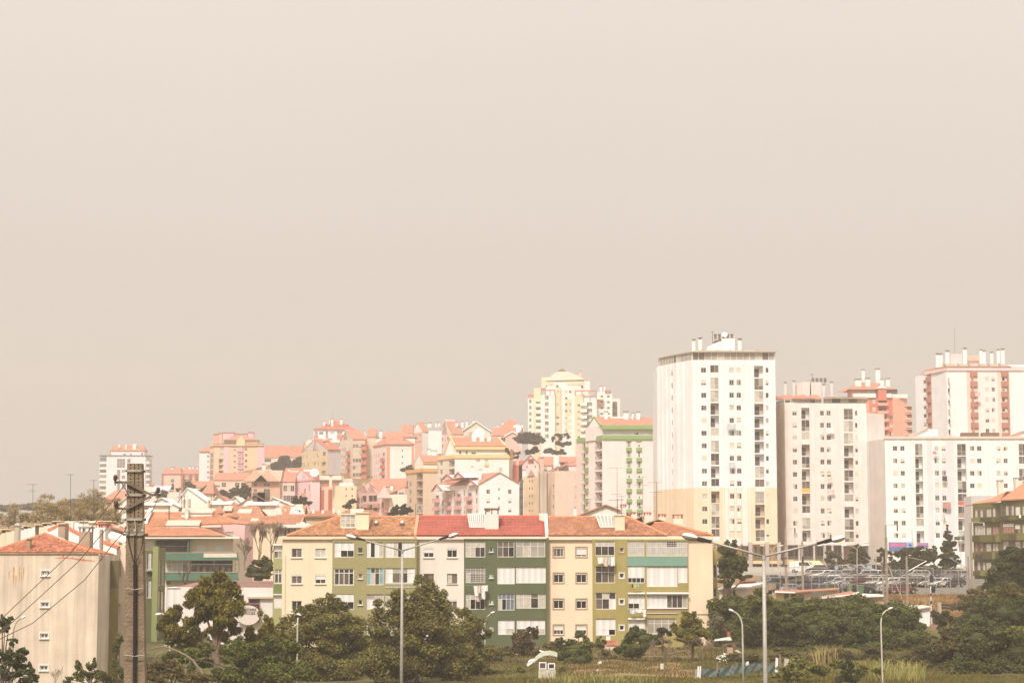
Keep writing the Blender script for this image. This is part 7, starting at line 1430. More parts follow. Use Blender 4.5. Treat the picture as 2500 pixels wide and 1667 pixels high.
   # white gables
 Gs=[('H5',-150,290,-15,970,1180,410,'broad white gabled house with lean-to porch left of centre, behind the broad roof'),('H5',320,650,440,1080,1215,415,'white gabled house second in the row of white gables'),('H5',610,750,690,1098,1165,430,'small white gable with two pipes between the larger white gables'),('H5',705,1290,985,1075,1235,405,'large white gabled house with two tiny attic windows and a porch'),('H5',1160,1560,1240,1112,1230,425,'low white gable at the right end of the white gable row'),('H6',870,1480,1190,1060,1190,400,'white sloping gable next to the concrete pole'),('H6',480,870,610,1045,1150,418,'white gable half hidden behind the concrete pole')]
 for K,x0,x1,xp,yp,ye,Y,lab in Gs:
  A,R=P2(K,x0,Y,1200),P2(K,x1,Y,1200);zt=zat(K,x0,ye,Y);p=at(*q(K,xp,yp),Y);b=Bld('gabled_house',lab,'house','white gabled houses below the hill',(A[0],Y,12));wm=wm_(248,236,216,Y);f=b.face(A,R,6,zt,wm)
  def ex(mb):mb.pl((R[0],Y,6),(R[0],Y+12,6),(R[0],Y+12,zt),(R[0],Y,zt))
  b.fi(wm);mb=MB();mb.pr([(A[0],Y,zt),(R[0],Y,zt),(p.x,Y,p.z)],(0,12,0));g=b.pt('gable',mb,wm)
  if x0==705:
   mb=MB()
   for x,y in((945,1150),(1018,1140)):a=at(*q(K,x,y+28),Y);mb.box(a.x,Y-.06,a.z,a.x+.42*6,Y-.003,a.z+1.9)
   mb.obj('window',GL['m'],g);
  rp_(b,[[(A[0]-.4,Y-.4,zt-.2),(p.x,Y-.4,p.z+.15),(p.x,Y+12,p.z+.15),(A[0]-.4,Y+12,zt-.2)],[(p.x,Y-.4,p.z+.15),(R[0]+.4,Y-.4,zt-.2),(R[0]+.4,Y+12,zt-.2),(p.x,Y+12,p.z+.15)]],OR(Y)if x0 in(320,705)else wm_(250,238,220,Y),.15)
  # porch fronts in front of gables
 for lab,K,r,yp,Y in(('low white porch with red paned window below the large white gable','H5',(860,1215,1275,1290),1170,396),('low white porch gable with wide opening beneath the second white gable','H5',(310,1205,600,1290),1165,404),('long white attic wall with ribbon window beside the concrete pole','H6',(868,1170,1330,1290),1150,392)):
  x0,y0,x1,y1=r;A,R=P2(K,x0,Y,1230),P2(K,x1,Y,1230);zt=zat(K,x0,y0,Y);b=Bld('porch',lab,'house','white porches in front of the white gables',(A[0],Y,10));f=b.face(A,R,6,zt)
  if x0==860:wi_(b,f,f.rc(K,1003,1233,1135,1285),'rrrr/rrrr',lod=1,t=.12)
  elif x0==868:wi_(b,f,f.rc(K,872,1182,1020,1252),'gggg/mmmm',lod=1,t=.12)
  b.fi(wm_(248,236,214,Y));p=at(*q(K,(x0+x1)/2,yp),Y);rp_(b,[[(A[0]-.5,Y-.6,zt),(R[0]+.5,Y-.6,zt),(R[0]+.5,Y+4,zt+.8),(p.x,Y+4,p.z),(A[0]-.5,Y+4,zt+.8)]],wm_(246,232,210,Y),.15)
  # small roof group near the pole foot of the tower
 Y=620;c=Co('town_house','small house with blue grey sheet roof and red tiles between pole and white gables','H6',None,1000,1480,960,Y,None,wm_(240,222,200,Y),D=12,y_0=1150,cat='house');c.close();rp_(c.b,[[c.P(0,0,c.zt),c.P(.62,0,c.zt),c.P(.62,.6,c.zt+2.2),c.P(0,.6,c.zt+2.2)]],mat('blue_grey_sheet',col(188,194,190,Y),.7,.08));a,d,p=at(*q('H6',1100,950),Y+8),at(*q('H6',1390,945),Y+8),at(*q('H6',1215,870),Y+12);rp_(c.b,[[a,d,p]],OR(Y));c.chim(((1228,862,1262,935),),9,cap=False)
 Y=700;c=Co('town_house','cream house with steep red pointed roof right of the far left tower','H6',None,880,1130,870,Y,None,wm_(246,230,206,Y),D=12,y_0=1150,cat='house');c.close();a,d,p=at(*q('H6',985,865),Y+3),at(*q('H6',1080,880),Y+3),at(*q('H6',1060,805),Y+6);rp_(c.b,[[at(*q('H6',985,830),Y+3),d,p],[at(*q('H6',975,825),Y+3),at(*q('H6',1055,865),Y+3),at(*q('H6',1050,845),Y+5)]],mat('red_roof',sc(.8,220,140,115,Y),.85,.1))
 Y=372;c=Co('town_house','orange hip roof peeping between the white gables','H5',None,200,370,1050,520,None,wm_(240,222,200,Y),D=12,y_0=1150,cat='house');c.close();c.hp(3.2,OR(Y),a=.35)
 Y=470;c=Co('town_house','low terracotta house under the far left tower','H6',None,235,640,1080,640,None,wm_(236,200,170,640),D=12,y_0=1250,cat='house');c.close();c.hp(3.0,OR(640),a=.3)
 # roof cluster just right of the block's last chimney
 Y=300;b=Bld('tiled_roof_house','cream gabled house with orange verge rising behind the tan roof','house',None,(at(1440,1250,Y).x,Y,6));p=[at(*q('K7',x,y),Y)for x,y in((380,260),(395,138),(690,20),(960,120),(960,260))];mb=MB();mb.pr(p[::-1],(0,8,0));b.pt('gable',mb,wm_(250,235,214,Y));rp_(b,[[p[1]+V3((-.4,-.4,.1)),p[2]+V3((0,-.4,.25)),p[2]+V3((0,8,.25)),p[1]+V3((-.4,8,.1))],[p[2]+V3((0,-.4,.25)),p[3]+V3((.4,-.4,.1)),p[3]+V3((.4,8,.1)),p[2]+V3((0,8,.25))]],OR(Y));ch_(b,'K7',855,30,910,120,Y-1,1.5,wm_(246,222,205,Y),capm=REDC(Y));ch_(b,'K7',350,50,382,135,Y-1,.6,wm_(248,234,216,Y),cap=False)
 b=Bld('tiled_roof_house','cream house with brick topped chimneys left of the tallest tower foot','house',None,(at(1560,1270,285).x,285,6));Y=285;f=b.face(P2('K7',930,Y,1270),P2('K7',1540,Y,1270),3,zat('K7',1000,215,Y));b.fi(wm_(244,226,200,Y));p=[at(*q('K7',x,y),Y-.3)for x,y in((900,215),(1080,130),(1090,215),(1250,165),(1400,215))];rp_(b,[[p[0],p[2],p[1]],[p[2],p[4],p[3]]],wm_(246,224,200,Y),.1);mb=MB();mb.tb([p[0],p[1]],.12,5);mb.tb([p[1]+V3((.2,0,0)),p[2],p[3],p[4]],.12,5);b.pt('verge_tile',mb,OR(Y))
 for r in((965,108,1010,180),(1105,120,1172,190),(1258,140,1330,200),(1412,155,1512,240)):ch_(b,'K7',*r,Y+1,1.4,wm_(246,226,198,Y),capm=REDC(Y))
tiled_roofs()
# right side: dark green house, sheds, car park, railway
def green_right():
 Y=323;K='T6';A=P2(K,1255,Y+10,1300);M_=P2(K,1592,Y+4,1300);N=P2(K,1592,Y+2.8,1300);R=P2(K,2100,Y-6,1300)
 zb=4;z1,z2=zat(K,1260,925,Y+10),zat(K,1600,885,Y+3)
 b=Bld('apartment_house','dark olive green house with brown window strips and orange roof at the right edge','apartment house',None,(A[0],Y,5));og=wm_(126,120,78,Y);f1=b.face(A,M_,zb,z1,og);f2=b.face(N,R,zb,z2,og)
 BR=mat('brown_aluminium',(.11,.085,.065),.5,.1)
 rows=[(975,1090),(1195,1305),(1400,1500),(1620,1725)]
 for i,(y0,y1)in en(rows):
  dy=-9*(2-i)*.5
  wi_(b,f1,f1.rc(K,1268,y0+(0 if i!=1 else-12),1398,y1),['cmcm','cccc','rmrm','mcmc'][i],0 if i else.28,lod=1,f_0=BR,shutm=mat('brown_shutter',(.2,.16,.13),.6));wi_(b,f1,f1.rc(K,1405,y0+8,1468,y1-2),'cc',[0,0,.5,.4][i],lod=1,f_0=BR);wi_(b,f1,f1.rc(K,1480,y0,1585,y1-6),['cmm','rrm','ccm','mcd'][i],0,lod=1,f_0=BR)
  y0-=30;y1-=22
  wi_(b,f2,f2.rc(K,1605,y0,1740,y1),['mcmc','rrrr','ccmm','mmcc'][i],.3 if i==1 else 0,lod=1,f_0=BR);wi_(b,f2,f2.rc(K,1752,y0+10,1815,y1),['w','dr','c','m'][i],[0,.5,.3,0][i],lod=1,f_0=BR);wi_(b,f2,f2.rc(K,1835,y0,1960,y1),['cmd','ccr','cmc','mm'][i],0,lod=1,f_0=BR);wi_(b,f2,f2.rc(K,1975,y0,2080,y1),'mmc',lod=1,f_0=BR)
 def ex(mb):mb.pl((A[0],A[1],z1),(M_[0],M_[1],z1),(M_[0],M_[1]+14,z1),(A[0],A[1]+12,z1));mb.pl((N[0],N[1],z1-.2),(N[0],N[1]+1.2,z1-.2),(N[0],N[1]+1.2,z2),(N[0],N[1],z2));mb.pl((A[0],A[1]+12,zb),(A[0],A[1],zb),(A[0],A[1],z1),(A[0],A[1]+12,z1));mb.pl((N[0],N[1],z2),(R[0],R[1],z2),(R[0],R[1]+14,z2),(N[0],N[1]+14,z2))
 b.fi(og,e_0=ex)
 pal=[wm_(138,132,84,Y),wm_(98,92,68,Y),wm_(118,112,72,Y),wm_(104,96,66,Y)];rs=random.Random(8)
 for i,(y0,y1)in en(((1095,1145),(1308,1385),(1508,1592),(1730,1790))):
  for f,xs,k0 in((f1,(1258,1362,1508,1545,1590),0),(f2,(1596,1708,1800,1900,2095),1)):
   for j,(xa,xb)in en(zip(xs[:-1],xs[1:])):
    dy=0 if f is f1 else-22;r=f.rc(K,xa,y0+dy,xb,y1+dy);mb=MB();mb.M=f.M;mb.box(max(0,r[0])+.01,-.5,r[1],min(f.W,r[2])-.01,-.004,r[3]);mb.M=None;b.pt('parapet',mb,pal[(i+j+k0)%4])
 e0,e1=(A[0]+2.2,A[1]-.5,z1+.1),(R[0],R[1]-.5,z2+.2);p0=at(*q(K,1780,775),Y+8);p1=(R[0],Y+4,p0.z+1.5)
 rp_(b,[[(A[0]+1.5,A[1]-.4,z1+.1),(N[0]-.3,N[1]-.3,z1+.25),(N[0]+2,N[1]+4,z2+1.6),(p0.x,p0.y,p0.z)],[(N[0]-.3,N[1]-.6,z2+.05),e1,p1,(p0.x+.5,p0.y,p0.z-.1)],[(A[0]+1.5,A[1]+12,z1),(A[0]+1.5,A[1]-.4,z1+.1),tuple(p0)]],mat('orange_roof',(.47,.215,.12),.88,.12,.5))
 ch_(b,K,1560,672,1612,822,Y+12,1.2,wm_(246,228,200,Y),capm=CONC);ch_(b,K,1765,655,1845,800,Y+5,1.4,wm_(246,226,196,Y),capm=CONC)
 d=at(*q(K,1840,735),Y+4);dish(b,d,.55)
 a,c=at(*q(K,1230,925),Y+40),at(*q(K,1520,828),Y+40);bb=Bld('apartment_house','pale grey blank gable wall behind the dark olive green house','house',None,(a.x,Y+40,7));mb=MB();mb.pr([(a.x,Y+40,6),(c.x,Y+40,6),(c.x,Y+40,c.z),(a.x,Y+40,zat(K,1230,838,Y+40))],(0,6,0));bb.pt('wall',mb,wm_(212,205,192,Y))
 # green pharmacy like shop front at the foot of the white slab
 Y2=436;K='KC';bb=Bld('shop_pavilion','low shop pavilion with dark green fascia and bright green panel beside the conifer','shop',None,(at(*q(K,850,900),Y2).x,Y2,8));x0,x1=P2(K,880,Y2,1350)[0],P2(K,1060,Y2,1350)[0];zt=zat(K,900,672,Y2);f=bb.face((x0,Y2),(x1,Y2),7.5,zt);wi_(bb,f,f.rc(K,890,712,958,818),'m',lod=1);wi_(bb,f,f.rc(K,968,690,1008,818),'e',lod=1)
 def ex(mb):mb.pl((x0,Y2,zt),(x1,Y2,zt),(x1,Y2+6,zt),(x0,Y2+6,zt))
 bb.fi(wm_(244,236,224,Y2),e_0=ex);r=f.rc(K,1008,708,1048,805);mb=MB();mb.M=f.M;mb.box(r[0],-.1,r[1],r[2],-.004,r[3]);mb.M=None;bb.pt('green_panel',mb,mat('bright_green',col(115,168,84,Y2),.6,.05));a,d=at(*q(K,845,672),Y2-1),at(*q(K,1045,628),Y2-1);mb=MB();mb.box(a.x,Y2-1.2,a.z,d.x,Y2-.02,d.z);o=bb.pt('fascia',mb,mat('dark_green_fascia',col(58,70,54,Y2),.5,.05));a,d=at(*q(K,855,660),Y2-1),at(*q(K,945,636),Y2-1);mb=MB();mb.box(a.x,Y2-1.24,a.z,d.x,Y2-1.203,d.z);mb.obj('sign_panel',mat('sign_green',col(90,125,88,Y2),.5,.1),o)
green_right()
def sheds():
 RT=mat('shed_red_roof',(.36,.17,.11),.9,.2,1.5)
 def shed(lab,fr,Y,wallc,roofpts,m=RT,win=(),zb=1.5,K='KB',edge=None):
  pts=[at(*q(K,x,y),Y+d)for x,y,d in fr];b=Bld('shed',lab,'shed','low sheds along the railway',(pts[0].x,Y,2))
  mb=MB();lo=zb;mb.pr([V3((pts[0].x,pts[0].y,lo)),V3((pts[-1].x,pts[-1].y,lo))]+pts[::-1],(0,4,0));b.pt('wall',mb,wm_(*wallc,Y,.12))
  rp=[at(*q(K,x,y),Y+d)for x,y,d in roofpts];mb=MB();slab(mb,rp,.15);b.pt('roof',mb,m)
  for x,y in win:a=at(*q(K,x,y),Y-.05);mb=MB();mb.box(a.x,a.y-.03,a.z-.5,a.x+.55,a.y-.003,a.z+.35);b.pt('window',mb,GL['d'])
  if edge:e=[at(*q(K,x,y),Y+d)for x,y,d in edge];mb=MB();mb.tb(e,.12,5);b.pt('gutter',mb,WHITE)
  return b
 shed('long cream shed with low red roof edge under the parked cars',[(-40,1230,0),(300,1225,0),(300,1225,.01)],262,(216,196,152),[(-60,1205,-.6),(300,1215,-.6),(1090,1150,9),(1090,1130,10),(300,1175,4),(-60,1170,4)],win=((110,1260),(235,1275)),edge=[(-60,1212,-.7),(300,1224,-.7)])
 shed('graffiti covered grey wall shed with red roof below the car park',[(310,1222,0),(565,1190,2),(1095,1160,7)],263,(196,182,158),[(300,1220,-.5),(1095,1156,6),(1095,1140,7),(300,1190,3)],win=((390,1310),))
 shed('low shed with pink red roof and pale walls in front of the hedge top',[(900,1375,0),(1300,1300,1.5),(1440,1225,3)],250,(232,216,192),[(500,1335,-1),(900,1345,-.6),(1440,1225,3),(1300,1190,5),(560,1320,1)],edge=[(600,1345,-1),(1300,1265,1),(1440,1215,3)])
 shed('flat beige shed with white roof near the concrete poles',[(1560,1295,0),(1890,1272,0)],252,(206,180,146),[(1380,1290,-.5),(1890,1272,-.5),(1880,1255,4),(1520,1235,4)],m=wm_(238,224,204,252))
 # graffiti as strokes on the retaining wall
 Y=262;rs=random.Random(9);mb=MB()
 for k in rg(34):
  x=600+k*14;y=1205+rs.uniform(0,30)-(x-600)*.02;p=[at(*q('KB',x+rs.uniform(-14,14),y+t*18+rs.uniform(-4,4)),Y+2.2+(x-565)/530*5-.3)for t in rg(4)];mb.tb(p,.05,4)
 g=solo('graffiti',mb,mat('graffiti_paint',(.2,.23,.17),.8,.3,6),'grey green graffiti scrawl along the wall under the car park','graffiti',at(*q('KB',840,1220),Y),kind='stuff')
 # white gabled shed
 Y=238;K='KD';b=Bld('shed','white gabled shed with red patch roof rising over the hedge at right','shed','low sheds along the railway',(at(*q(K,1060,690),Y).x,Y,1.5));p=[at(*q(K,x,y),Y)for x,y in((560,345),(1068,330),(1068,700),(560,700))];mb=MB();mb.pr([p[3],p[2],p[1],at(*q(K,700,400),Y),p[0]],(0,5,0));b.pt('wall',mb,wm_(246,238,226,Y,.1));rp=[at(*q(K,545,330),Y-.4),at(*q(K,690,402),Y-.4),at(*q(K,1072,332),Y-.4),at(*q(K,760,312),Y+6),at(*q(K,590,305),Y+6)];mb=MB();slab(mb,rp,.12);b.pt('roof',mb,wm_(224,205,184,Y));rp=[at(*q(K,555,328),Y-.3)+V3((0,0,.06)),at(*q(K,620,350),Y-.3)+V3((0,0,.06)),at(*q(K,760,312),Y+5)+V3((0,0,.1)),at(*q(K,590,306),Y+5.6)+V3((0,0,.1))];mb=MB();slab(mb,rp,.05);b.pt('red_roof_sheet',mb,RT)
 # pale cottage with green shutters behind the hedge
 Y=246;K='K9';b=Bld('cottage','pale cottage with dark green shutters under the tall round tree','house',None,(at(*q(K,900,900),Y).x,Y,1.5));f=b.face(P2(K,800,Y,1450),P2(K,1140,Y,1450),0,zat(K,900,790,Y));gs=mat('green_shutter',col(86,92,70,Y),.7,.05)
 for x in(838,903,962):wi_(b,f,f.rc(K,x,820,x+42,930),'d',.96,lod=1,shutm=gs)
 b.fi(wm_(238,218,200,Y));rp_(b,[[at(*q(K,780,790),Y-.5),at(*q(K,1150,780),Y-.5),at(*q(K,1390,722),Y+10),at(*q(K,1080,745),Y+8)]],wm_(236,222,206,Y));mb=MB();mb.pr([at(*q(K,1140,880),Y+.1),at(*q(K,1500,800),Y+12),at(*q(K,1500,735),Y+12),at(*q(K,1140,790),Y+.1)],(.1,.4,0));b.pt('side_wall',mb,wm_(214,190,160,Y,.2));mb=MB();mb.tb([at(*q(K,1060,712),Y+12),at(*q(K,1235,705),Y+14)],.25,5);b.pt('ridge_tile',mb,RT)
sheds()
# cars
CARP={}
def paint(name,rgb):return mat(name,rgb,.25,.02,spec=.6)
def car_meshes(kind):
 if kind in CARP:return CARP[kind]
 if kind=='van':L,Wd,H,hood,nose=4.8,1.9,1.95,1.15,.95;roof0,roof1,base=1.5,4.7,.95
 elif kind=='sedan':L,Wd,H,hood,nose=4.4,1.74,1.42,.88,.62;roof0,roof1,base=1.95,3.25,.9
 elif kind=='estate':L,Wd,H,hood,nose=4.5,1.76,1.46,.9,.64;roof0,roof1,base=1.95,4.1,.92
 else:L,Wd,H,hood,nose=3.9,1.68,1.45,.9,.64;roof0,roof1,base=1.65,3.3,.92
 ws=1.15 if kind!='van' else.75;rear={'van':4.78,'sedan':3.95,'estate':4.45,'hatch':3.85}[kind]
 low=[(.08,.32),(0,.5),(.06,nose),(.45,nose+.12),(ws,hood),(rear,base),(L-.04,base-.05 if kind!='sedan' else base-.02),(L,.6),(L-.06,.32)]
 mb=MB();n=len(low);hw=Wd/2
 V=[]
 for yy,dz in((-hw+.1,.04),(-hw,0),(hw,0),(hw-.1,.04)):
  for x,z in low:V.append((x,yy,z+(dz if z>.5 else-dz*0)))
 Fc=[]
 for k in rg(3):
  for i in rg(n):j=(i+1)%n;Fc.append((k*n+i,(k+1)*n+i,(k+1)*n+j,k*n+j))
 Fc+=[list(rg(n)),list(rg(3*n,4*n))[::-1]];mb.add(V,Fc)
 a=.13;cab=[(ws,hood),(roof0,H-.03),((roof0+roof1)/2,H),(roof1,H-.05),(rear,base)]
 cw=hw-.04;V=[]
 for sgn in(-1,1):
  for x,z in cab:t=(z-hood)/(H-hood);V.append((x,sgn*(cw-a*max(0,min(1,t))-.02),z))
 m=len(cab);mb.add(V,[list(rg(m)),list(rg(m,2*m))[::-1]]+[(i,m+i,m+i+1,i+1)for i in rg(m-1)])
 body=mb.mesh('body',paint('car_white',(.7,.69,.67)))
 g=MB();G=mat('car_glass',(.03,.03,.03),.06,.3,spec=.7)
 def side(p0,p1,p2,p3):
  for sgn in(-1,1):
   pts=[]
   for x,z in(p0,p1,p2,p3):t=(z-hood)/(H-hood);pts.append((x,sgn*(cw-a*t+.0),z))
   g.add(pts,[[0,1,2,3]])
 zl,zh=hood+.06,H-.12;mid=(roof0+roof1)/2
 side((ws+.3,zl),(mid-.04,zl),(mid-.04,zh),(roof0+.02,zh))
 if kind!='van':side((mid+.04,zl),(rear-.25,zl),(roof1-.02,zh),(mid+.04,zh))
 for(x0,z0,x1,z1,o)in((ws,hood,roof0,H-.03,-.012),(rear,base,roof1,H-.05,.012)):
  p=lambda t,s:(x0+(x1-x0)*t+o,s*(cw-a*t-.1),z0+(z1-z0)*t+.012);g.add([p(.1,-1),p(.1,1),p(.9,1),p(.9,-1)],[[0,1,2,3]])
 glass=g.mesh('car_window',G)
 wh=MB();wh.tb([(0,-.1,0),(0,.1,0)],.31,12);wh.mi=1;wh.tb([(0,-.112,0),(0,.112,0)],.18,8);wheel=wh.mesh('wheel',[mat('tyre',(.02,.02,.02),.9),STEEL])
 hl=MB();hl.ell((0,0,0),(.09,.2,.09),8,4);head=hl.mesh('headlight',mat('headlight_glass',(.7,.7,.68),.1));tl=MB();tl.box(-.03,-.12,-.13,.03,.12,.13);tail=tl.mesh('tail_light',mat('tail_red',(.35,.03,.03),.3))
 pl=MB();pl.box(-.015,-.26,-.06,.015,.26,.06);plate=pl.mesh('number_plate',WHITE)
 CARP[kind]=(body,glass,wheel,head,tail,plate,L,hw,nose,base);return CARP[kind]
def car(kind,px,py,Y,yaw,colname,rgb,label,g_0='cars parked in the car park',z=None):
 body,glass,wheel,head,tail,plate,L,hw,nose,base=car_meshes(kind);p=at(px,py,Y)
 z=gz(p.x,Y)+.03 if z is None else z
 t=th_('parked_van' if kind=='van' else 'parked_car',label,'van' if kind=='van' else 'car',(p.x,Y,z),g_0,math.radians(yaw))
 o=sub(body,'body',t);o.location=(-L/2,0,0);o.material_slots[0].link='OBJECT';o.material_slots[0].material=paint(colname,rgb)
 o=sub(glass,'car_window',t);o.location=(-L/2,0,0)
 for x in(.75,L-.8):
  for s in(-1,1):o=sub(wheel,'wheel',t);o.location=(x-L/2,s*(hw-.09),.31)
 for s in(-1,1):o=sub(head,'headlight',t);o.location=(.1-L/2,s*(hw-.3),nose);o=sub(tail,'tail_light',t);o.location=(L/2-.01,s*(hw-.2),base-.2)
 for x in(-L/2+.005,L/2):o=sub(plate,'number_plate',t);o.location=(x,0,.52)
PC=dict(white=(.7,.69,.67),silver=(.42,.41,.39),grey=(.2,.19,.18),black=(.03,.03,.03),dark_blue=(.04,.06,.12),dark_red=(.14,.03,.03),brown=(.1,.07,.055),beige=(.42,.37,.29),green=(.07,.1,.08))
def cars():
# upper street row
 car('van',1963,1398,346,158,'white',PC['white'],'white panel van parked below the shop awning, left end of the upper street row','vehicles on the upper street')
 g='vehicles on the upper street'
 for k,(px,c,yaw,kd,lab)in en(((1996,'black',-20,'hatch','black hatchback beside the white van on the upper street'),(2027,'black',-25,'hatch','dark hatchback with red tail lights between lamp post and round sign'),(2055,'silver',-28,'sedan','silver saloon seen from behind next to the small blue sign'),(2077,'black',150,'estate','black estate car nose to the viewer between the two silver cars'),(2103,'silver',150,'sedan','silver saloon facing the viewer by the double armed lamp'),(2119,'black',-30,'hatch','small dark car half hidden by the blue direction sign'),(2135,'grey',-30,'hatch','grey hatchback behind the two slim lamp posts on the upper street'))):car(kd,px,1395,340+k*1.6,yaw,c,PC[c],lab,g)
 # car park rows, front to back
 rows=[(287,1886,24.0,14,'front row of the car park'),(297,1882,26.0,18,'second row of the car park'),(308,1892,25,17,'third row of the car park'),(319,1985,25,15,'back row of the car park')]
 rs=random.Random(21);names=list(PC);seq=['grey','silver','black','beige','dark_blue','brown','silver','grey','white','black','silver','dark_red','green','silver','grey','white','beige','silver']
 ordn=['first','second','third','fourth','fifth','sixth','seventh','eighth','ninth','tenth','eleventh','twelfth','thirteenth','fourteenth','fifteenth','sixteenth','seventeenth','eighteenth','nineteenth']
 for r,(Y,px0,dp,n,nm)in en(rows):
  for i in rg(n):
   if r==0 and i in(3,7,11):continue
   c=seq[(i*5+r*7)%len(seq)];kd=['hatch','estate','hatch','sedan','hatch'][(i+2*r)%5]
   if r==1 and i==5:c,kd='dark_blue','estate'
   if r==3 and i==1:c,kd='white','estate'
   yaw=[200,25,195,15][r]+rs.uniform(-14,14)
   kn={'hatch':'hatchback','estate':'estate car','sedan':'saloon'}[kd]
   car(kd,px0+dp*i+rs.uniform(-3,3),1420,Y+rs.uniform(-.8,.8),yaw,c,PC[c],'%s %s, %s from the left in the %s'%(c.replace('_',' '),kn,ordn[i],nm))
   # dark covered trailer
 Y=293;a,d=at(*q('P1',522,750),Y),at(*q('P1',1150,545),Y);mb=MB();mb.pr([(a.x-1.6,Y,a.z+.6),(a.x,Y,a.z+.1),(d.x,Y,a.z+.5),(d.x-.9,Y,d.z+.15),(a.x+.2,Y,d.z),(a.x-1.0,Y,d.z-.9)],(0,3,0));t=th_('covered_trailer','large dark grey covered trailer standing among the cars behind two concrete poles','trailer',(a.x+3,Y+1.5,gz(a.x+3,Y)));mb.obj('cover',mat('trailer_cover',(.085,.078,.07),.6,.06),t);mb=MB();mb.box(a.x,Y+.2,gz(a.x,Y)+.55,d.x-.3,Y+2.8,a.z+.49);mb.obj('chassis',DARK,t)
 for x in(a.x+1.2,d.x-1.6):
  for y in(Y+.3,Y+2.7):mb=MB();mb.tb([(x,y-.12,gz(x,Y)+.38),(x,y+.12,gz(x,Y)+.38)],.38,12);mb.obj('wheel',mat('tyre',(.02,.02,.02),.9),t)
  # green skips, P sign and small signs
 for i,(x0,x1)in en(((1240,1330),(1405,1540))):
  a,d=at(*q('KB',x0,1170),284),at(*q('KB',x1,1095),284);zg=gz(a.x,284);mb=MB();mb.pr([(a.x+.15,284,zg),(d.x-.15,284,zg),(d.x,284,max(d.z,zg+.9)),(a.x,284,max(d.z,zg+.9))],(0,1.2,0));t=th_('skip',['smaller green skip left of the double armed lamp foot','wider green skip at the double armed lamp foot'][i],'skip',(a.x,284,zg),'green skips behind the fence');mb.obj('body',mat('skip_green',(.1,.15,.08),.7,.15),t);mb=MB();mb.box(a.x-.05,283.95,max(d.z,zg+.9)+.003,d.x+.05,285.25,max(d.z,zg+.9)+.1);mb.obj('rim',mat('skip_rim',(.2,.24,.16),.7),t)
 def sign(px,y0,y1,yb,Y,w_,lab,m,ptxt=False):
  a=at(px,y1,Y);d=at(px,y0,Y);zg=gz(a.x,Y);t=th_('road_sign',lab,'sign',(a.x,Y,zg));mb=MB();mb.tb([(a.x,Y,zg),(a.x,Y,d.z)],.05,6);mb.obj('post',STEEL,t);mb=MB();mb.box(a.x-w_/2,Y-.1,a.z,a.x+w_/2,Y-.06,d.z);mb.obj('plate',m,t)
  if ptxt:
   h=d.z-a.z;x=a.x-w_*.15;mb=MB();mb.box(x,Y-.12,a.z+h*.2,x+h*.12,Y-.102,a.z+h*.8);mb.box(x+h*.12,Y-.12,a.z+h*.68,x+h*.35,Y-.102,a.z+h*.8);mb.box(x+h*.12,Y-.12,a.z+h*.45,x+h*.35,Y-.102,a.z+h*.56);mb.box(x+h*.35,Y-.12,a.z+h*.47,x+h*.46,Y-.102,a.z+h*.78);mb.obj('letter',WHITE,t)
 SB=mat('sign_blue',(.07,.16,.34),.4,.03);SP=mat('sign_pale_blue',(.3,.38,.48),.4,.1,8)
 sign(2100,1404,1415,1430,312,.75,'blue parking sign with white P above the parked cars',SB,True);sign(2042,1381,1389,1405,338,.6,'small pale blue sign on the upper street by the silver saloon',SP);sign(2122,1379,1386,1396,336,.75,'pale blue direction sign before the lamp posts on the upper street',SP)
 sign(2041,1363,1370,1405,338.5,.4,'round grey sign seen from behind above the upper street',STEEL)
cars()
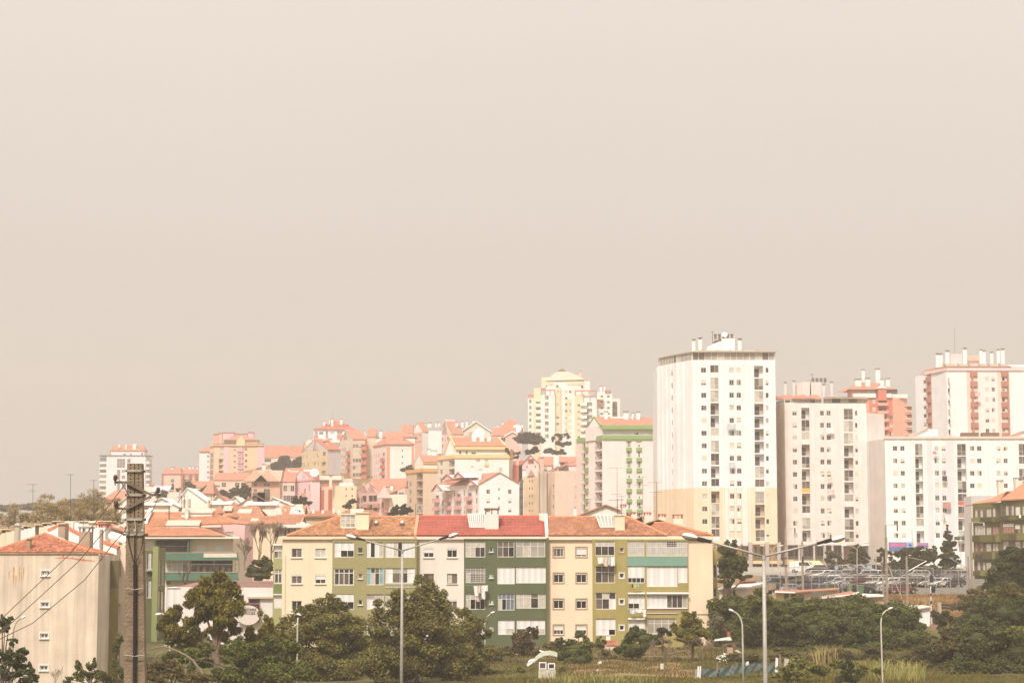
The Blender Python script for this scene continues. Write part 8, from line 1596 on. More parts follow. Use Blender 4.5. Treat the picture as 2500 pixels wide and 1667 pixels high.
def railway():
 CP=mat('weathered_concrete_pole',(.30,.25,.195),.9,.15,1.5)
 def pole(px,y0,y1,Y,wpx,label,thin=None,arms=(),m=CP,cat='pole',name='railway_pole'):
  a,d=at(px,y1,Y),at(px,y0,Y);zg=min(a.z,gz(a.x,Y))-.3;r=wpx*mpp(Y)/2;t=th_(name,label,cat,(a.x,Y,gz(a.x,Y)),'concrete poles along the railway');mb=MB()
  if thin:ym,rt=thin;zm=at(px,ym,Y).z;mb.box(a.x-r,Y-r,zg,a.x+r,Y+r,zm);mb.box(a.x-rt,Y-rt,zm+.001,a.x+rt,Y+rt,d.z)
  else:mb.pr([(a.x-r*1.2,Y-r,zg),(a.x+r*1.2,Y-r,zg),(a.x+r*.9,Y-r,d.z),(a.x-r*.9,Y-r,d.z)],(0,2*r,0))
  mb.obj('shaft',m,t)
  for(xa,ya,xb,yb,w_,mm,nm)in arms:
   p,s=at(xa,ya,Y-.2),at(xb,yb,Y-.2);mb=MB();mb.tb([p,s],w_,6);mb.obj(nm,mm,t)
  return t
 A=lambda K,x0,y0,x1,y1:(*q(K,x0,y0),*q(K,x1,y1))
 pole(1919.5,1290,1445,268,5.2,'brown concrete pole with thin top and hanging insulator right of the double arm lamp',(1321,.09),[(*A('KB',140,65,298,65),.05,STEEL,'arm'),(*A('KB',297,62,299,150),.09,DARK,'insulator'),(*A('KB',299,150,290,790),.025,STEEL,'wire_drop'),(*A('KB',40,595,160,598),.07,DARK,'bracket'),(*A('KB',10,728,170,732),.07,DARK,'bracket')])
 pole(1960,1322,1431,275,4.6,'pale concrete pole with stay rods in front of the white van',None,[(*A('KB',440,590,570,1005),.04,STEEL,'stay_rod'),(*A('KB',520,780,750,660),.05,STEEL,'cantilever'),(*A('KB',560,775,900,778),.04,STEEL,'cantilever'),(*A('KB',440,570,440,700),.12,DARK,'bracket')])
 pole(2166,1281,1464,262,5.6,'tall brown concrete pole with thin top and diagonal stay cable left of blue sign',(1312,.09),[(*A('KB',1950,5,2140,5),.05,STEEL,'arm'),(*A('KB',2135,5,2137,115),.09,DARK,'insulator'),(*A('KB',1975,735,2255,1410),.05,mat('cream_stay',(.5,.42,.32),.7),'stay_cable'),(*A('KB',1965,600,1966,690),.16,wm_(225,215,200,262),'notice_plate')])
 pole(2156.5,1358,1456,258,3.8,'short brown concrete mast with cantilever just left of the tall brown pole',None,[(*A('KB',1895,760,1560,605),.04,STEEL,'cantilever'),(*A('KB',1790,710,1880,650),.03,STEEL,'cantilever'),(*A('KB',1887,700,1888,860),.14,RUST,'bracket')])
 pole(2215.4,1357,1474,252,4.4,'pale concrete catenary mast with raised cantilever bracket left of the conifer',None,[(*A('KC',285,882,470,920),.04,STEEL,'cantilever'),(*A('KC',288,1045,500,925),.06,STEEL,'cantilever'),(*A('KC',380,1000,572,1010),.04,STEEL,'cantilever'),(*A('KC',568,1005,575,1020),.1,STEEL,'insulator')])
 pole(2374,1275,1440,260,4.6,'tall concrete pole with short top arm in front of the dark olive green house',(1308,.13),[(*A('KC',1050,465,1187,470),.05,STEEL,'arm'),(*A('KC',1185,470,1187,500),.08,WHITE,'insulator')])
 pole(2366,1357,1448,250,3.6,'short concrete mast with long leftward cantilever right of the conifer',None,[(*A('KC',1000,1020,780,890),.05,STEEL,'cantilever'),(*A('KC',775,888,825,888),.04,STEEL,'cantilever'),(*A('KC',780,1012,830,997),.03,STEEL,'cantilever')])
 # signal
 Y=244;a=at(2273.5,1484,Y);t=th_('railway_signal','black railway signal on red and white banded post before the embankment','signal',(a.x,Y,gz(a.x,Y)),None);zs=[at(2273.5,y,Y).z for y in(1484,1474,1466,1455,1447,1430,1402)]
 mb=MB();mb.tb([(a.x,Y,gz(a.x,Y)-.2),(a.x,Y,zs[-2])],.09,8);mb.obj('post',wm_(225,215,200,Y),t)
 for i in(0,2):mb=MB();mb.tb([(a.x,Y,zs[i+1]),(a.x,Y,zs[i+2])],.105,8);mb.obj('red_band' if i else 'dark_band',mat('signal_red',(.2,.05,.04),.6)if i else DARK,t)
 for(x0,y0,x1,y1,nm)in((538,1090,580,1180,'signal_head'),(558,1235,606,1305,'signal_box')):
  p,s=at(*q('KC',x0,y1),Y-.2),at(*q('KC',x1,y0),Y-.2);mb=MB();w2=(s.x-p.x)/2;c=p.x+w2;mb.pr([(c+w2*math.cos(k),Y-.25,(s.z-w2)+w2*math.sin(k))for k in[i*math.pi/8 for i in rg(9)]]+[(p.x,Y-.25,p.z+w2),(p.x+w2*.4,Y-.25,p.z),(s.x-w2*.4,Y-.25,p.z),(s.x,Y-.25,p.z+w2)],(0,.2,0));o=mb.obj(nm,mat('signal_black',(.02,.022,.02),.6),t)
  if nm=='signal_head':
   for k in rg(3):zc=p.z+(s.z-p.z)*(.22+.27*k);mb=MB();mb.tb([(c,Y-.38,zc),(c,Y-.26,zc)],.13,10);mb.obj('lens_hood',mat('signal_lens',(.06,.06,.06),.3),o)
 mb=MB();mb.tb([at(*q('KC',582,1170),Y),at(*q('KC',582,1105),Y),at(*q('KC',566,1088),Y),at(*q('KC',540,1100),Y)],.04,5);mb.obj('hood_rail',STEEL,t)
 # fences
 g='wire fences behind the embankment'
 def fence(lab,K,pts,Y0,Y1,h,n):
  p,s=at(*q(K,*pts[0]),Y0),at(*q(K,*pts[1]),Y1);t=th_('wire_fence',lab,'fence',p,g);zz=lambda u:p.z+(s.z-p.z)*u
  for i in rg(n+1):u=i/n;P=p.lerp(s,u);mb=MB();mb.tb([P-V3((0,0,1.2)),P+V3((0,0,h))],.05,6);mb.obj('post',wm_(165,150,130,Y0),t)
  mb=MB()
  for k in rg(5):mb.tb([p+V3((0,0,.1+(h-.15)*k/4)),s+V3((0,0,.1+(h-.15)*k/4))],.012,3)
  m=int((s-p).length/.5)
  for i in rg(m):P=p.lerp(s,i/m);mb.tb([P,P+V3((0,0,h))],.008,3)
  o=mb.obj('wire_mesh',mat('fence_wire',(.3,.28,.24),.6),t);o['kind']='stuff'
 fence('wire fence on slim posts in front of the parked cars, left stretch','KB',((40,1150),(1420,1150)),276,281,2.3,10);fence('wire fence on slim posts above the brown embankment, right stretch','KC',((-10,1250),(985,1255)),281,280,2.7,10)
 # retaining edge, dark beams by the track
 p,s=at(*q('KC',640,1495),240),at(*q('KC',850,1510),238);t=th_('track_barrier','dark horizontal rail barrier on pale posts at the foot of the embankment','barrier',(p.x,240,gz(p.x,240)))
 for dz in(0,.35):mb=MB();mb.pr([p+V3((0,0,dz)),s+V3((0,0,dz)),s+V3((0,0,dz+.28)),p+V3((0,0,dz+.28))],(0,.15,0));mb.obj('beam',mat('dark_beam',(.06,.045,.035),.8),t)
 P=at(*q('KC',655,1505),239);mb=MB();mb.box(P.x-.2,238.8,gz(P.x,239)-.2,P.x+.2,239.2,P.z+.8);mb.obj('post',mat('mossy_post',(.42,.38,.26),.9,.2,3),t)
 P,S=at(*q('KD',1070,585),225),at(*q('KD',1260,590),224);mb=MB();mb.pr([P,S,S-V3((0,0,.6)),P-V3((0,0,.6))],(0,.4,0));solo('low_wall',mb,wm_(175,140,110,225),'short brown wall between white shed and the dark shrubs','wall',P)
 P,S=at(*q('KB',1890,1358),255),at(*q('KB',2150,1372),253);mb=MB();mb.pr([P,S,S-V3((0,0,2)),P-V3((0,0,2))],(0,.4,0));solo('low_wall',mb,wm_(176,156,130,255),'grey concrete wall at the foot of the tall brown pole','wall',P)
 # slim street lamps about the car park
 LP=mat('lamp_post_grey',(.45,.42,.37),.5,.05)
 def curved(px,y0,yb,Y,arms,lab,r=.07):
  a=at(px,yb,Y);zg=gz(a.x,Y);t=th_('street_lamp',lab,'street lamp',(a.x,Y,zg),'slim lamps by the car park');top=at(px,y0,Y);mb=MB();mb.tb([(a.x,Y,zg),top],[r*1.2,r],8);mb.obj('post',LP,t)
  for(xe,ye)in arms:
   e=at(xe,ye,Y);d=e.x-top.x;pts=[top+V3((d*(1-math.cos(k)),0,(e.z-top.z)*math.sin(k)))for k in[math.pi/2*i/8 for i in rg(9)]];mb=MB();mb.tb(pts,r*.8,6);mb.obj('arm',LP,t);mb=MB();s=1 if d>0 else-1;mb.ell((e.x+s*.35,Y,e.z-.02),(.45,.14,.1),8,5);mb.obj('lamp_head',WHITE,t)
 curved(2092.6,1345,1428,316,[(2066,1331),(2103,1331)],'double armed slim lamp with curved arms in the car park')
 curved(2127.6,1345,1396,338,[(2116,1324.5)],'taller slim lamp with short left arm on the upper street');curved(2138.6,1345,1396,341,[(2124,1330)],'slim lamp with curved left arm right beside the taller slim lamp');curved(2011,1344,1405,342,[(2006,1331)],'slim lamp before the bush at the shop awning');curved(2346,1310,1392,380,[(2338,1308)],'slim straight lamp in front of the green shop pavilion');curved(2369.5,1330,1400,375,[(2350,1319)],'lamp with quarter circle arm in front of the bright green panel');curved(2228,1312,1340,430,[(2219,1292)],'slim lamp rising before the smaller blue shop sign');curved(1885,1352,1400,360,[(1866,1331),(1902,1331)],'distant double armed lamp behind the big right lamp post')
railway()
# trees and plants
def lm_(rgb):
 k=('leaf',rgb)
 if k in MATS:return MATS[k]
 m=bpy.data.materials.new('leaf');m.use_nodes=True;t=m.node_tree;p=t.nodes['Principled BSDF'];p.inputs['Roughness'].default_value=.65;p.inputs['Specular IOR Level'].default_value=.2
 a=nn(t,'ShaderNodeAttribute',attribute_name='tone');v=nn(t,'ShaderNodeVectorMath',operation='MULTIPLY');t.links.new(a.outputs['Vector'],v.inputs[0]);v.inputs[1].default_value=rgb;t.links.new(v.outputs[0],p.inputs['Base Color'])
 tr=nn(t,'ShaderNodeBsdfTranslucent');t.links.new(v.outputs[0],tr.inputs['Color']);mx=nn(t,'ShaderNodeMixShader');mx.inputs[0].default_value=.34
 t.links.new(p.outputs[0],mx.inputs[1]);t.links.new(tr.outputs[0],mx.inputs[2]);t.links.new(mx.outputs[0],t.nodes['Material Output'].inputs[0])
 MATS[k]=m;return m
def leaves_mesh(name,C,Rr,W,n,leaf,rgb,off,rng,aspect=1.8,droop=.0,shell=.5,tone=.35,up=.5):
 """n leaves in clumps: C centres, Rr radii (k,3), W tone per clump"""
 vol=(Rr[:,0]*Rr[:,2]);pr=vol/vol.sum();k=rng.choice(len(C),n,p=pr)
 d=rng.normal(size=(n,3));d/=np.linalg.norm(d,axis=1)[:,None];r=shell+(1.06-shell)*rng.random(n)**.7
 P=C[k]+d*Rr[k]*r[:,None]+rng.normal(size=(n,3))*Rr[k]*.13
 nrm=d*.7+rng.normal(size=(n,3))*.6;nrm[:,2]+=up;nrm/=np.linalg.norm(nrm,axis=1)[:,None]
 a=rng.normal(size=(n,3));a[:,2]-=droop*3;a-=nrm*(a*nrm).sum(1)[:,None];a/=np.linalg.norm(a,axis=1)[:,None]+1e-9;b=np.cross(nrm,a)
 s=leaf*(.55+.9*rng.random(n));L=a*(s*aspect/2)[:,None];B=b*(s/2)[:,None]
 V=np.stack([P-L,P+B,P+L,P-B],1).reshape(-1,3)-np.array(off)
 me=bpy.data.meshes.new(name);me.vertices.add(4*n);me.vertices.foreach_set('co',V.ravel().astype(np.float32));me.loops.add(4*n);me.loops.foreach_set('vertex_index',np.arange(4*n,dtype=np.int32));me.polygons.add(n);me.polygons.foreach_set('loop_start',np.arange(0,4*n,4,dtype=np.int32));me.update(calc_edges=True)
 tn=W[k]*(1+tone*(rng.random(n)-.5)*2);hue=1+.3*(rng.random(n)-.5);T=np.stack([tn*hue,tn,tn*(2-hue)*.9],1)
 at_=me.attributes.new('tone','FLOAT_VECTOR','FACE');at_.data.foreach_set('vector',T.ravel().astype(np.float32));me.materials.append(lm_(rgb));return me
SEED=[100]
def tree(name,label,Y,K,lobes,rgb,leaf=.16,dens=300,base=None,cat='tree',g_0=None,c_0=False,clump=.42,l_0=True,trunk_r=.16,droop=0,aspect=1.8,depth=.8,bark=(.16,.12,.085),shell=.5,tone=.35,cn=7,ctone=.3):
 SEED[0]+=1;rng=np.random.default_rng(SEED[0]);s=KR[K][2];C,R_,W=[],[],[];Ls=[];area=0
 for(x,y,rx,ry)in lobes:
  Yl=Y+rng.uniform(-.5,.5)*(rx/s*mpp(Y))*.8;c=at(*q(K,x,y),Yl);a,h=rx/s*mpp(Y),ry/s*mpp(Y);dp=(a+h)/2*depth;area+=math.pi*a*h;Ls.append((c,a,dp,h))
  m=max(5,int(cn*1.5*max(1,a*h/1.0)**.5))
  for _ in rg(m):
   d=rng.normal(size=3);d/=np.linalg.norm(d);f=rng.uniform(.5,.92);q_=rng.uniform(.6,1.25)*clump*.78
   C.append((c.x+d[0]*a*f,c.y+d[1]*dp*f,c.z+d[2]*h*f));R_.append((a*q_,dp*q_,h*q_));W.append(1+ctone*rng.uniform(-1,1))  # leaf colour varies by clump, strengthened to imitate sunlit and dark mottling
 C,R_,W=np.array(C),np.array(R_),np.array(W)
 low=min(Ls,key=lambda l:l[0].z-l[3]);bx=at(*q(K,*base),Y)if base else V3((np.mean([l[0].x for l in Ls]),Y,0));bz=gz(bx.x,Y);root=V3((bx.x,Y,min(bz,low[0].z-low[3]*.5)))
 t=th_(name,label,cat,root,g_0);off=tuple(root);n=max(120,int(dens*area*1.25))
 o=bpy.data.objects.new('crown',leaves_mesh('crown',C,R_,W,n,leaf,rgb,off,rng,aspect,droop,shell,tone));link(o,t)
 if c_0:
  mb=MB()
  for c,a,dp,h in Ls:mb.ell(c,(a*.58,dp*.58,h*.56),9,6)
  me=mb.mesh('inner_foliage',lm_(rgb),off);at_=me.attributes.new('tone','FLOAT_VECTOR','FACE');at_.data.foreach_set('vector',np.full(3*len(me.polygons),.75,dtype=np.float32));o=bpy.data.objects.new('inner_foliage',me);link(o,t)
 if l_0:
  mb=MB();topc=max(Ls,key=lambda l:l[0].z)[0];mid=V3((root.x*.4+topc.x*.6,Y,(root.z+topc.z)/2-.2));mb.tb([root-V3((0,0,.3)),root.lerp(mid,.5)+V3((.1,0,0)),mid],[trunk_r,trunk_r*.8,trunk_r*.6],8)
  for c,a,dp,h in Ls:st=root.lerp(mid,rng.uniform(.6,1));m_=st.lerp(c,.5)+V3((0,0,.15*(c-st).length*.5));mb.tb([st,m_,c+V3((0,0,h*.2))],[trunk_r*.45,trunk_r*.3,trunk_r*.1],5)
  m=mat('bark',bark,.95,.2,4);mb.obj('trunk',m,t)
 return t
def bare_tree(name,label,base,h,m,levels=5,spread=.5,r0=.12,seed=1,g_0=None,cat='tree',lean=0,kids=3,r_min=.012):
 rs=random.Random(seed);mb=MB()
 def grow(p,d,l,r,lv):
  e=p+d*l;midp=p.lerp(e,.5)+V3((rs.uniform(-.06,.06),rs.uniform(-.06,.06),rs.uniform(-.03,.05)))*l;mb.tb([p,midp,e],[r,r*.85,r*.65],4 if lv>1 else 3,cap=False)
  if lv==0:return
  for k in rg(kids):
   nd=(d+V3((rs.gauss(0,spread),rs.gauss(0,spread),abs(rs.gauss(.12,.25))))).normalized();grow(p.lerp(e,rs.uniform(.45,1)),nd,l*rs.uniform(.58,.8),max(r_min,r*.6),lv-1)
 grow(V3(base),V3((lean,0,1)).normalized(),h*.33,r0,levels)
 t=th_(name,label,cat,base,g_0);o=mb.obj('branches',m,t);return t
OLV,DKG,EUC,PIN=(.185,.165,.05),(.125,.14,.034),(.19,.158,.032),(.09,.092,.032)
def plants():
 gF='trees along the near edge'
 tree('eucalyptus_tree','tall drooping eucalyptus with yellowish crown before the low white building',150,'K4',[(880,230,230,130),(860,380,330,170),(700,520,230,190),(1120,440,190,220),(950,620,330,200),(330,640,150,170),(230,800,110,150),(420,880,170,120),(1000,850,250,150),(640,820,190,170),(330,980,120,80),(560,1000,160,110)],EUC,.12,520,(945,1640),g_0=gF,droop=.8,aspect=3.2,trunk_r=.28,bark=(.2,.14,.1),clump=.38,cn=9,ctone=.4)
 tree('eucalyptus_tree','smaller loose eucalyptus half covering the round clinic sign',153,'K4',[(1560,760,130,170),(1480,900,190,120),(1640,900,120,130),(1530,1050,200,120),(1750,980,150,150),(1400,1080,150,120)],EUC,.12,420,(1540,1640),g_0=gF,droop=.7,aspect=3.2,clump=.38)
 tree('olive_tree','broad grey green olive in front of the yellow house windows',166,'K5',[(760,1190,110,100),(620,1270,200,120),(480,1380,250,130),(850,1340,220,130),(300,1500,240,130),(700,1500,380,170),(1000,1500,190,130),(130,1530,110,90),(500,1750,450,220),(950,1750,380,220),(600,2000,520,220)],OLV,.12,520,(600,2350),g_0=gF,ctone=.35,cn=10)
 tree('olive_tree','largest rounded olive tree before the green and white houses, right of the left lamp post',160,'K5',[(1850,1030,150,140),(1660,1160,220,150),(2010,1150,160,160),(1420,1270,190,120),(1800,1350,400,210),(2130,1350,170,190),(1500,1560,330,220),(2000,1620,380,260),(1700,1950,600,260),(1250,2000,300,220),(2350,1950,260,240)],OLV,.12,520,(1800,2350),g_0=gF,ctone=.35,cn=10)
 tree('olive_tree','lower olive at the right flank of the largest olive, beneath the dark green bay',168,'K6',[(560,1140,90,90),(620,1300,160,150),(770,1380,110,100),(560,1480,220,130),(760,1520,130,90),(500,1700,280,160),(800,1680,170,120)],OLV,.12,480,(600,1900),g_0=gF,cn=9)
 tree('shrub_thicket','dark green thicket below the eucalyptus along the lower left edge',142,'K4',[(650,1280,230,150),(1180,1180,230,170),(1450,1330,350,180),(1800,1130,260,190),(1800,1430,380,190),(1000,1480,300,120),(350,1230,170,110),(1450,1100,160,120),(800,1120,150,100),(1250,1500,420,130)],DKG,.12,420,cat='shrub',cn=9,g_0=gF)
 tree('shrub_thicket','dark undergrowth behind the eucalyptus trunk along the white low building',178,'K4',[(1650,1180,200,150),(1950,1000,140,140),(420,1050,170,130),(700,1040,190,130),(980,1050,180,120),(1250,1050,170,130),(1500,1130,160,120),(560,1200,200,120),(1100,1200,220,120)],DKG,.13,380,cat='shrub',l_0=False,g_0=gF)
 tree('shrub_thicket','reddish green low thicket around the bent bare branch',138,'K4',[(120,1400,200,120),(420,1450,250,130),(650,1530,230,100),(60,1530,220,100),(330,1330,150,80)],(.147,.112,.044),.11,420,cat='shrub',cn=8,g_0=gF)
 tree('broadleaf_tree','dark leafy tree at the bottom left corner over the small curved lamp',122,'K2',[(25,930,45,60),(100,930,50,40),(50,1010,65,50),(130,1150,50,40),(30,1280,90,90),(230,1240,70,40),(150,1310,120,60),(110,1420,170,100),(270,1420,70,70),(320,1520,80,50),(90,1570,200,80)],(.084,.102,.044),.11,560,(20,1750),g_0=gF,cn=8)
 tree('shrub','young leafy shrub with two pointed tops at the foot of the beige end house',150,'K2',[(800,1390,50,60),(940,1380,50,80),(840,1490,110,60),(950,1480,80,60),(690,1540,70,40),(1040,1500,70,80),(1110,1530,60,60)],DKG,.11,420,cat='shrub',g_0=gF)
 tree('slender_tree','slender dark tree squeezed between green bay house and concrete pole',166,'K2',[(1215,1120,40,60),(1180,1220,45,80),(1170,1340,60,80),(1210,1450,60,80),(1230,1540,60,60)],DKG,.11,420,(1200,1680),g_0=gF)
 # garden trees below the block
 gG='garden trees and shrubs below the block'
 tree('garden_tree','reddish brown leaved tree in front of the dark green bay',196,'K8',[(690,290,100,120),(760,230,75,65),(640,400,120,80),(812,190,35,45),(800,380,90,70),(700,470,130,60)],(.123,.087,.045),.14,380,(700,560),g_0=gG)
 tree('garden_tree','bright green rounded shrub tree before the cream house wall',193,'K8',[(1040,290,50,45),(1230,230,60,50),(1310,280,40,50),(1200,350,180,70),(1050,340,75,50),(1300,390,90,60)],(.140,.158,.044),.13,420,(1200,520),g_0=gG,c_0=True)
 tree('garden_shrub','dark broad shrub in front of the greenhouse right side',184,'K8',[(1100,440,120,70),(1240,470,130,90),(1180,540,150,60)],(.105,.112,.040),.13,420,(1200,640),cat='shrub',g_0=gG,c_0=True)
 tree('garden_tree','small round topped tree on a thin trunk beside the red tiled lean-to',190,'K8',[(1430,285,62,50),(1420,330,45,35)],(.119,.123,.045),.12,420,(1432,490),g_0=gG,trunk_r=.12)
 tree('garden_tree','glossy green citrus tree in front of the olive bay',189,'K8',[(1770,220,90,80),(1850,270,130,80),(1690,320,110,80),(1780,380,160,70),(1620,380,70,50)],(.105,.123,.035),.13,440,(1720,580),g_0=gG,c_0=True)
 tree('garden_tree','dark small tree between the citrus tree and the yellowish tree',192,'K8',[(2030,215,85,60),(2010,280,100,50)],(.081,.083,.043),.13,400,(2030,480),g_0=gG)
 tree('garden_tree','yellowish green bushy loquat tree at the right end of the block',187,'K9',[(380,1150,80,70),(470,1130,50,50),(420,1250,190,110),(310,1340,130,110),(570,1340,140,120),(440,1440,240,80)],(.189,.165,.037),.13,440,(450,1640),g_0=gG,c_0=True)
 tree('garden_shrub','rounded dark shrub left of the greenhouse',172,'K8',[(820,600,85,60),(880,640,60,40)],DKG,.12,420,cat='shrub',g_0=gG,c_0=True,l_0=False)
 tree('garden_shrub','rounded dark shrub in front of the greenhouse',171,'K8',[(1080,610,80,60),(1100,660,100,40)],DKG,.12,420,cat='shrub',g_0=gG,c_0=True,l_0=False)
 tree('garden_shrub','brown green undergrowth bush left of the greenhouse roof',186,'K8',[(500,400,110,60),(420,520,180,90),(600,540,130,70),(300,620,250,80)],(.133,.132,.044),.12,400,cat='shrub',g_0=gG,l_0=False)
 tree('garden_shrub','yellow green bush at the bottom edge right of the greenhouse',165,'K8',[(1340,650,80,35),(1300,690,120,30)],(.210,.195,.044),.11,420,cat='shrub',g_0=gG,l_0=False)
 tree('shrub_thicket','dark undergrowth between the lower olive and the greenhouse',169,'K8',[(230,560,200,90),(430,630,220,60),(620,660,180,40),(640,590,90,50),(100,640,180,60)],DKG,.12,400,cat='shrub',g_0=gG,l_0=False)
 t=tree('flowering_bush','round bush covered in white flowers above the green tarpaulin',183.5,'KA',[(615,500,95,55),(615,530,100,40)],(.119,.150,.037),.12,420,cat='shrub',g_0=gG,c_0=True,l_0=False);rs=random.Random(2);mb=MB()
 for k in rg(46):an,rr=rs.uniform(0,6.28),rs.uniform(.1,1)**.5;p=at(*q('KA',615+98*rr*math.cos(an),500+55*rr*math.sin(an)),182+rr*.6);mb.ell(p,(.07,.07,.06),5,3)
 mb.obj('blossoms',mat('white_petal',(.75,.73,.66),.8),t,kind='stuff')
 tree('garden_shrub','low green vegetable bushes behind the tarpaulin',183,'KA',[(980,510,80,35),(1080,520,70,30),(1170,525,40,30)],(.126,.150,.037),.12,380,cat='shrub',g_0=gG,l_0=False)
 tree('garden_shrub','tangled brown undergrowth behind the white bucket',190,'K8',[(2150,520,200,60),(2280,600,150,50),(1950,570,120,40),(1500,430,100,50)],(.147,.135,.056),.12,260,cat='shrub',g_0=gG,l_0=False)
 tree('shrub_thicket','low ragged undergrowth along the foot of the block',206,'K8',[(480,380,110,40),(950,330,90,45),(1080,400,80,40),(1500,420,110,50),(1630,450,90,50),(1900,430,120,60),(2080,400,110,70),(2230,430,130,80),(2330,480,110,80),(380,450,160,70),(1350,450,120,50)],(.12,.1,.045),.13,300,cat='shrub',g_0=gG,l_0=False)
 tree('garden_shrub','dark kale rows and weeds across the red garden soil',176,'K8',[(1520,560,60,22),(1610,590,70,20),(1720,600,60,20),(1830,590,70,24),(1940,600,50,22),(1480,610,60,20),(1660,640,90,22),(1900,640,100,24),(2100,610,80,30),(2200,640,100,30),(1250,640,60,30),(2250,570,70,30)],(.13,.13,.045),.1,360,cat='shrub',g_0=gG,l_0=False)
 # clipped hedge domes on the right
 gH='mass of rounded pines and shrubs on the right'
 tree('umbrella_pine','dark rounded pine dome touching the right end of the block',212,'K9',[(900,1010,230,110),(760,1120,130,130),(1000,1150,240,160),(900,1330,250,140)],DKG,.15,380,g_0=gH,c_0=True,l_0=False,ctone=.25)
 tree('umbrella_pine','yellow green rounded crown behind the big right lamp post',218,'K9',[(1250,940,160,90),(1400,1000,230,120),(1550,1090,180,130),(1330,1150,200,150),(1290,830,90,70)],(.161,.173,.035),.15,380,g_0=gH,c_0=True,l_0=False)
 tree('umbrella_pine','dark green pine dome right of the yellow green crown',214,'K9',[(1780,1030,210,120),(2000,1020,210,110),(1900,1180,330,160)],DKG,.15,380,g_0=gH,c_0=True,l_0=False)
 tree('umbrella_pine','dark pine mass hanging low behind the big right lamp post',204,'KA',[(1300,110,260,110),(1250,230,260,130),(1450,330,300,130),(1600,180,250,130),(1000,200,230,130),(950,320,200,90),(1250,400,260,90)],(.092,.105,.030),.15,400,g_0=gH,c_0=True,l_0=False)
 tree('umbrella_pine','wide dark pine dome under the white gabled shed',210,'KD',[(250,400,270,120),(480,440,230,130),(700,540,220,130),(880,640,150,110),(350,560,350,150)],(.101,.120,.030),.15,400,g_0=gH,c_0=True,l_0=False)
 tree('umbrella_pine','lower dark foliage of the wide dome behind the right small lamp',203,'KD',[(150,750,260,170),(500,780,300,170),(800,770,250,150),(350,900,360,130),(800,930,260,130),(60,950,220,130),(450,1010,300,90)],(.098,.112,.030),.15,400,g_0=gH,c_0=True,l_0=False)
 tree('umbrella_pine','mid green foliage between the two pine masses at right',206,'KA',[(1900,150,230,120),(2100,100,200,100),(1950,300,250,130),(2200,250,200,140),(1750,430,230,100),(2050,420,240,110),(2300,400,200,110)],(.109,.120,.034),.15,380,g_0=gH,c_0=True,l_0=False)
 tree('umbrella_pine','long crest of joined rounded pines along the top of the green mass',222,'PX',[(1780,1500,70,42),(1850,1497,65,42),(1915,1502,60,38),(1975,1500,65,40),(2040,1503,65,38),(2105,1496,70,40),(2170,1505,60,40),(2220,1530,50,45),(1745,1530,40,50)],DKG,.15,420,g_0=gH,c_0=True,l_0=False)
 tree('scrub','ragged low scrub between the grass and the dark pine mass',176,'PX',[(1850,1608,50,16),(1920,1598,50,18),(1990,1606,45,18),(2060,1600,60,22),(2130,1595,50,18),(2260,1600,60,28),(2340,1612,60,26),(2200,1610,45,20),(1800,1600,40,14)],(.14,.12,.05),.12,380,cat='shrub',g_0=gH,l_0=False)
 tree('garden_shrub','brush of grey twigs and leaves over the pine mass near the yellowish tree',200,'K9',[(760,1230,120,110),(850,1300,90,70)],(.168,.143,.075),.1,160,cat='shrub',g_0=gH,aspect=4,l_0=False)
 tree('shrub','small leafy bush in front of the beige flat shed',246,'KB',[(1330,1310,130,50),(1270,1345,130,40),(1510,1320,60,50)],(.161,.158,.050),.14,360,cat='shrub',g_0=gH,l_0=False)
 tree('shade_tree','tall round shade tree between the block end and the yellow tower foot',243,'K9',[(950,270,90,90),(880,370,120,110),(1000,420,120,120),(860,520,110,110),(1010,590,150,110),(900,680,140,70),(1130,660,90,35),(1080,500,80,90)],(.109,.123,.033),.17,420,(790,930),trunk_r=.35,bark=(.09,.065,.045),cn=9)
 tree('street_bush','round dark bush at the car park edge below the grey slab block',366,'KB',[(1400,420,110,80),(1500,500,140,80),(1420,580,190,90),(1560,620,110,90),(1350,660,200,70)],PIN,.2,220,g_0='bushes around the car park',c_0=True,l_0=False)
 tree('street_bush','lighter scrubby bush right of the shop awning',364,'KB',[(960,520,110,60),(1060,540,130,60),(960,640,130,90),(1100,660,120,80)],(.147,.128,.056),.19,190,g_0='bushes around the car park',l_0=False)
 tree('street_tree','wide dark tree under the blue shop sign left of the tall brown pole',352,'KB',[(1850,480,80,60),(1960,540,120,90),(1860,620,120,80),(2000,720,160,90),(1900,820,130,70)],PIN,.2,240,(1960,1050),g_0='bushes around the car park',cn=8)
 tree('street_tree','wide dark tree under the blue shop sign right of the tall brown pole',350,'KB',[(2180,520,150,70),(2300,480,120,80),(2250,640,170,100),(2150,760,150,90),(2300,800,120,90),(2060,860,110,80),(2220,870,140,80)],PIN,.2,240,(2250,1060),g_0='bushes around the car park',cn=8)
 tree('street_tree','dark leaning tree below the smaller blue sign with forked trunk',345,'KC',[(380,800,110,50),(480,830,130,60),(560,870,80,70),(430,920,150,70),(500,1000,130,60),(340,990,90,50)],PIN,.2,240,(395,1240),g_0='bushes around the car park',trunk_r=.28,cn=8)
 tree('conifer','pointed dark conifer in front of the white slab block',350,'KC',[(748,520,10,45),(752,580,38,22),(765,640,60,40),(765,710,80,50),(762,790,105,55),(765,870,125,60),(765,960,150,65),(768,1050,165,50)],PIN,.2,300,(770,1200),g_0=None,c_0=True,cn=9)
 tree('street_tree','small sapling bush left of the pointed conifer',353,'KC',[(590,800,45,60),(580,880,60,60)],PIN,.2,220,(590,1200),g_0='bushes around the car park')
 # right edge trees
 gR='dark trees in the lower right corner'
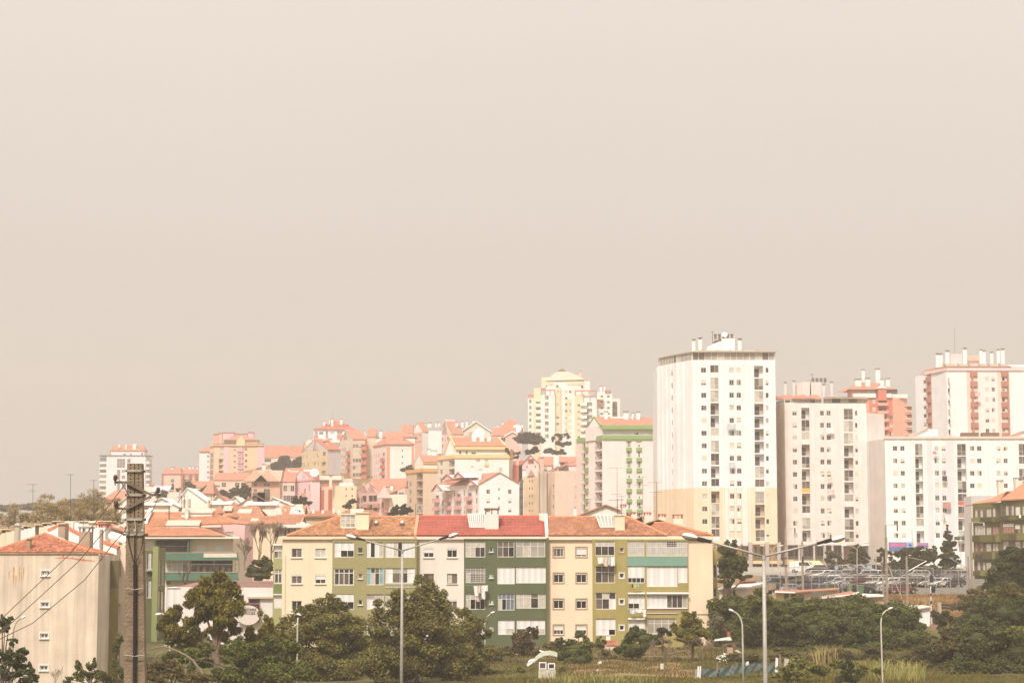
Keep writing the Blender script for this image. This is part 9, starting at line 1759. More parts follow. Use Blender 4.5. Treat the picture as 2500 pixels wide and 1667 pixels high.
 tree('dark_tree','big dark tree before the dark olive green house at the right edge',234,'KC',[(1530,790,80,50),(1470,870,120,90),(1600,880,120,110),(1650,980,110,130),(1420,980,140,100),(1550,1060,190,140),(1350,1110,140,100),(1280,1210,110,100),(1600,1190,150,140),(1440,1180,150,110)],(.084,.099,.030),.15,420,(1520,1700),g_0=gR,c_0=True,cn=9)
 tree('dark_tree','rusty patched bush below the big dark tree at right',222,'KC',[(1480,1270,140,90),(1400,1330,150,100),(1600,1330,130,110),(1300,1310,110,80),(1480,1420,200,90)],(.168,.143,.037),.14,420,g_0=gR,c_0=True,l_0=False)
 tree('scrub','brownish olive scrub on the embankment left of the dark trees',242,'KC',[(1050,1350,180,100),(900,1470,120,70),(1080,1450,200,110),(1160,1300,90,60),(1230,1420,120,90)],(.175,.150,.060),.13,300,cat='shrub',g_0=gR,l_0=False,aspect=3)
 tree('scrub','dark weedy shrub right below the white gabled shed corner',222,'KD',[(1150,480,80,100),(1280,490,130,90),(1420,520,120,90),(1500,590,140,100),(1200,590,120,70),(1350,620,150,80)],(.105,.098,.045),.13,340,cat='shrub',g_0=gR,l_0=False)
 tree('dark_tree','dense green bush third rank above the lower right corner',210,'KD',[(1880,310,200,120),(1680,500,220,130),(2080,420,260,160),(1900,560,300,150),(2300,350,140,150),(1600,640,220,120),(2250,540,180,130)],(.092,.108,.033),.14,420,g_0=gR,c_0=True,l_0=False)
 tree('dark_tree','broad dark bush filling the lower right corner',168,'KD',[(1700,780,280,170),(2050,780,300,190),(1850,1000,400,220),(2250,950,240,240),(1600,1180,300,190),(2000,1230,400,200),(2350,1250,250,200)],(.098,.102,.035),.13,440,g_0=gR,c_0=True,l_0=False)
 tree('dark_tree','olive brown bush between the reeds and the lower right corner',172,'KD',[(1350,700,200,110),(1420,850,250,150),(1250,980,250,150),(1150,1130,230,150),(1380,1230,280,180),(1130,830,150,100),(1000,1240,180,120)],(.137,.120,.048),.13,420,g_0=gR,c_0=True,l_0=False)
 tree('dark_tree','yellow green shrub at the right edge above the corner bush',196,'KD',[(2270,660,110,60),(2320,740,90,70)],(.238,.247,.044),.13,420,g_0=gR,c_0=True,l_0=False)
 tree('small_conifer','small dark juniper on the grass at the bottom edge',152,'KA',[(2020,520,35,50),(1960,580,40,60),(2060,580,50,60),(2010,660,110,60),(2050,740,140,60),(1960,740,90,50)],(.070,.078,.030),.1,480,g_0=None,c_0=True,l_0=False,cat='shrub')
 tree('grass_hummock','pale yellow green bush on the grass left of the juniper',158,'KA',[(1350,650,150,60),(1280,720,140,60),(1500,710,150,50),(1600,600,150,60),(1750,650,160,60),(2250,640,150,80),(1400,560,120,60),(1900,560,90,60)],(.182,.180,.044),.11,420,cat='shrub',l_0=False)
 # background
 gB='sparse budding trees behind the left roofs'
 for i,(lobes,lab)in en((([(200,1070,130,90),(90,1180,160,90),(280,1180,130,90),(120,1250,200,60),(400,1170,110,90)],'leftmost budding tree behind the cream chimneys'),([(650,950,140,90),(560,1050,140,110),(790,1060,150,110),(640,1190,260,90),(700,1060,140,120),(480,1180,150,80)],'tallest budding tree left of the thin mast'),([(880,1010,100,90),(940,1150,160,110),(860,1200,200,70),(1040,1080,110,110)],'low budding tree behind the thin mast'),([(1300,890,140,100),(1150,970,130,110),(1410,990,130,110),(1250,1120,250,130),(1300,1010,160,110),(1080,1160,150,80)],'broad budding tree left of the concrete pole'),([(1600,990,90,80),(1620,1110,140,110),(1450,1170,160,100),(1560,1230,170,60)],'budding tree partly hidden by the concrete pole'))):
  t=tree('budding_tree',lab,262+6*i,'K1',lobes,(.38,.29,.15),.075,130,g_0=gB,aspect=3.5,bark=(.3,.22,.12),trunk_r=.2,shell=.2,clump=.5,tone=.45)
  for k,l in en(lobes):
   p=at(*q('K1',l[0],l[1]+l[3]),262+6*i);rs=random.Random(i*9+k);mb=MB()
   for j in rg(26):e=at(*q('K1',l[0]+rs.uniform(-1,1)*l[2],l[1]-l[3]*rs.uniform(-.6,1.1)),262+6*i+rs.uniform(-1,1));mb.tb([p,p.lerp(e,.5)+V3((rs.uniform(-.2,.2),0,.1)),e],[.035,.025,.012],3,cap=False)
   mb.obj('twigs',mat('pale_twig',(.40,.30,.17),.9),t,kind='stuff')
 PT=mat('pinkish_twig',(.30,.215,.165),.9)
 for i,(x,yb,yt,sd,lab)in en(((1640,1180,600,3,'tall bare tree with pinkish twigs right of the pink house'),(1800,1150,590,5,'bare tree with upright twigs left of the yellow house wing'),(1440,1180,800,8,'smaller bare tree over the pink house corner'))):
  p,e=at(*q('K3',x,yb),246),at(*q('K3',x,yt),246);bare_tree('bare_tree',lab,p-V3((0,0,1)),(e.z-p.z+1)*1.12,PT,6,.3,.13,sd,'bare trees beside the long block',r_min=.02)
 tree('evergreen_bush','dark evergreen bush left of the yellow house wing',240,'K3',[(1660,1200,140,90),(1560,1290,150,90),(1740,1300,110,130),(1640,1370,200,60)],(.101,.099,.033),.16,400,c_0=True,l_0=False,cat='shrub')
 p=at(*q('K3',640,1490),262);bare_tree('bare_tree','leafless dark tree before the green balcony bands',p-V3((0,0,1.5)),6.2,mat('dark_twig',(.12,.085,.06),.9),4,.4,.14,14,'bare trees beside the long block')
 p=at(*q('K2',560,1560),150);bare_tree('bare_sapling','thin bare sapling before the beige end house wall',p-V3((0,0,.5)),2.4,mat('pale_twig',(.28,.21,.12),.9),4,.45,.03,17,r_min=.012)
 for i,(K,x,y,h,sd,lab)in en((('KA',360,520,2.8,21,'grey leafless shrub above the white slats of the garden'),('KA',190,500,2.4,22,'reddish leafless shrub left of the white flowering bush'),('K8',2090,560,3.6,23,'crooked leafless fruit tree by the white bucket'),('K8',1930,480,2.2,24,'thin leafless bush beside the citrus tree'),('K9',800,1330,2.2,25,'grey leafless twigs over the pine dome'))):p=at(*q(K,x,y),186 if i<4 else 203);bare_tree('bare_shrub',lab,p,h,mat('grey_twig',(.23,.17,.125),.9),5,.55,.05,sd,'leafless garden shrubs','shrub',r_min=.014)
 # bent bare branch by the pole
 Y=139;mb=MB();BK=mat('pale_bark',(.21,.16,.11),.9,.15,5)
 for pts,rr in((((0,1130),(100,1095),(230,1080),(350,1120),(500,1190),(600,1260),(690,1380),(770,1500),(830,1600)),(.05,.06,.075,.09,.11,.13,.14,.15,.16)),(((45,1350),(80,1250),(150,1180),(260,1140),(360,1135)),(.03,.04,.05,.06,.06)),(((590,1250),(540,1330),(450,1370),(380,1385)),(.05,.04,.03,.02)),(((740,1480),(680,1510),(600,1550)),(.04,.04,.03)),(((0,1145),(-30,1230),(-20,1330)),(.05,.04,.03)),(((520,1200),(500,1280),(540,1400)),(.03,.02,.015)),(((560,1240),(560,1330),(600,1420)),(.03,.02,.015))):mb.tb([at(*q('K4',x,y),Y)for x,y in pts],[r*.72 for r in rr],7)
 solo('bent_branch',mb,BK,'long bare bent trunk arching down to the right of the concrete pole','tree',at(*q('K4',830,1600),Y),smooth=True)
 # hillside
 gT='trees on the far hillside'
 for K,Y,lobes,lab,c in(('H5',820,[(1400,560,110,80),(1330,650,110,80),(1480,640,120,90),(1590,620,80,90),(1640,560,50,60)],'dark round grove between the orange tower and the cream row',(.05,.046,.03)),('H1',765,[(60,1185,60,35),(130,1150,70,42),(220,1125,80,45),(310,1140,80,50),(400,1165,70,45),(450,1205,50,40),(180,1200,120,45),(300,1215,140,50)],'flat topped umbrella pine left of the cream striped tower foot',(.06,.048,.032)),('H1',770,[(690,1125,60,25),(740,1140,50,30),(820,1125,40,25),(850,1150,30,25),(700,1250,60,30),(770,1265,60,35),(620,1185,30,35),(850,1250,50,30),(730,1190,30,20)],'spindly pine in front of the cream striped tower foot',(.07,.06,.035)),('H5',480,[(1590,1140,55,60),(1690,1150,60,60),(1620,1190,100,40),(1760,1190,55,30)],'pair of small dark trees before the pale pink house',(.055,.045,.03)),('H5',600,[(560,1030,100,60),(690,1000,90,60),(800,1070,100,60),(830,980,70,70),(640,1080,140,50)],'olive scrub trees at the foot of the orange tower',(.1,.08,.045)),('H5',590,[(930,1010,60,50),(920,1080,70,60)],'small tree before the brown gabled house',(.085,.065,.04)),('H4',470,[(770,1320,60,40),(840,1290,40,40),(740,1370,60,30)],'bushy small tree below the yellowish blank wall',(.085,.07,.04)),('H4',430,[(1420,1430,90,60),(1440,1390,40,40),(1380,1480,70,40)],'left dark shrub tree above the orange roofs',(.05,.042,.03)),('H4',432,[(1550,1400,70,50),(1600,1440,70,50),(1540,1450,90,40)],'right dark shrub tree above the orange roofs',(.05,.042,.03)),('H4',690,[(1630,810,50,30),(1560,850,60,30),(1620,850,80,25)],'dark roof terrace greenery left of the beige banded block',(.06,.05,.032)),('H6',700,[(1640,820,70,40),(1700,860,60,40),(1620,870,40,40)],'tree in front of the distant grey beige row',(.09,.07,.05)),('H6',700,[(1370,870,20,50),(1470,920,40,30)],'small cypress before the distant beige block',(.08,.065,.045)),('H6',640,[(1930,900,50,40),(1960,940,60,40),(1860,940,40,30)],'dark scrub below the narrow white slab',(.065,.055,.035)),('H7',700,[(340,190,60,30),(560,170,110,60),(640,130,80,60)],'dark bank of trees under the umbrella pines',(.05,.042,.028)),('H7',705,[(890,150,90,50),(1010,180,80,40),(1130,170,90,50)],'wooded bank with pale trunks below the cream striped tower',(.085,.065,.045)),('H3',720,[(1440,560,40,40),(1500,600,50,40),(1560,640,50,30)],'trees right of the yellow banded block roof',(.06,.05,.03)),('PX',560,[(455,1222,22,10),(500,1212,20,12),(430,1230,20,8)],'hillside scrub behind the white gables',(.095,.075,.045)),('PX',620,[(395,1206,18,9),(345,1210,14,8)],'hillside scrub left of the white gables',(.1,.08,.05)),('PX',900,[(640,1150,16,10),(625,1165,18,9)],'scrub on the ridge right of the orange tower',(.075,.06,.04)),('PX',850,[(560,1190,30,14),(600,1175,30,16),(530,1200,30,12)],'bushes on the slope under the orange tower',(.08,.065,.04)),('PX',700,[(960,1185,12,10),(985,1178,10,8)],'greenery beside the white orange cornered block',(.065,.055,.035)),('PX',720,[(90,1236,60,8),(10,1240,40,8),(190,1228,50,10)],'low far tree belt on the left horizon',(.12,.095,.055))):
  A=sum(l[2]*l[3]for l in lobes)*(mpp(Y)/KR[K][2])**2*3.14;tree('hill_tree',lab,Y,K,lobes,c,.26+Y/4500,min(110,14000/A),g_0=gT,l_0=Y<500,shell=.25)
plants()
# foreground: lamps, concrete pole, wires, garden things, grass
def big_lamp(px,ptop,Y,wpx,arms,lab):
 a=at(px,ptop,Y);r=wpx*mpp(Y)/2;zg=gz(a.x,Y);t=th_('street_lamp',lab,'street lamp',(a.x,Y,zg),'double armed street lamps in the foreground');GP=mat('galvanised_lamp_post',(.40,.37,.33),.55,.12,6,metal=.25,bump=.1)
 mb=MB();mb.tb([(a.x,Y,zg),(a.x,Y,(zg+a.z)/2),(a.x,Y,a.z)],[r*1.35,r*1.12,r*.85],14);mb.obj('post',GP,t,smooth=True)
 mb=MB();mb.tb([(a.x,Y,a.z-.12),(a.x,Y,a.z+.06)],r*1.08,14);mb.obj('collar',GP,t)
 for(K,xs,ys,xm,ym,xe,ye)in arms:
  S,Mp,E=at(*q(K,xs,ys),Y),at(*q(K,xm,ym),Y),at(*q(K,xe,ye),Y);mb=MB();mb.tb([a,S.lerp(Mp,.3)],[r*.62,r*.5],10);mb.obj('arm',GP,t,smooth=True)
  d=(Mp-S).normalized();up=V3((0,0,1))-d*d.z;up.normalize();sd=d.cross(up);W=(E-Mp).length/2
  mb=MB();h=W*.42;mb.M=Matrix(((d.x,sd.x,up.x,S.x),(d.y,sd.y,up.y,S.y),(d.z,sd.z,up.z,S.z),(0,0,0,1)));L=(Mp-S).length;mb.pr([(0,-h*.55,-h*.5),(0,h*.55,-h*.5),(0,h*.6,h*.4),(0,0,h*.55),(0,-h*.6,h*.4)],(L*.5,0,0));mb.pr([(L*.501,-h*.7,-h*.68),(L*.501,h*.7,-h*.68),(L*.501,h*.75,h*.5),(L*.501,0,h*.68),(L*.501,-h*.75,h*.5)],(L*.5,0,0));mb.M=None;mb.obj('lamp_housing',mat('black_plastic',(.035,.032,.03),.5,.05),t)
  c=Mp.lerp(E,.5);Mx=Matrix(((d.x,sd.x,up.x,c.x),(d.y,sd.y,up.y,c.y),(d.z,sd.z,up.z,c.z),(0,0,0,1)))
  for half,hz,nm,m in(('up',.46,'lamp_hood',mat('white_hood',(.82,.82,.81),.3,.02)),('down',.42,'lamp_glass',mat('milky_lens',(.42,.37,.28),.15,.12,6))):
   mb=MB();mb.M=Mx;mb.ell((0,0,.004 if half=='up' else-.004),(W*1.02,W*.55,W*hz*(1 if half=='up' else.95)),18,7,half);mb.M=None;mb.obj(nm,m,t,smooth=True)
  mb=MB();mb.M=Mx;mb.tb([(W*1.03*math.cos(k*math.pi/10),W*.56*math.sin(k*math.pi/10),0)for k in rg(21)],.012*W/.3,5);mb.M=None;mb.obj('rim',DALU,t)
big_lamp(1864.5,1358,80,9.6,[('K9',695,215,527,178,330,135),('K9',2015,240,2200,190,2372,175)],'nearest tall double armed grey street lamp, right of the long block')
big_lamp(982,1344,115,6.6,[('K5',1170,448,1058,418,930,398),('K6',315,378,412,342,520,328)],'tall double armed grey street lamp before the yellow and white houses')
def small_lamp(px,y0,Y,K,pts,head,lab,r=.055,m=None):
 a=at(px,y0,Y);zg=gz(a.x,Y);t=th_('street_lamp',lab,'street lamp',(a.x,Y,zg),'single armed lamps below the block');m=m or mat('painted_post',(.50,.46,.39),.5,.06);mb=MB();P=[at(*q(K,x,y),Y)for x,y in pts];mb.tb([(P[0].x,Y,zg)]+P,[r*1.5]+[r*1.2-.4*r*i/len(P)for i in rg(len(P))],8);mb.obj('post',m,t,smooth=True)
 p,e=at(*q(K,*head[0]),Y),at(*q(K,*head[1]),Y);d=(e-p);c=p.lerp(e,.5);L=d.length/2;d.normalize();up=V3((0,0,1))-d*d.z;up.normalize();sd=d.cross(up);mb=MB();mb.M=Matrix(((d.x,sd.x,up.x,c.x),(d.y,sd.y,up.y,c.y),(d.z,sd.z,up.z,c.z),(0,0,0,1)));mb.ell((0,0,0),(L,L*.45,L*.38),12,7);mb.obj('lamp_head',mat('white_hood',(.82,.82,.81),.3,.02),t,smooth=True);
 mb=MB();mb.M=Matrix(((d.x,sd.x,up.x,c.x),(d.y,sd.y,up.y,c.y),(d.z,sd.z,up.z,c.z),(0,0,0,1)));mb.ell((L*.1,0,-L*.13),(L*.75,L*.4,L*.34),10,4,'down');mb.obj('lamp_glass',mat('milky_lens',(.42,.37,.28),.15,.12,6),t,smooth=True)
small_lamp(1815,1560,150,'K9',[(1092,1530),(1085,1250),(1068,1180),(1035,1125),(1000,1095),(975,1085)],((985,1085),(915,1055)),'white single armed lamp left of the big right lamp post')
small_lamp(2155,1600,150,'KD',[(418,1300),(402,800),(396,560),(402,500),(425,430),(460,395),(495,378)],((490,372),(560,348)),'white single armed lamp in front of the hedge at right')
small_lamp(32,1600,140,'K2',[(130,1300),(133,1100),(140,1020),(165,950),(195,920),(215,912)],((212,912),(262,884)),'small curved lamp before the beige end house',m=mat('dull_post',(.33,.29,.24),.6))
small_lamp(1184,1560,192,'K6',[(800,1500),(805,1280),(812,1230),(830,1190),(858,1168)],((858,1160),(906,1143)),'small curved lamp in front of the dark green bay',.045)
small_lamp(726,1620,152,'K5',[(330,2000),(335,1500),(340,1400)],((385,1375),(322,1352)),'lamp with white head poking out of the olive crown')
small_lamp(366,1560,170,'K4',[(300,1400),(290,760),(240,660),(190,640)],((190,640),(100,655)),'lamp with white head partly behind the eucalyptus crown')
def concrete_pole():
 Y=60;s=mpp(Y);CP=mat('board_marked_concrete',(.245,.18,.125),.95,.2,3,.2,bump=.5,vscale=14);cx=at(327.5,1131,Y).x;zt=at(327,1131,Y).z;zbm=at(327,1500,Y).z;zg=gz(cx,Y)
 t=th_('utility_pole','big twin concrete utility pole with holes, steel collars and insulators at left','utility pole',(cx,Y,zg))
 def xs(z):
  py=1365-(z-ZC)/s;u=(py-1131)/(1667-1131);return(at(310.5-8.5*u,py,Y).x,at(328.8-.6*u,py,Y).x,at(346.0+8.0*u,py,Y).x)
 zsec=at(327,1305,Y).z
 for k in(0,1):
  mb=MB();vs=[]
  for z in(zg,zt):
   l,c,r=xs(z);a,b=((l,c-.012),(c+.012,r))[k];vs+=[(a,Y,z),(b,Y,z),(b,Y+.34,z),(a,Y+.34,z)]
  F4=[(0,3,2,1),(4,5,6,7),(1,2,6,5),(2,3,7,6),(3,0,4,7)];mb.add(vs,F4)
  # front face with real bolt holes
  l0,c0,r0=xs(zsec);l1,c1,r1=xs(zt);A0,B0=((l0,c0-.012),(c0+.012,r0))[k];A1,B1=((l1,c1-.012),(c1+.012,r1))[k]
  P=lambda u,z:((A0+(A1-A0)*(z-zsec)/(zt-zsec))*(1-u)+(B0+(B1-B0)*(z-zsec)/(zt-zsec))*u,z)
  hs=[at(327,y,Y).z for y in(1135,1143,1160,1168.5,1177,1184.5,1193,1201,1217,1225,1233,1242,1250.5,1259,1276,1284)];h=.02;zz=sorted([zsec,zt]+[v+d for v in hs for d in(-h,h)]);uu=[0,.5-.085,.5+.085,1]
  for j in rg(len(zz)-1):
   hole=any(abs((zz[j]+zz[j+1])/2-v)<h*.5 for v in hs)
   for i in rg(3):
    q4=[P(uu[i],zz[j]),P(uu[i+1],zz[j]),P(uu[i+1],zz[j+1]),P(uu[i],zz[j+1])]
    if hole and i==1:
     f=[(x,Y,z)for x,z in q4];bk=[(x,Y+.12,z)for x,z in q4];mb.add(f+bk,[(0,1,5,4),(1,2,6,5),(2,3,7,6),(3,0,4,7),(4,5,6,7)])
    else:mb.pl(*[(x,Y,z)for x,z in q4])
  l0,c0,r0=xs(zg);Ag,Bg=((l0,c0-.012),(c0+.012,r0))[k];mb.pl((Ag,Y,zg),(Bg,Y,zg),(B0,Y,zsec),(A0,Y,zsec));mb.obj('concrete_post',CP,t)
 SC_=mat('pale_steel',(.34,.31,.26),.6,.15,6)
 for y in(1149,1208,1267.5,1304.5):
  z=at(327,y,Y).z;l,c,r=xs(z);ex=.04 if y!=1304.5 else.09;mb=MB();mb.box(l-ex,Y-.05,z-.035,r+ex,Y-.004,z+.035);mb.box(l-ex,Y+.345,z-.035,r+ex,Y+.39,z+.035);o=mb.obj('steel_collar',SC_,t);mb=MB()
  for x in(l-ex+.02,r+ex-.02):mb.tb([(x,Y-.09,z),(x,Y+.43,z)],.022,6)
  mb.obj('collar_bolt',RUST,o)
 IR=mat('angle_iron',(.16,.125,.095),.7,.15,5);A=lambda x,y,d=0:at(*q('H6',x,y),Y-.1+d)
 for pts,nm in((((398,795),(600,797),(1010,1005),(1222,1008)),'cross_arm'),(((405,1228),(610,1240),(1010,1030)),'cross_arm')):
  mb=MB();P=[A(x,y)for x,y in pts]
  for p,e in zip(P[:-1],P[1:]):d=(e-p).normalized();n=V3((-d.z,0,d.x))*.035;mb.pr([p-n,e-n,e+n,p+n],(0,.02,0));mb.pr([p+n+V3((0,.021,0)),e+n+V3((0,.021,0)),e+n*.6+V3((0,.021,0)),p+n*.6+V3((0,.021,0))],(0,.09,0))
  mb.obj(nm,IR,t)
 ins=mat('brown_porcelain',(.055,.022,.018),.25,.1);
 for x,y0,y1 in((418,670,795),(430,1100,1235),(1132,878,1000)):
  p,e=A(x,y1,-.03),A(x,y0,-.03);H=e.z-p.z;mb=MB();mb.tb([p-V3((0,0,.1)),p+V3((0,0,H*.3))],.018,6);o=mb.obj('insulator_pin',IR,t);mb=MB();zs=[.2,.32,.34,.46,.5,.62,.66,.78,.84,.95,1];rs=[.03,.07,.045,.075,.045,.075,.05,.07,.04,.05,.01];mb.tb([p+V3((0,0,H*z))for z in zs],rs,12);mb.obj('insulator',ins,o,smooth=True)
 mb=MB();cw=mat('black_cable',(.025,.02,.017),.6)
 for pts,r in((((1300,85),(1310,160),(1335,260),(1362,350)),.014),(((1372,75),(1373,250),(1372,380)),.016),(((1453,75),(1440,190),(1405,290),(1380,350)),.014),(((1370,360),(1372,600),(1370,1000),(1366,1568),(1364,1800)),.055)):mb.tb([at(*q('K2',x,y),Y-.09)for x,y in pts],r,8)
 mb.obj('down_cable',cw,t)
 for pts in(((1278,605),(1368,620),(1455,605)),((1258,1282),(1365,1296),(1468,1284))):mb=MB();mb.tb([at(*q('K2',x,y),Y-.13)for x,y in pts],.016,5);mb.obj('tie_wire',SC_,t)
 for x in(1745,1850,1955):mb=MB();p,e=at(*q('K1',x,1425),Y-.1),at(*q('K1',x-8,1345),Y-.1);mb.tb([p,p.lerp(e,.4)],[.03,.045],8);mb.tb([p.lerp(e,.45),p.lerp(e,.55),e],[.02,.05,.035],8);o=mb.obj('cable_insulator',mat('grey_porcelain',(.4,.36,.3),.3),t);
 for(x0,y0,x1,y1)in((1730,1240,1745,1345),(1842,1240,1855,1345),(1965,1240,1958,1345)):mb=MB();mb.tb([at(*q('K1',x0,y0),Y-.08),at(*q('K1',x1,y1),Y-.1)],.02,5);mb.obj('link_rod',SC_,t)
 # loose jumpers and wires
 wm=mat('old_copper_wire',(.12,.09,.065),.6)
 for pts,lab in((((585,820),(420,1040),(200,1330),(-340,1990)),'upper overhead wire sloping down left from the concrete pole'),(((605,1180),(440,1370),(160,1700),(-200,2120)),'middle overhead wire sloping down left from the concrete pole')):
  mb=MB();P=[A(x,y,0)for x,y in pts];e=P[-1]+(P[-1]-P[-2]).normalized()*30;e.y-=25;P.append(P[-1].lerp(e,.5));P.append(e);mb.tb(P,.013,5);solo('overhead_wire',mb,wm,lab,'wire',P[0])
 mb=MB();P=[at(*q('K1',1725,1355),Y-.1),at(*q('K1',1540,1560),Y-.1),at(*q('K2',860,520),Y-.4),at(*q('K2',330,960),Y-1),at(*q('K2',0,1120),Y-2)];e=P[-1]+V3((-14,-25,-6));P.append(e);mb.tb(P,.013,5);solo('overhead_wire',mb,wm,'lowest overhead wire sagging down left across the beige wall','wire',P[0])
 for pts in(((410,1240),(415,1330),(450,1420),(540,1490)),((1140,985),(1110,1110),(1050,1240),(900,1420)),((1120,930),(1060,1000),(960,1110),(870,1140)),((420,680),(520,800),(640,1000),(680,1070)),((440,1110),(480,1170))):mb=MB();mb.tb([A(x,y,-.04)for x,y in pts],.012,5);mb.obj('jumper_wire',wm,t)
concrete_pole()
def masts():
 for i,(K,x,y0,y1,Y,arms,lab)in en((('K1',965,605,1215,250,((0,.9),),'tall thin aerial mast between the budding trees'),('K1',450,735,1010,270,((.05,1.3),(.9,.8)),'double aerial mast above the leftmost budding trees'),('K1',1282,680,1250,255,((.05,.8),),'thin aerial mast before the far left tower'),('K1',205,1160,1400,230,(),'dark pole rising from the cream chimneys at far left'),('H2',735,825,1490,320,((0,2.2),(4.2,1.6)),'tall aerial mast before the pale pink tower'),('H2',800,1215,1490,318,((.1,1.4),(.6,1.0)),'shorter aerial before the pale pink tower'),('H2',1100,945,1490,300,((.1,1.6),(1.3,2.2)),'aerial mast before the pale pink tower right half'),('H2',1295,1020,1500,290,((.1,2.2),(1.5,1.8)),'aerial mast at the seam of pink tower and tallest tower'),('H2',350,1260,1500,310,((.1,1.2),),'small aerial before the green spandrel tower left side'),('K5',1795,0,160,222,(),'thin mast on the ridge between yellow and red roofs'),('H6',1320,1180,1420,290,((.1,.9),(.9,.6)),'aerial on the broad orange roof left half'),('H6',1040,1240,1300,290,(),'stub aerial beside the concrete pole'))):antenna(None,K,x,y0,y1,Y,arms,.03,lab)
masts()
def laundry():
 cl=[mat('laundry_white',(.74,.72,.69),.9,.08,6),mat('laundry_pink',(.6,.46,.44),.9,.12,6),mat('laundry_blue',(.5,.53,.56),.9,.1,6),mat('laundry_peach',(.62,.5,.42),.9,.1,6),mat('laundry_yellow',(.55,.5,.1),.9),mat('laundry_teal',(.2,.45,.42),.9),mat('laundry_black',(.04,.035,.03),.9),mat('laundry_red',(.5,.24,.21),.9,.2,4,lines=-4)]
 def cloth(K,x0,y0,x1,y1,Y,m,lab,skew=0,nm='hanging_cloth',g='laundry on the block facade'):
  a,d=at(*q(K,x0,y1),Y),at(*q(K,x1,y0),Y);mb=MB();n=6;V=[];Fc=[]
  for j in rg(4):
   for i in rg(n+1):u=i/n;v=j/3;V.append((a.x+(d.x-a.x)*u+skew*v*.3,Y-.05*math.sin(u*9+j)-.08*v,d.z+(a.z-d.z)*v*(1-.06*math.sin(u*7+x0))))
  for j in rg(3):
   for i in rg(n):b=j*(n+1)+i;Fc.append((b,b+n+1,b+n+2,b+1))
  k=len(V);V2=[(x,y+.03,z)for x,y,z in V];mb.add(V+V2,Fc+[tuple(k+i for i in f[::-1])for f in Fc]+[(i,i+1,k+i+1,k+i)for i in rg(n)]+[(3*(n+1)+i+1,3*(n+1)+i,k+3*(n+1)+i,k+3*(n+1)+i+1)for i in rg(n)]);solo(nm,mb,cl[m],lab,'laundry',(a.x,Y,d.z),g)
 Yl=YB-1.0
 for i,(x0,y0,x1,y1,m,sk,lab)in en(((680,868,722,975,0,.4,'long white cloth at the left of the drying line on the dark green bay'),(690,960,722,1035,1,.8,'pink trailing cloth tail on the dark green bay line'),(722,866,757,945,1,0,'pale pink shirt second on the dark green bay line'),(760,870,800,1005,0,.2,'long cream towel on the dark green bay line'),(775,862,832,925,0,0,'white sheet at the right of the dark green bay line'))):cloth('K6',x0,y0,x1,y1,Yl,m,lab,sk)
 for i,(x0,y0,x1,y1,m,lab)in en(((606,566,668,630,0,'white folded sheet at the left under the top olive bay window'),(672,565,712,660,3,'peach cloth under the top olive bay window'),(715,562,742,650,2,'pale grey cloth under the top olive bay window'),(745,560,790,655,0,'white shirt at the right under the top olive bay window'),(968,852,982,888,6,'small black garment under the third olive bay window'),(995,850,1020,890,4,'yellow cloth under the olive bay shutter'),(1026,850,1052,882,5,'teal cloth under the olive bay shutter'),(950,1122,1010,1165,2,'pale blue laundry heap under the third floor olive bay window'),(1012,1120,1085,1150,0,'white small laundry row under the third floor olive bay window'),(1088,1120,1120,1200,0,'white hanging towel end by the striped balustrade'))):cloth('K7',x0,y0,x1,y1,Yl,m,lab)
 for K,x0,x1,y in(('K6',588,835,864),('K7',590,795,560),('K7',945,1120,1118),('K7',940,1060,848)):
  p,e=at(*q(K,x0,y),Yl),at(*q(K,x1,y),Yl);mb=MB();mb.tb([p,e],.012,4);mb.tb([p+V3((0,.6,0)),p],.015,4);mb.tb([e+V3((0,.6,0)),e],.015,4);solo('drying_line',mb,STEEL,{588:'drying line below the barred window of the dark green bay',590:'drying line below the top olive bay window',945:'drying line below the third olive bay window',940:'drying line below the olive bay half shutter'}[x0],'clothes line',p,'drying lines on the block facade')
 for K,x0,y0,x1,y1,Y,m,lab in(('T6',892,908,985,980,447,7,'red and white striped cloth hanging on the white slab block'),('T6',770,300,812,335,447,7,'small striped cloths at the top of the white slab block'),('T6',885,595,940,655,447,6,'dark striped laundry in the middle of the white slab block'),('T6',893,1030,912,1085,447,3,'peach towel on the white slab block'),('T3',865,1040,975,1110,459,0,'white sheets bulging from the grey slab block'),('T4',690,560,770,600,459,1,'striped laundry row on the grey slab block'),('T4',688,415,740,455,459,3,'peach laundry row higher on the grey slab block'),('T2',928,235,1000,305,449,2,'striped laundry row on the tallest tower'),('T1',935,1185,1045,1250,449,2,'laundry row high on the tallest tower'),('KC',1082,845,1165,905,321,6,'dark clothes drying below the third strip window of the olive green house'),('KC',1605,372,1630,410,316,0,'white cloth on the olive green house parapet'),('T5',1085,850,1150,905,538,1,'brown rug on the round chimneyed tower balcony')):cloth(K,x0,y0,x1,y1,Y,m,lab,g='laundry on the far towers')
laundry()
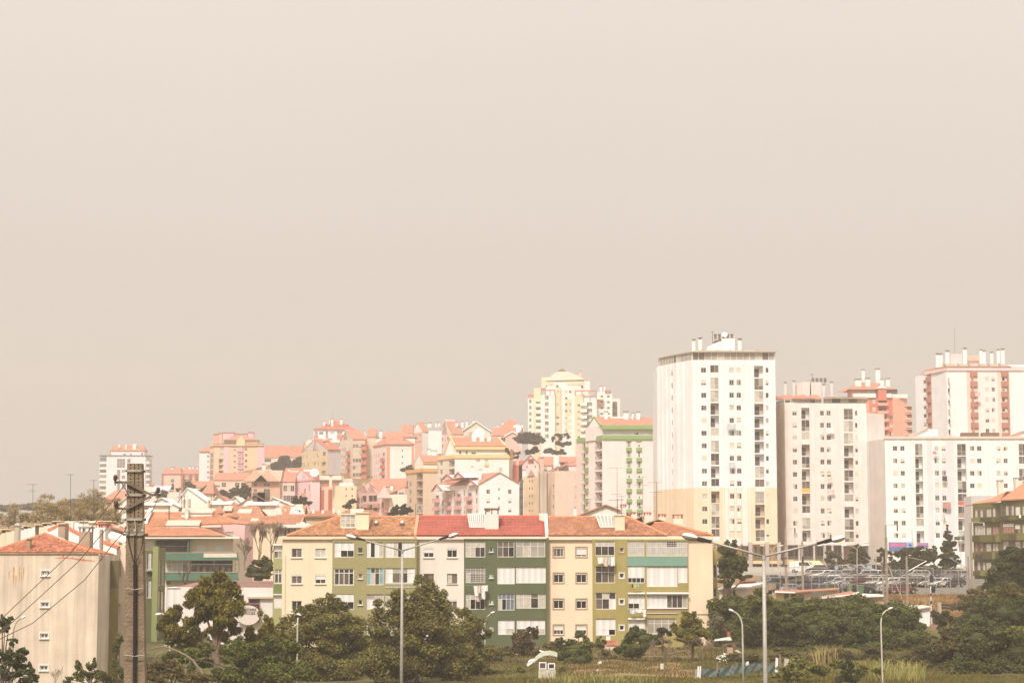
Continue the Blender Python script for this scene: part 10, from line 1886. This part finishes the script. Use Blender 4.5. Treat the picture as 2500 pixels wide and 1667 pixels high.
def garden():
# greenhouse
 Y=163;P=lambda x,y,d=0:at(*q('K8',x,y),Y+d);t=th_('greenhouse','small arched white roofed greenhouse made of old windows','greenhouse',(P(900,600).x,Y,gz(P(900,600).x,Y)))
 arc=[(800,500),(815,475),(850,445),(900,425),(950,418),(1000,430),(1020,440)];mb=MB();pts=[P(x,y)for x,y in arc]
 for a,b in zip(pts[:-1],pts[1:]):mb.pr([a,b,b+V3((.1,3,.05)),a+V3((.1,3,.05))],(0,0,.07))
 mb.obj('arched_roof',mat('plastic_sheet',(.62,.62,.54),.5,.15,3),t);mb=MB()
 for a,b in zip(pts[:-1],pts[1:]):mb.pr([a+V3((0,-.1,-.05)),b+V3((0,-.1,-.05)),b+V3((0,-.1,.32)),a+V3((0,-.1,.32))],(0,.09,0))
 mb.obj('roof_edge',mat('green_white_edge',(.6,.62,.52),.6,.1,4),t)
 for x0,y0,x1,y1,c in((845,490,918,560,'m'),(930,500,1000,560,'d')):
  a,b=P(x0,y1),P(x1,y0);mb=MB();w_=.09
  for bx in((a.x,a.z,b.x,a.z+w_),(a.x,b.z-w_,b.x,b.z),(a.x,a.z+w_,a.x+w_,b.z-w_),(b.x-w_,a.z+w_,b.x,b.z-w_)):mb.box(bx[0],Y-.15,bx[1],bx[2],Y-.05,bx[3])
  o=mb.obj('window_frame',WHITE,t);mb=MB();mb.box(a.x+w_,Y-.1,a.z+w_,b.x-w_,Y-.08,b.z-w_);mb.obj('pane',GL[c],o)
 a,b=P(840,640),P(1005,562);mb=MB();mb.box(a.x,Y-.12,gz(a.x,Y)-.3,b.x,Y-.02,b.z);mb.obj('lower_wall',mat('rough_boards',(.5,.45,.36),.9,.3,2,lines=-3),t);mb=MB();mb.box(a.x+.05,Y,gz(a.x,Y),b.x,Y+2.8,b.z+.2);mb.obj('dark_interior',DARK,t)
 mb=MB();mb.pr([P(730,525,-.3),P(745,530,-.3),P(800,490,-.2),P(805,470,-.2),P(750,485,-.3)],(0,.3,.1));mb.obj('torn_sheet',WHITE,t);mb=MB();mb.pr([P(850,385),P(930,410),P(960,425),P(880,405)],(0,1,.05));mb.obj('loose_sheet',WHITE,t)
 # lean-to with red tiles
 Y=205;A=lambda x,y,d=0:at(*q('K8',x,y),Y+d);t=th_('lean_to','red tiled lean-to at the foot of the olive bay','shed',(A(1540,340).x,Y,gz(A(1540,340).x,Y)));e0,e1,r1,r0=A(1480,335),A(1600,335),A(1600,285,3),A(1490,290,3);mb=MB();slab(mb,[e0,e1,r1,r0],.08);rf=mb.obj('roof',mat('shed_red_roof',(.36,.17,.11),.9,.2,1.5),t);tiles(rf,e0,e1,r1,r0,(.42,.17,.11),.24,.35,.05,.2);mb=MB();mb.box(e0.x,Y,gz(e0.x,Y)-.3,e1.x,Y+2.8,e0.z-.1);mb.obj('wall',wm_(225,205,180,Y),t);a,b=A(1488,282,6.5),A(1528,245,6.5);mb=MB();mb.box(a.x,Y+6.2,a.z,b.x,Y+6.6,b.z);t2=solo('air_conditioner',mb,WHITE,'white air conditioner unit under the ground floor olive bay window','air conditioner',a);
 # small things
 def lump(name,lab,cat,K,x0,y0,x1,y1,Y,m,shape='tub'):
  a,b=at(*q(K,x0,y1),Y),at(*q(K,x1,y0),Y);cx,w_,h=(a.x+b.x)/2,(b.x-a.x)/2,b.z-a.z;mb=MB()
  if shape=='tub':mb.tb([(cx,Y,a.z),(cx,Y,a.z+h*.1),(cx,Y,b.z-h*.06),(cx,Y,b.z)],[w_*.8,w_*.84,w_,w_*1.08],14)
  elif shape=='rag':mb.ell((cx,Y,a.z+h*.4),(w_,w_*.7,h*.5),9,5);mb.ell((cx+w_*.4,Y+.1,a.z+h*.6),(w_*.5,w_*.4,h*.4),7,4)
  solo(name,mb,m,lab,cat,(cx,Y,a.z),'odds and ends in the garden plots',smooth=True)
 lump('bucket','tall white plastic bucket on the red garden soil','bucket','K8',2005,508,2043,562,172,WHITE);lump('plastic_bag','round white bag under the small round topped tree','bag','K8',1408,482,1450,515,180,mat('bag_white',(.6,.57,.5),.7,.1),'rag');lump('plastic_bag','small white scrap on the red garden soil','bag','K8',1395,562,1418,578,169,mat('bag_white',(.6,.57,.5),.7,.1),'rag');lump('blue_drum','blue drum end with white sheet at the tarpaulin top','drum','KA',828,535,852,590,164.5,mat('drum_blue',(.1,.2,.32),.5));lump('plastic_bag','pale crumpled bag over the tarpaulin top','bag','KA',848,530,890,600,164,mat('bag_white',(.6,.57,.5),.7,.1),'rag')
 # tarpaulin fence
 Y=163;top=[(320,625),(420,620),(540,605),(640,590),(740,570),(800,558),(850,590),(920,560),(990,540),(1060,570),(1130,562),(1205,565)];bot=[(330,690),(430,702),(560,690),(680,680),(760,660),(820,665),(870,672),(920,640),(1000,620),(1060,640),(1130,662),(1200,640)];rs=random.Random(5);mb=MB();V=[];Fc=[];n=48
 for i in rg(n+1):
  f=i/n*(len(top)-1);k=min(int(f),len(top)-2);u=f-k;tx=[top[k][j]*(1-u)+top[k+1][j]*u for j in(0,1)];bx=[bot[k][j]*(1-u)+bot[k+1][j]*u for j in(0,1)]
  for j in rg(7):v=j/6;sag=.07*math.sin(i*.9+j*.8)+.05*math.sin(i*2.1-j*1.3);V.append(at(*q('KA',tx[0]*(1-v)+bx[0]*v,tx[1]*(1-v)+bx[1]*v+14*v),Y+sag-.3*v))
 for i in rg(n):
  for j in rg(6):b=i*7+j;Fc.append((b,b+7,b+8,b+1))
 k=len(V);mb.add(V+[p+V3((0,.04,0))for p in V],Fc+[tuple(k+x for x in f[::-1])for f in Fc]);a=V[0];t=th_('tarpaulin_fence','sagging dark green tarpaulin fence on posts around the garden plot','fence',(a.x,Y,gz(a.x,Y)));mb.obj('tarpaulin',mat('green_tarpaulin',(.036,.06,.045),.45,.2,2,bump=.3),t,smooth=True);PW=mat('weathered_wood',(.24,.18,.12),.9,.2,6)
 for x,y0,y1 in((330,600,720),(470,610,710),(640,585,700),(800,555,690),(1000,545,680),(1200,560,680)):p,e=at(*q('KA',x,y1),Y+.15),at(*q('KA',x,y0),Y+.15);mb=MB();mb.tb([p-V3((0,0,.5)),e],.05,6);mb.obj('post',PW,t)
 p=[at(*q('KA',x,y),Y-.2)for x,y in((910,660),(955,600),(985,680),(955,615))];mb=MB();mb.tb([p[0],p[1],p[2]],.05,5);mb.obj('crossed_sticks',mat('rusty_iron',(.2,.1,.07),.8,.3,5),t)
 for i,(x0,x1,y0,y1,lab)in en(((288,308,588,700,'left white upright board at the tarpaulin end'),(312,330,585,702,'right white upright board at the tarpaulin end'),(260,286,620,690,'grey short board left of the white boards'),(243,308,732,800,'grey concrete block in the grass below the white boards'),(1225,1250,450,560,'brownish plank right of the tarpaulin'),(1185,1215,490,600,'white scrap board at the right tarpaulin end'),(1285,1340,500,610,'pale broken board pair right of the tarpaulin'),(508,530,540,610,'pale stake behind the tarpaulin'))):a,b=at(*q('KA',x0,y1),Y-.6),at(*q('KA',x1,y0),Y-.6);mb=MB();mb.pr([(a.x,Y-.6,a.z-.4),(b.x,Y-.6,a.z-.4),(b.x+.05,Y-.6,b.z-.05),(a.x+.08,Y-.6,b.z)],(0,.08 if i!=3 else.5,0));solo('board',mb,[WHITE,WHITE,CONC,CONC,PW,WHITE,mat('pale_board',(.5,.44,.36),.9,.15,4),PW][i],lab,'board',(a.x,Y-.6,a.z),'loose boards in the garden plots')
 # ruined shed
 Y=190;A=lambda x,y,d=0:at(*q('KA',x,y),Y+d);t=th_('ruined_shed','collapsed shed with white sheet roof and red brick chimney under the pines','shed',(A(650,450).x,Y,gz(A(650,450).x,Y)))
 mb=MB();mb.pr([A(480,300),A(640,292),A(690,285),A(668,252,2),A(600,262,2),A(500,280,2)],(0,0,-.08));mb.obj('sheet_roof',mat('pale_tin',(.56,.5,.44),.6,.2,3),t);mb=MB();mb.pr([A(470,312),A(640,300),A(640,292),A(470,304)],(0,.3,0));mb.obj('rusty_edge',mat('rusty_iron',(.2,.1,.07),.8,.3,5),t);a,b=A(640,250,2),A(672,195,2);mb=MB();mb.box(a.x,Y+2,a.z-.3,b.x,Y+2.6,b.z);mb.obj('chimney',mat('red_brick',(.25,.1,.07),.9,.25,4),t);a,b=A(636,460),A(702,378);mb=MB();mb.box(a.x,Y,gz(a.x,Y)-.3,b.x,Y+1.5,b.z);mb.obj('wall_stub',wm_(196,170,138,Y,.2),t)
 for x0,y0,x1,y1 in((588,300,592,440),(620,300,628,400),(600,360,690,310),(610,350,660,318),(700,380,640,378),(720,420,680,380)):mb=MB();mb.tb([A(x0,y0,.2),A(x1,y1,.2)],.05,5);mb.obj('beam',PW,t)
 for i,(p0,p1,p2,p3)in en((((690,380),(740,375),(730,340),(700,320)),((720,410),(800,455),(805,440),(760,400)))):mb=MB();mb.pr([A(*p0),A(*p1),A(*p2),A(*p3)],(0,.1,0));mb.obj('fallen_panel',[mat('rusty_iron',(.2,.1,.07),.8,.3,5),mat('pale_tin',(.56,.5,.44),.6,.2,3)][i],t)
 # garden sticks
 for i,(K,x0,y0,x1,y1,lab)in en((('K8',1830,440,2030,436,'long horizontal pole of the bean frame'),('K8',1905,345,1908,470,'left upright of the bean frame'),('K8',1945,350,1948,440,'right upright of the bean frame'),('K8',2080,415,2250,380,'leaning pole right of the crooked fruit tree'),('KA',0,440,165,405,'leaning pole over the leafless shrubs'),('K8',1790,515,1860,545,'fallen pale pole on the garden soil'))):p,e=at(*q(K,x0,y0),184),at(*q(K,x1,y1),184);mb=MB();mb.tb([p,e],.045,5);solo('garden_pole',mb,PW,lab,'pole',p,'poles in the garden plots')
 # grass and reeds
 def blades(name,lab,n,reg,h,w_,rgb,seed,kind='stuff',lean=.35):
  rng=np.random.default_rng(seed);px=rng.uniform(reg[0],reg[1],n)if n>1000 else(reg[0]+reg[1])/2+rng.choice(np.linspace(-.5,.5,9),n)*(reg[1]-reg[0])*.8+rng.normal(0,(reg[1]-reg[0])*.07,n);Y=rng.uniform(reg[2],reg[3],n);X=(px-1250)/F*Y;Z=gzv(X,Y);hh=h*rng.uniform(.5,1.3,n);an=rng.uniform(0,6.28,n);l=lean*hh*rng.uniform(.2,1.3,n);dx,dy=np.cos(an),np.sin(an);b=rng.uniform(0,6.28,n);wx,wy=np.cos(b)*w_,np.sin(b)*w_
  P=np.stack([X,Y,Z],1);A_=P+np.stack([-wx,-wy,0*X-.05],1);B_=P+np.stack([wx,wy,0*X-.05],1);M1=P+np.stack([dx*l*.35+wx*.8,dy*l*.35+wy*.8,hh*.6],1);M0=P+np.stack([dx*l*.35-wx*.8,dy*l*.35-wy*.8,hh*.6],1);T_=P+np.stack([dx*l,dy*l,hh*(.95-lean*.4)],1)
  V=np.stack([A_,B_,M1,M0,T_],1).reshape(-1,3);i5=np.arange(n)*5;loops=np.stack([i5,i5+1,i5+2,i5+3,i5+3,i5+2,i5+4],1).ravel();st=np.stack([np.arange(n)*7,np.arange(n)*7+4],1).ravel()
  me=bpy.data.meshes.new(name);me.vertices.add(len(V));me.vertices.foreach_set('co',V.ravel().astype(np.float32));me.loops.add(len(loops));me.loops.foreach_set('vertex_index',loops.astype(np.int32));me.polygons.add(2*n);me.polygons.foreach_set('loop_start',st.astype(np.int32));me.update(calc_edges=True)
  tn=np.repeat(rng.uniform(.65,1.35,n),2);hu=np.repeat(rng.uniform(.85,1.25,n),2);at_=me.attributes.new('tone','FLOAT_VECTOR','FACE');at_.data.foreach_set('vector',np.stack([tn*hu,tn,tn*.8],1).ravel().astype(np.float32));me.materials.append(lm_(rgb));o=bpy.data.objects.new(name,me);link(o);tag(o,lab,'grass',None,'stuff')
 blades('grass','rough meadow grass along the bottom edge below the garden plots',30000,(1080,2520,150,164),.26,.025,(.16,.14,.04),31)
 blades('grass','dry tan grass tussocks on the railway embankment',14000,(2050,2430,246,279),.45,.04,(.30,.19,.085),32);blades('grass','weedy undergrowth below the block and in the garden plots',16000,(1150,1800,166,208),.28,.03,(.17,.14,.055),33);blades('grass','green weeds between the meadow and the dark hedge',9000,(1700,2400,164,205),.4,.03,(.15,.135,.045),36)
 blades('reeds','tall pale reeds in front of the dark hedge at right',700,(2090,2240,158,166),1.7,.022,(.36,.34,.14),34,lean=.5);blades('reeds','dry reeds hanging in the middle of the hedge foot',260,(1975,2045,173,180),2.3,.022,(.38,.31,.16),35,lean=.5);blades('reeds','pale reed clump beside the tarpaulin bottom',420,(1290,1600,155,163),.8,.022,(.32,.32,.13),37,lean=.5)
 rng=random.Random(6);mb=MB()
 for k in rg(150):px,Y=rng.uniform(1650,2100),rng.uniform(152,161);x=(px-1250)/F*Y;mb.ell((x,Y,gz(x,Y)+rng.uniform(.15,.32)),(.03,.03,.025),4,2)
 solo('meadow_flowers',mb,mat('yellow_petal',(.6,.5,.05),.8),'scattered yellow meadow flowers in the grass','flowers',(15,165,.5),kind='stuff')
garden()
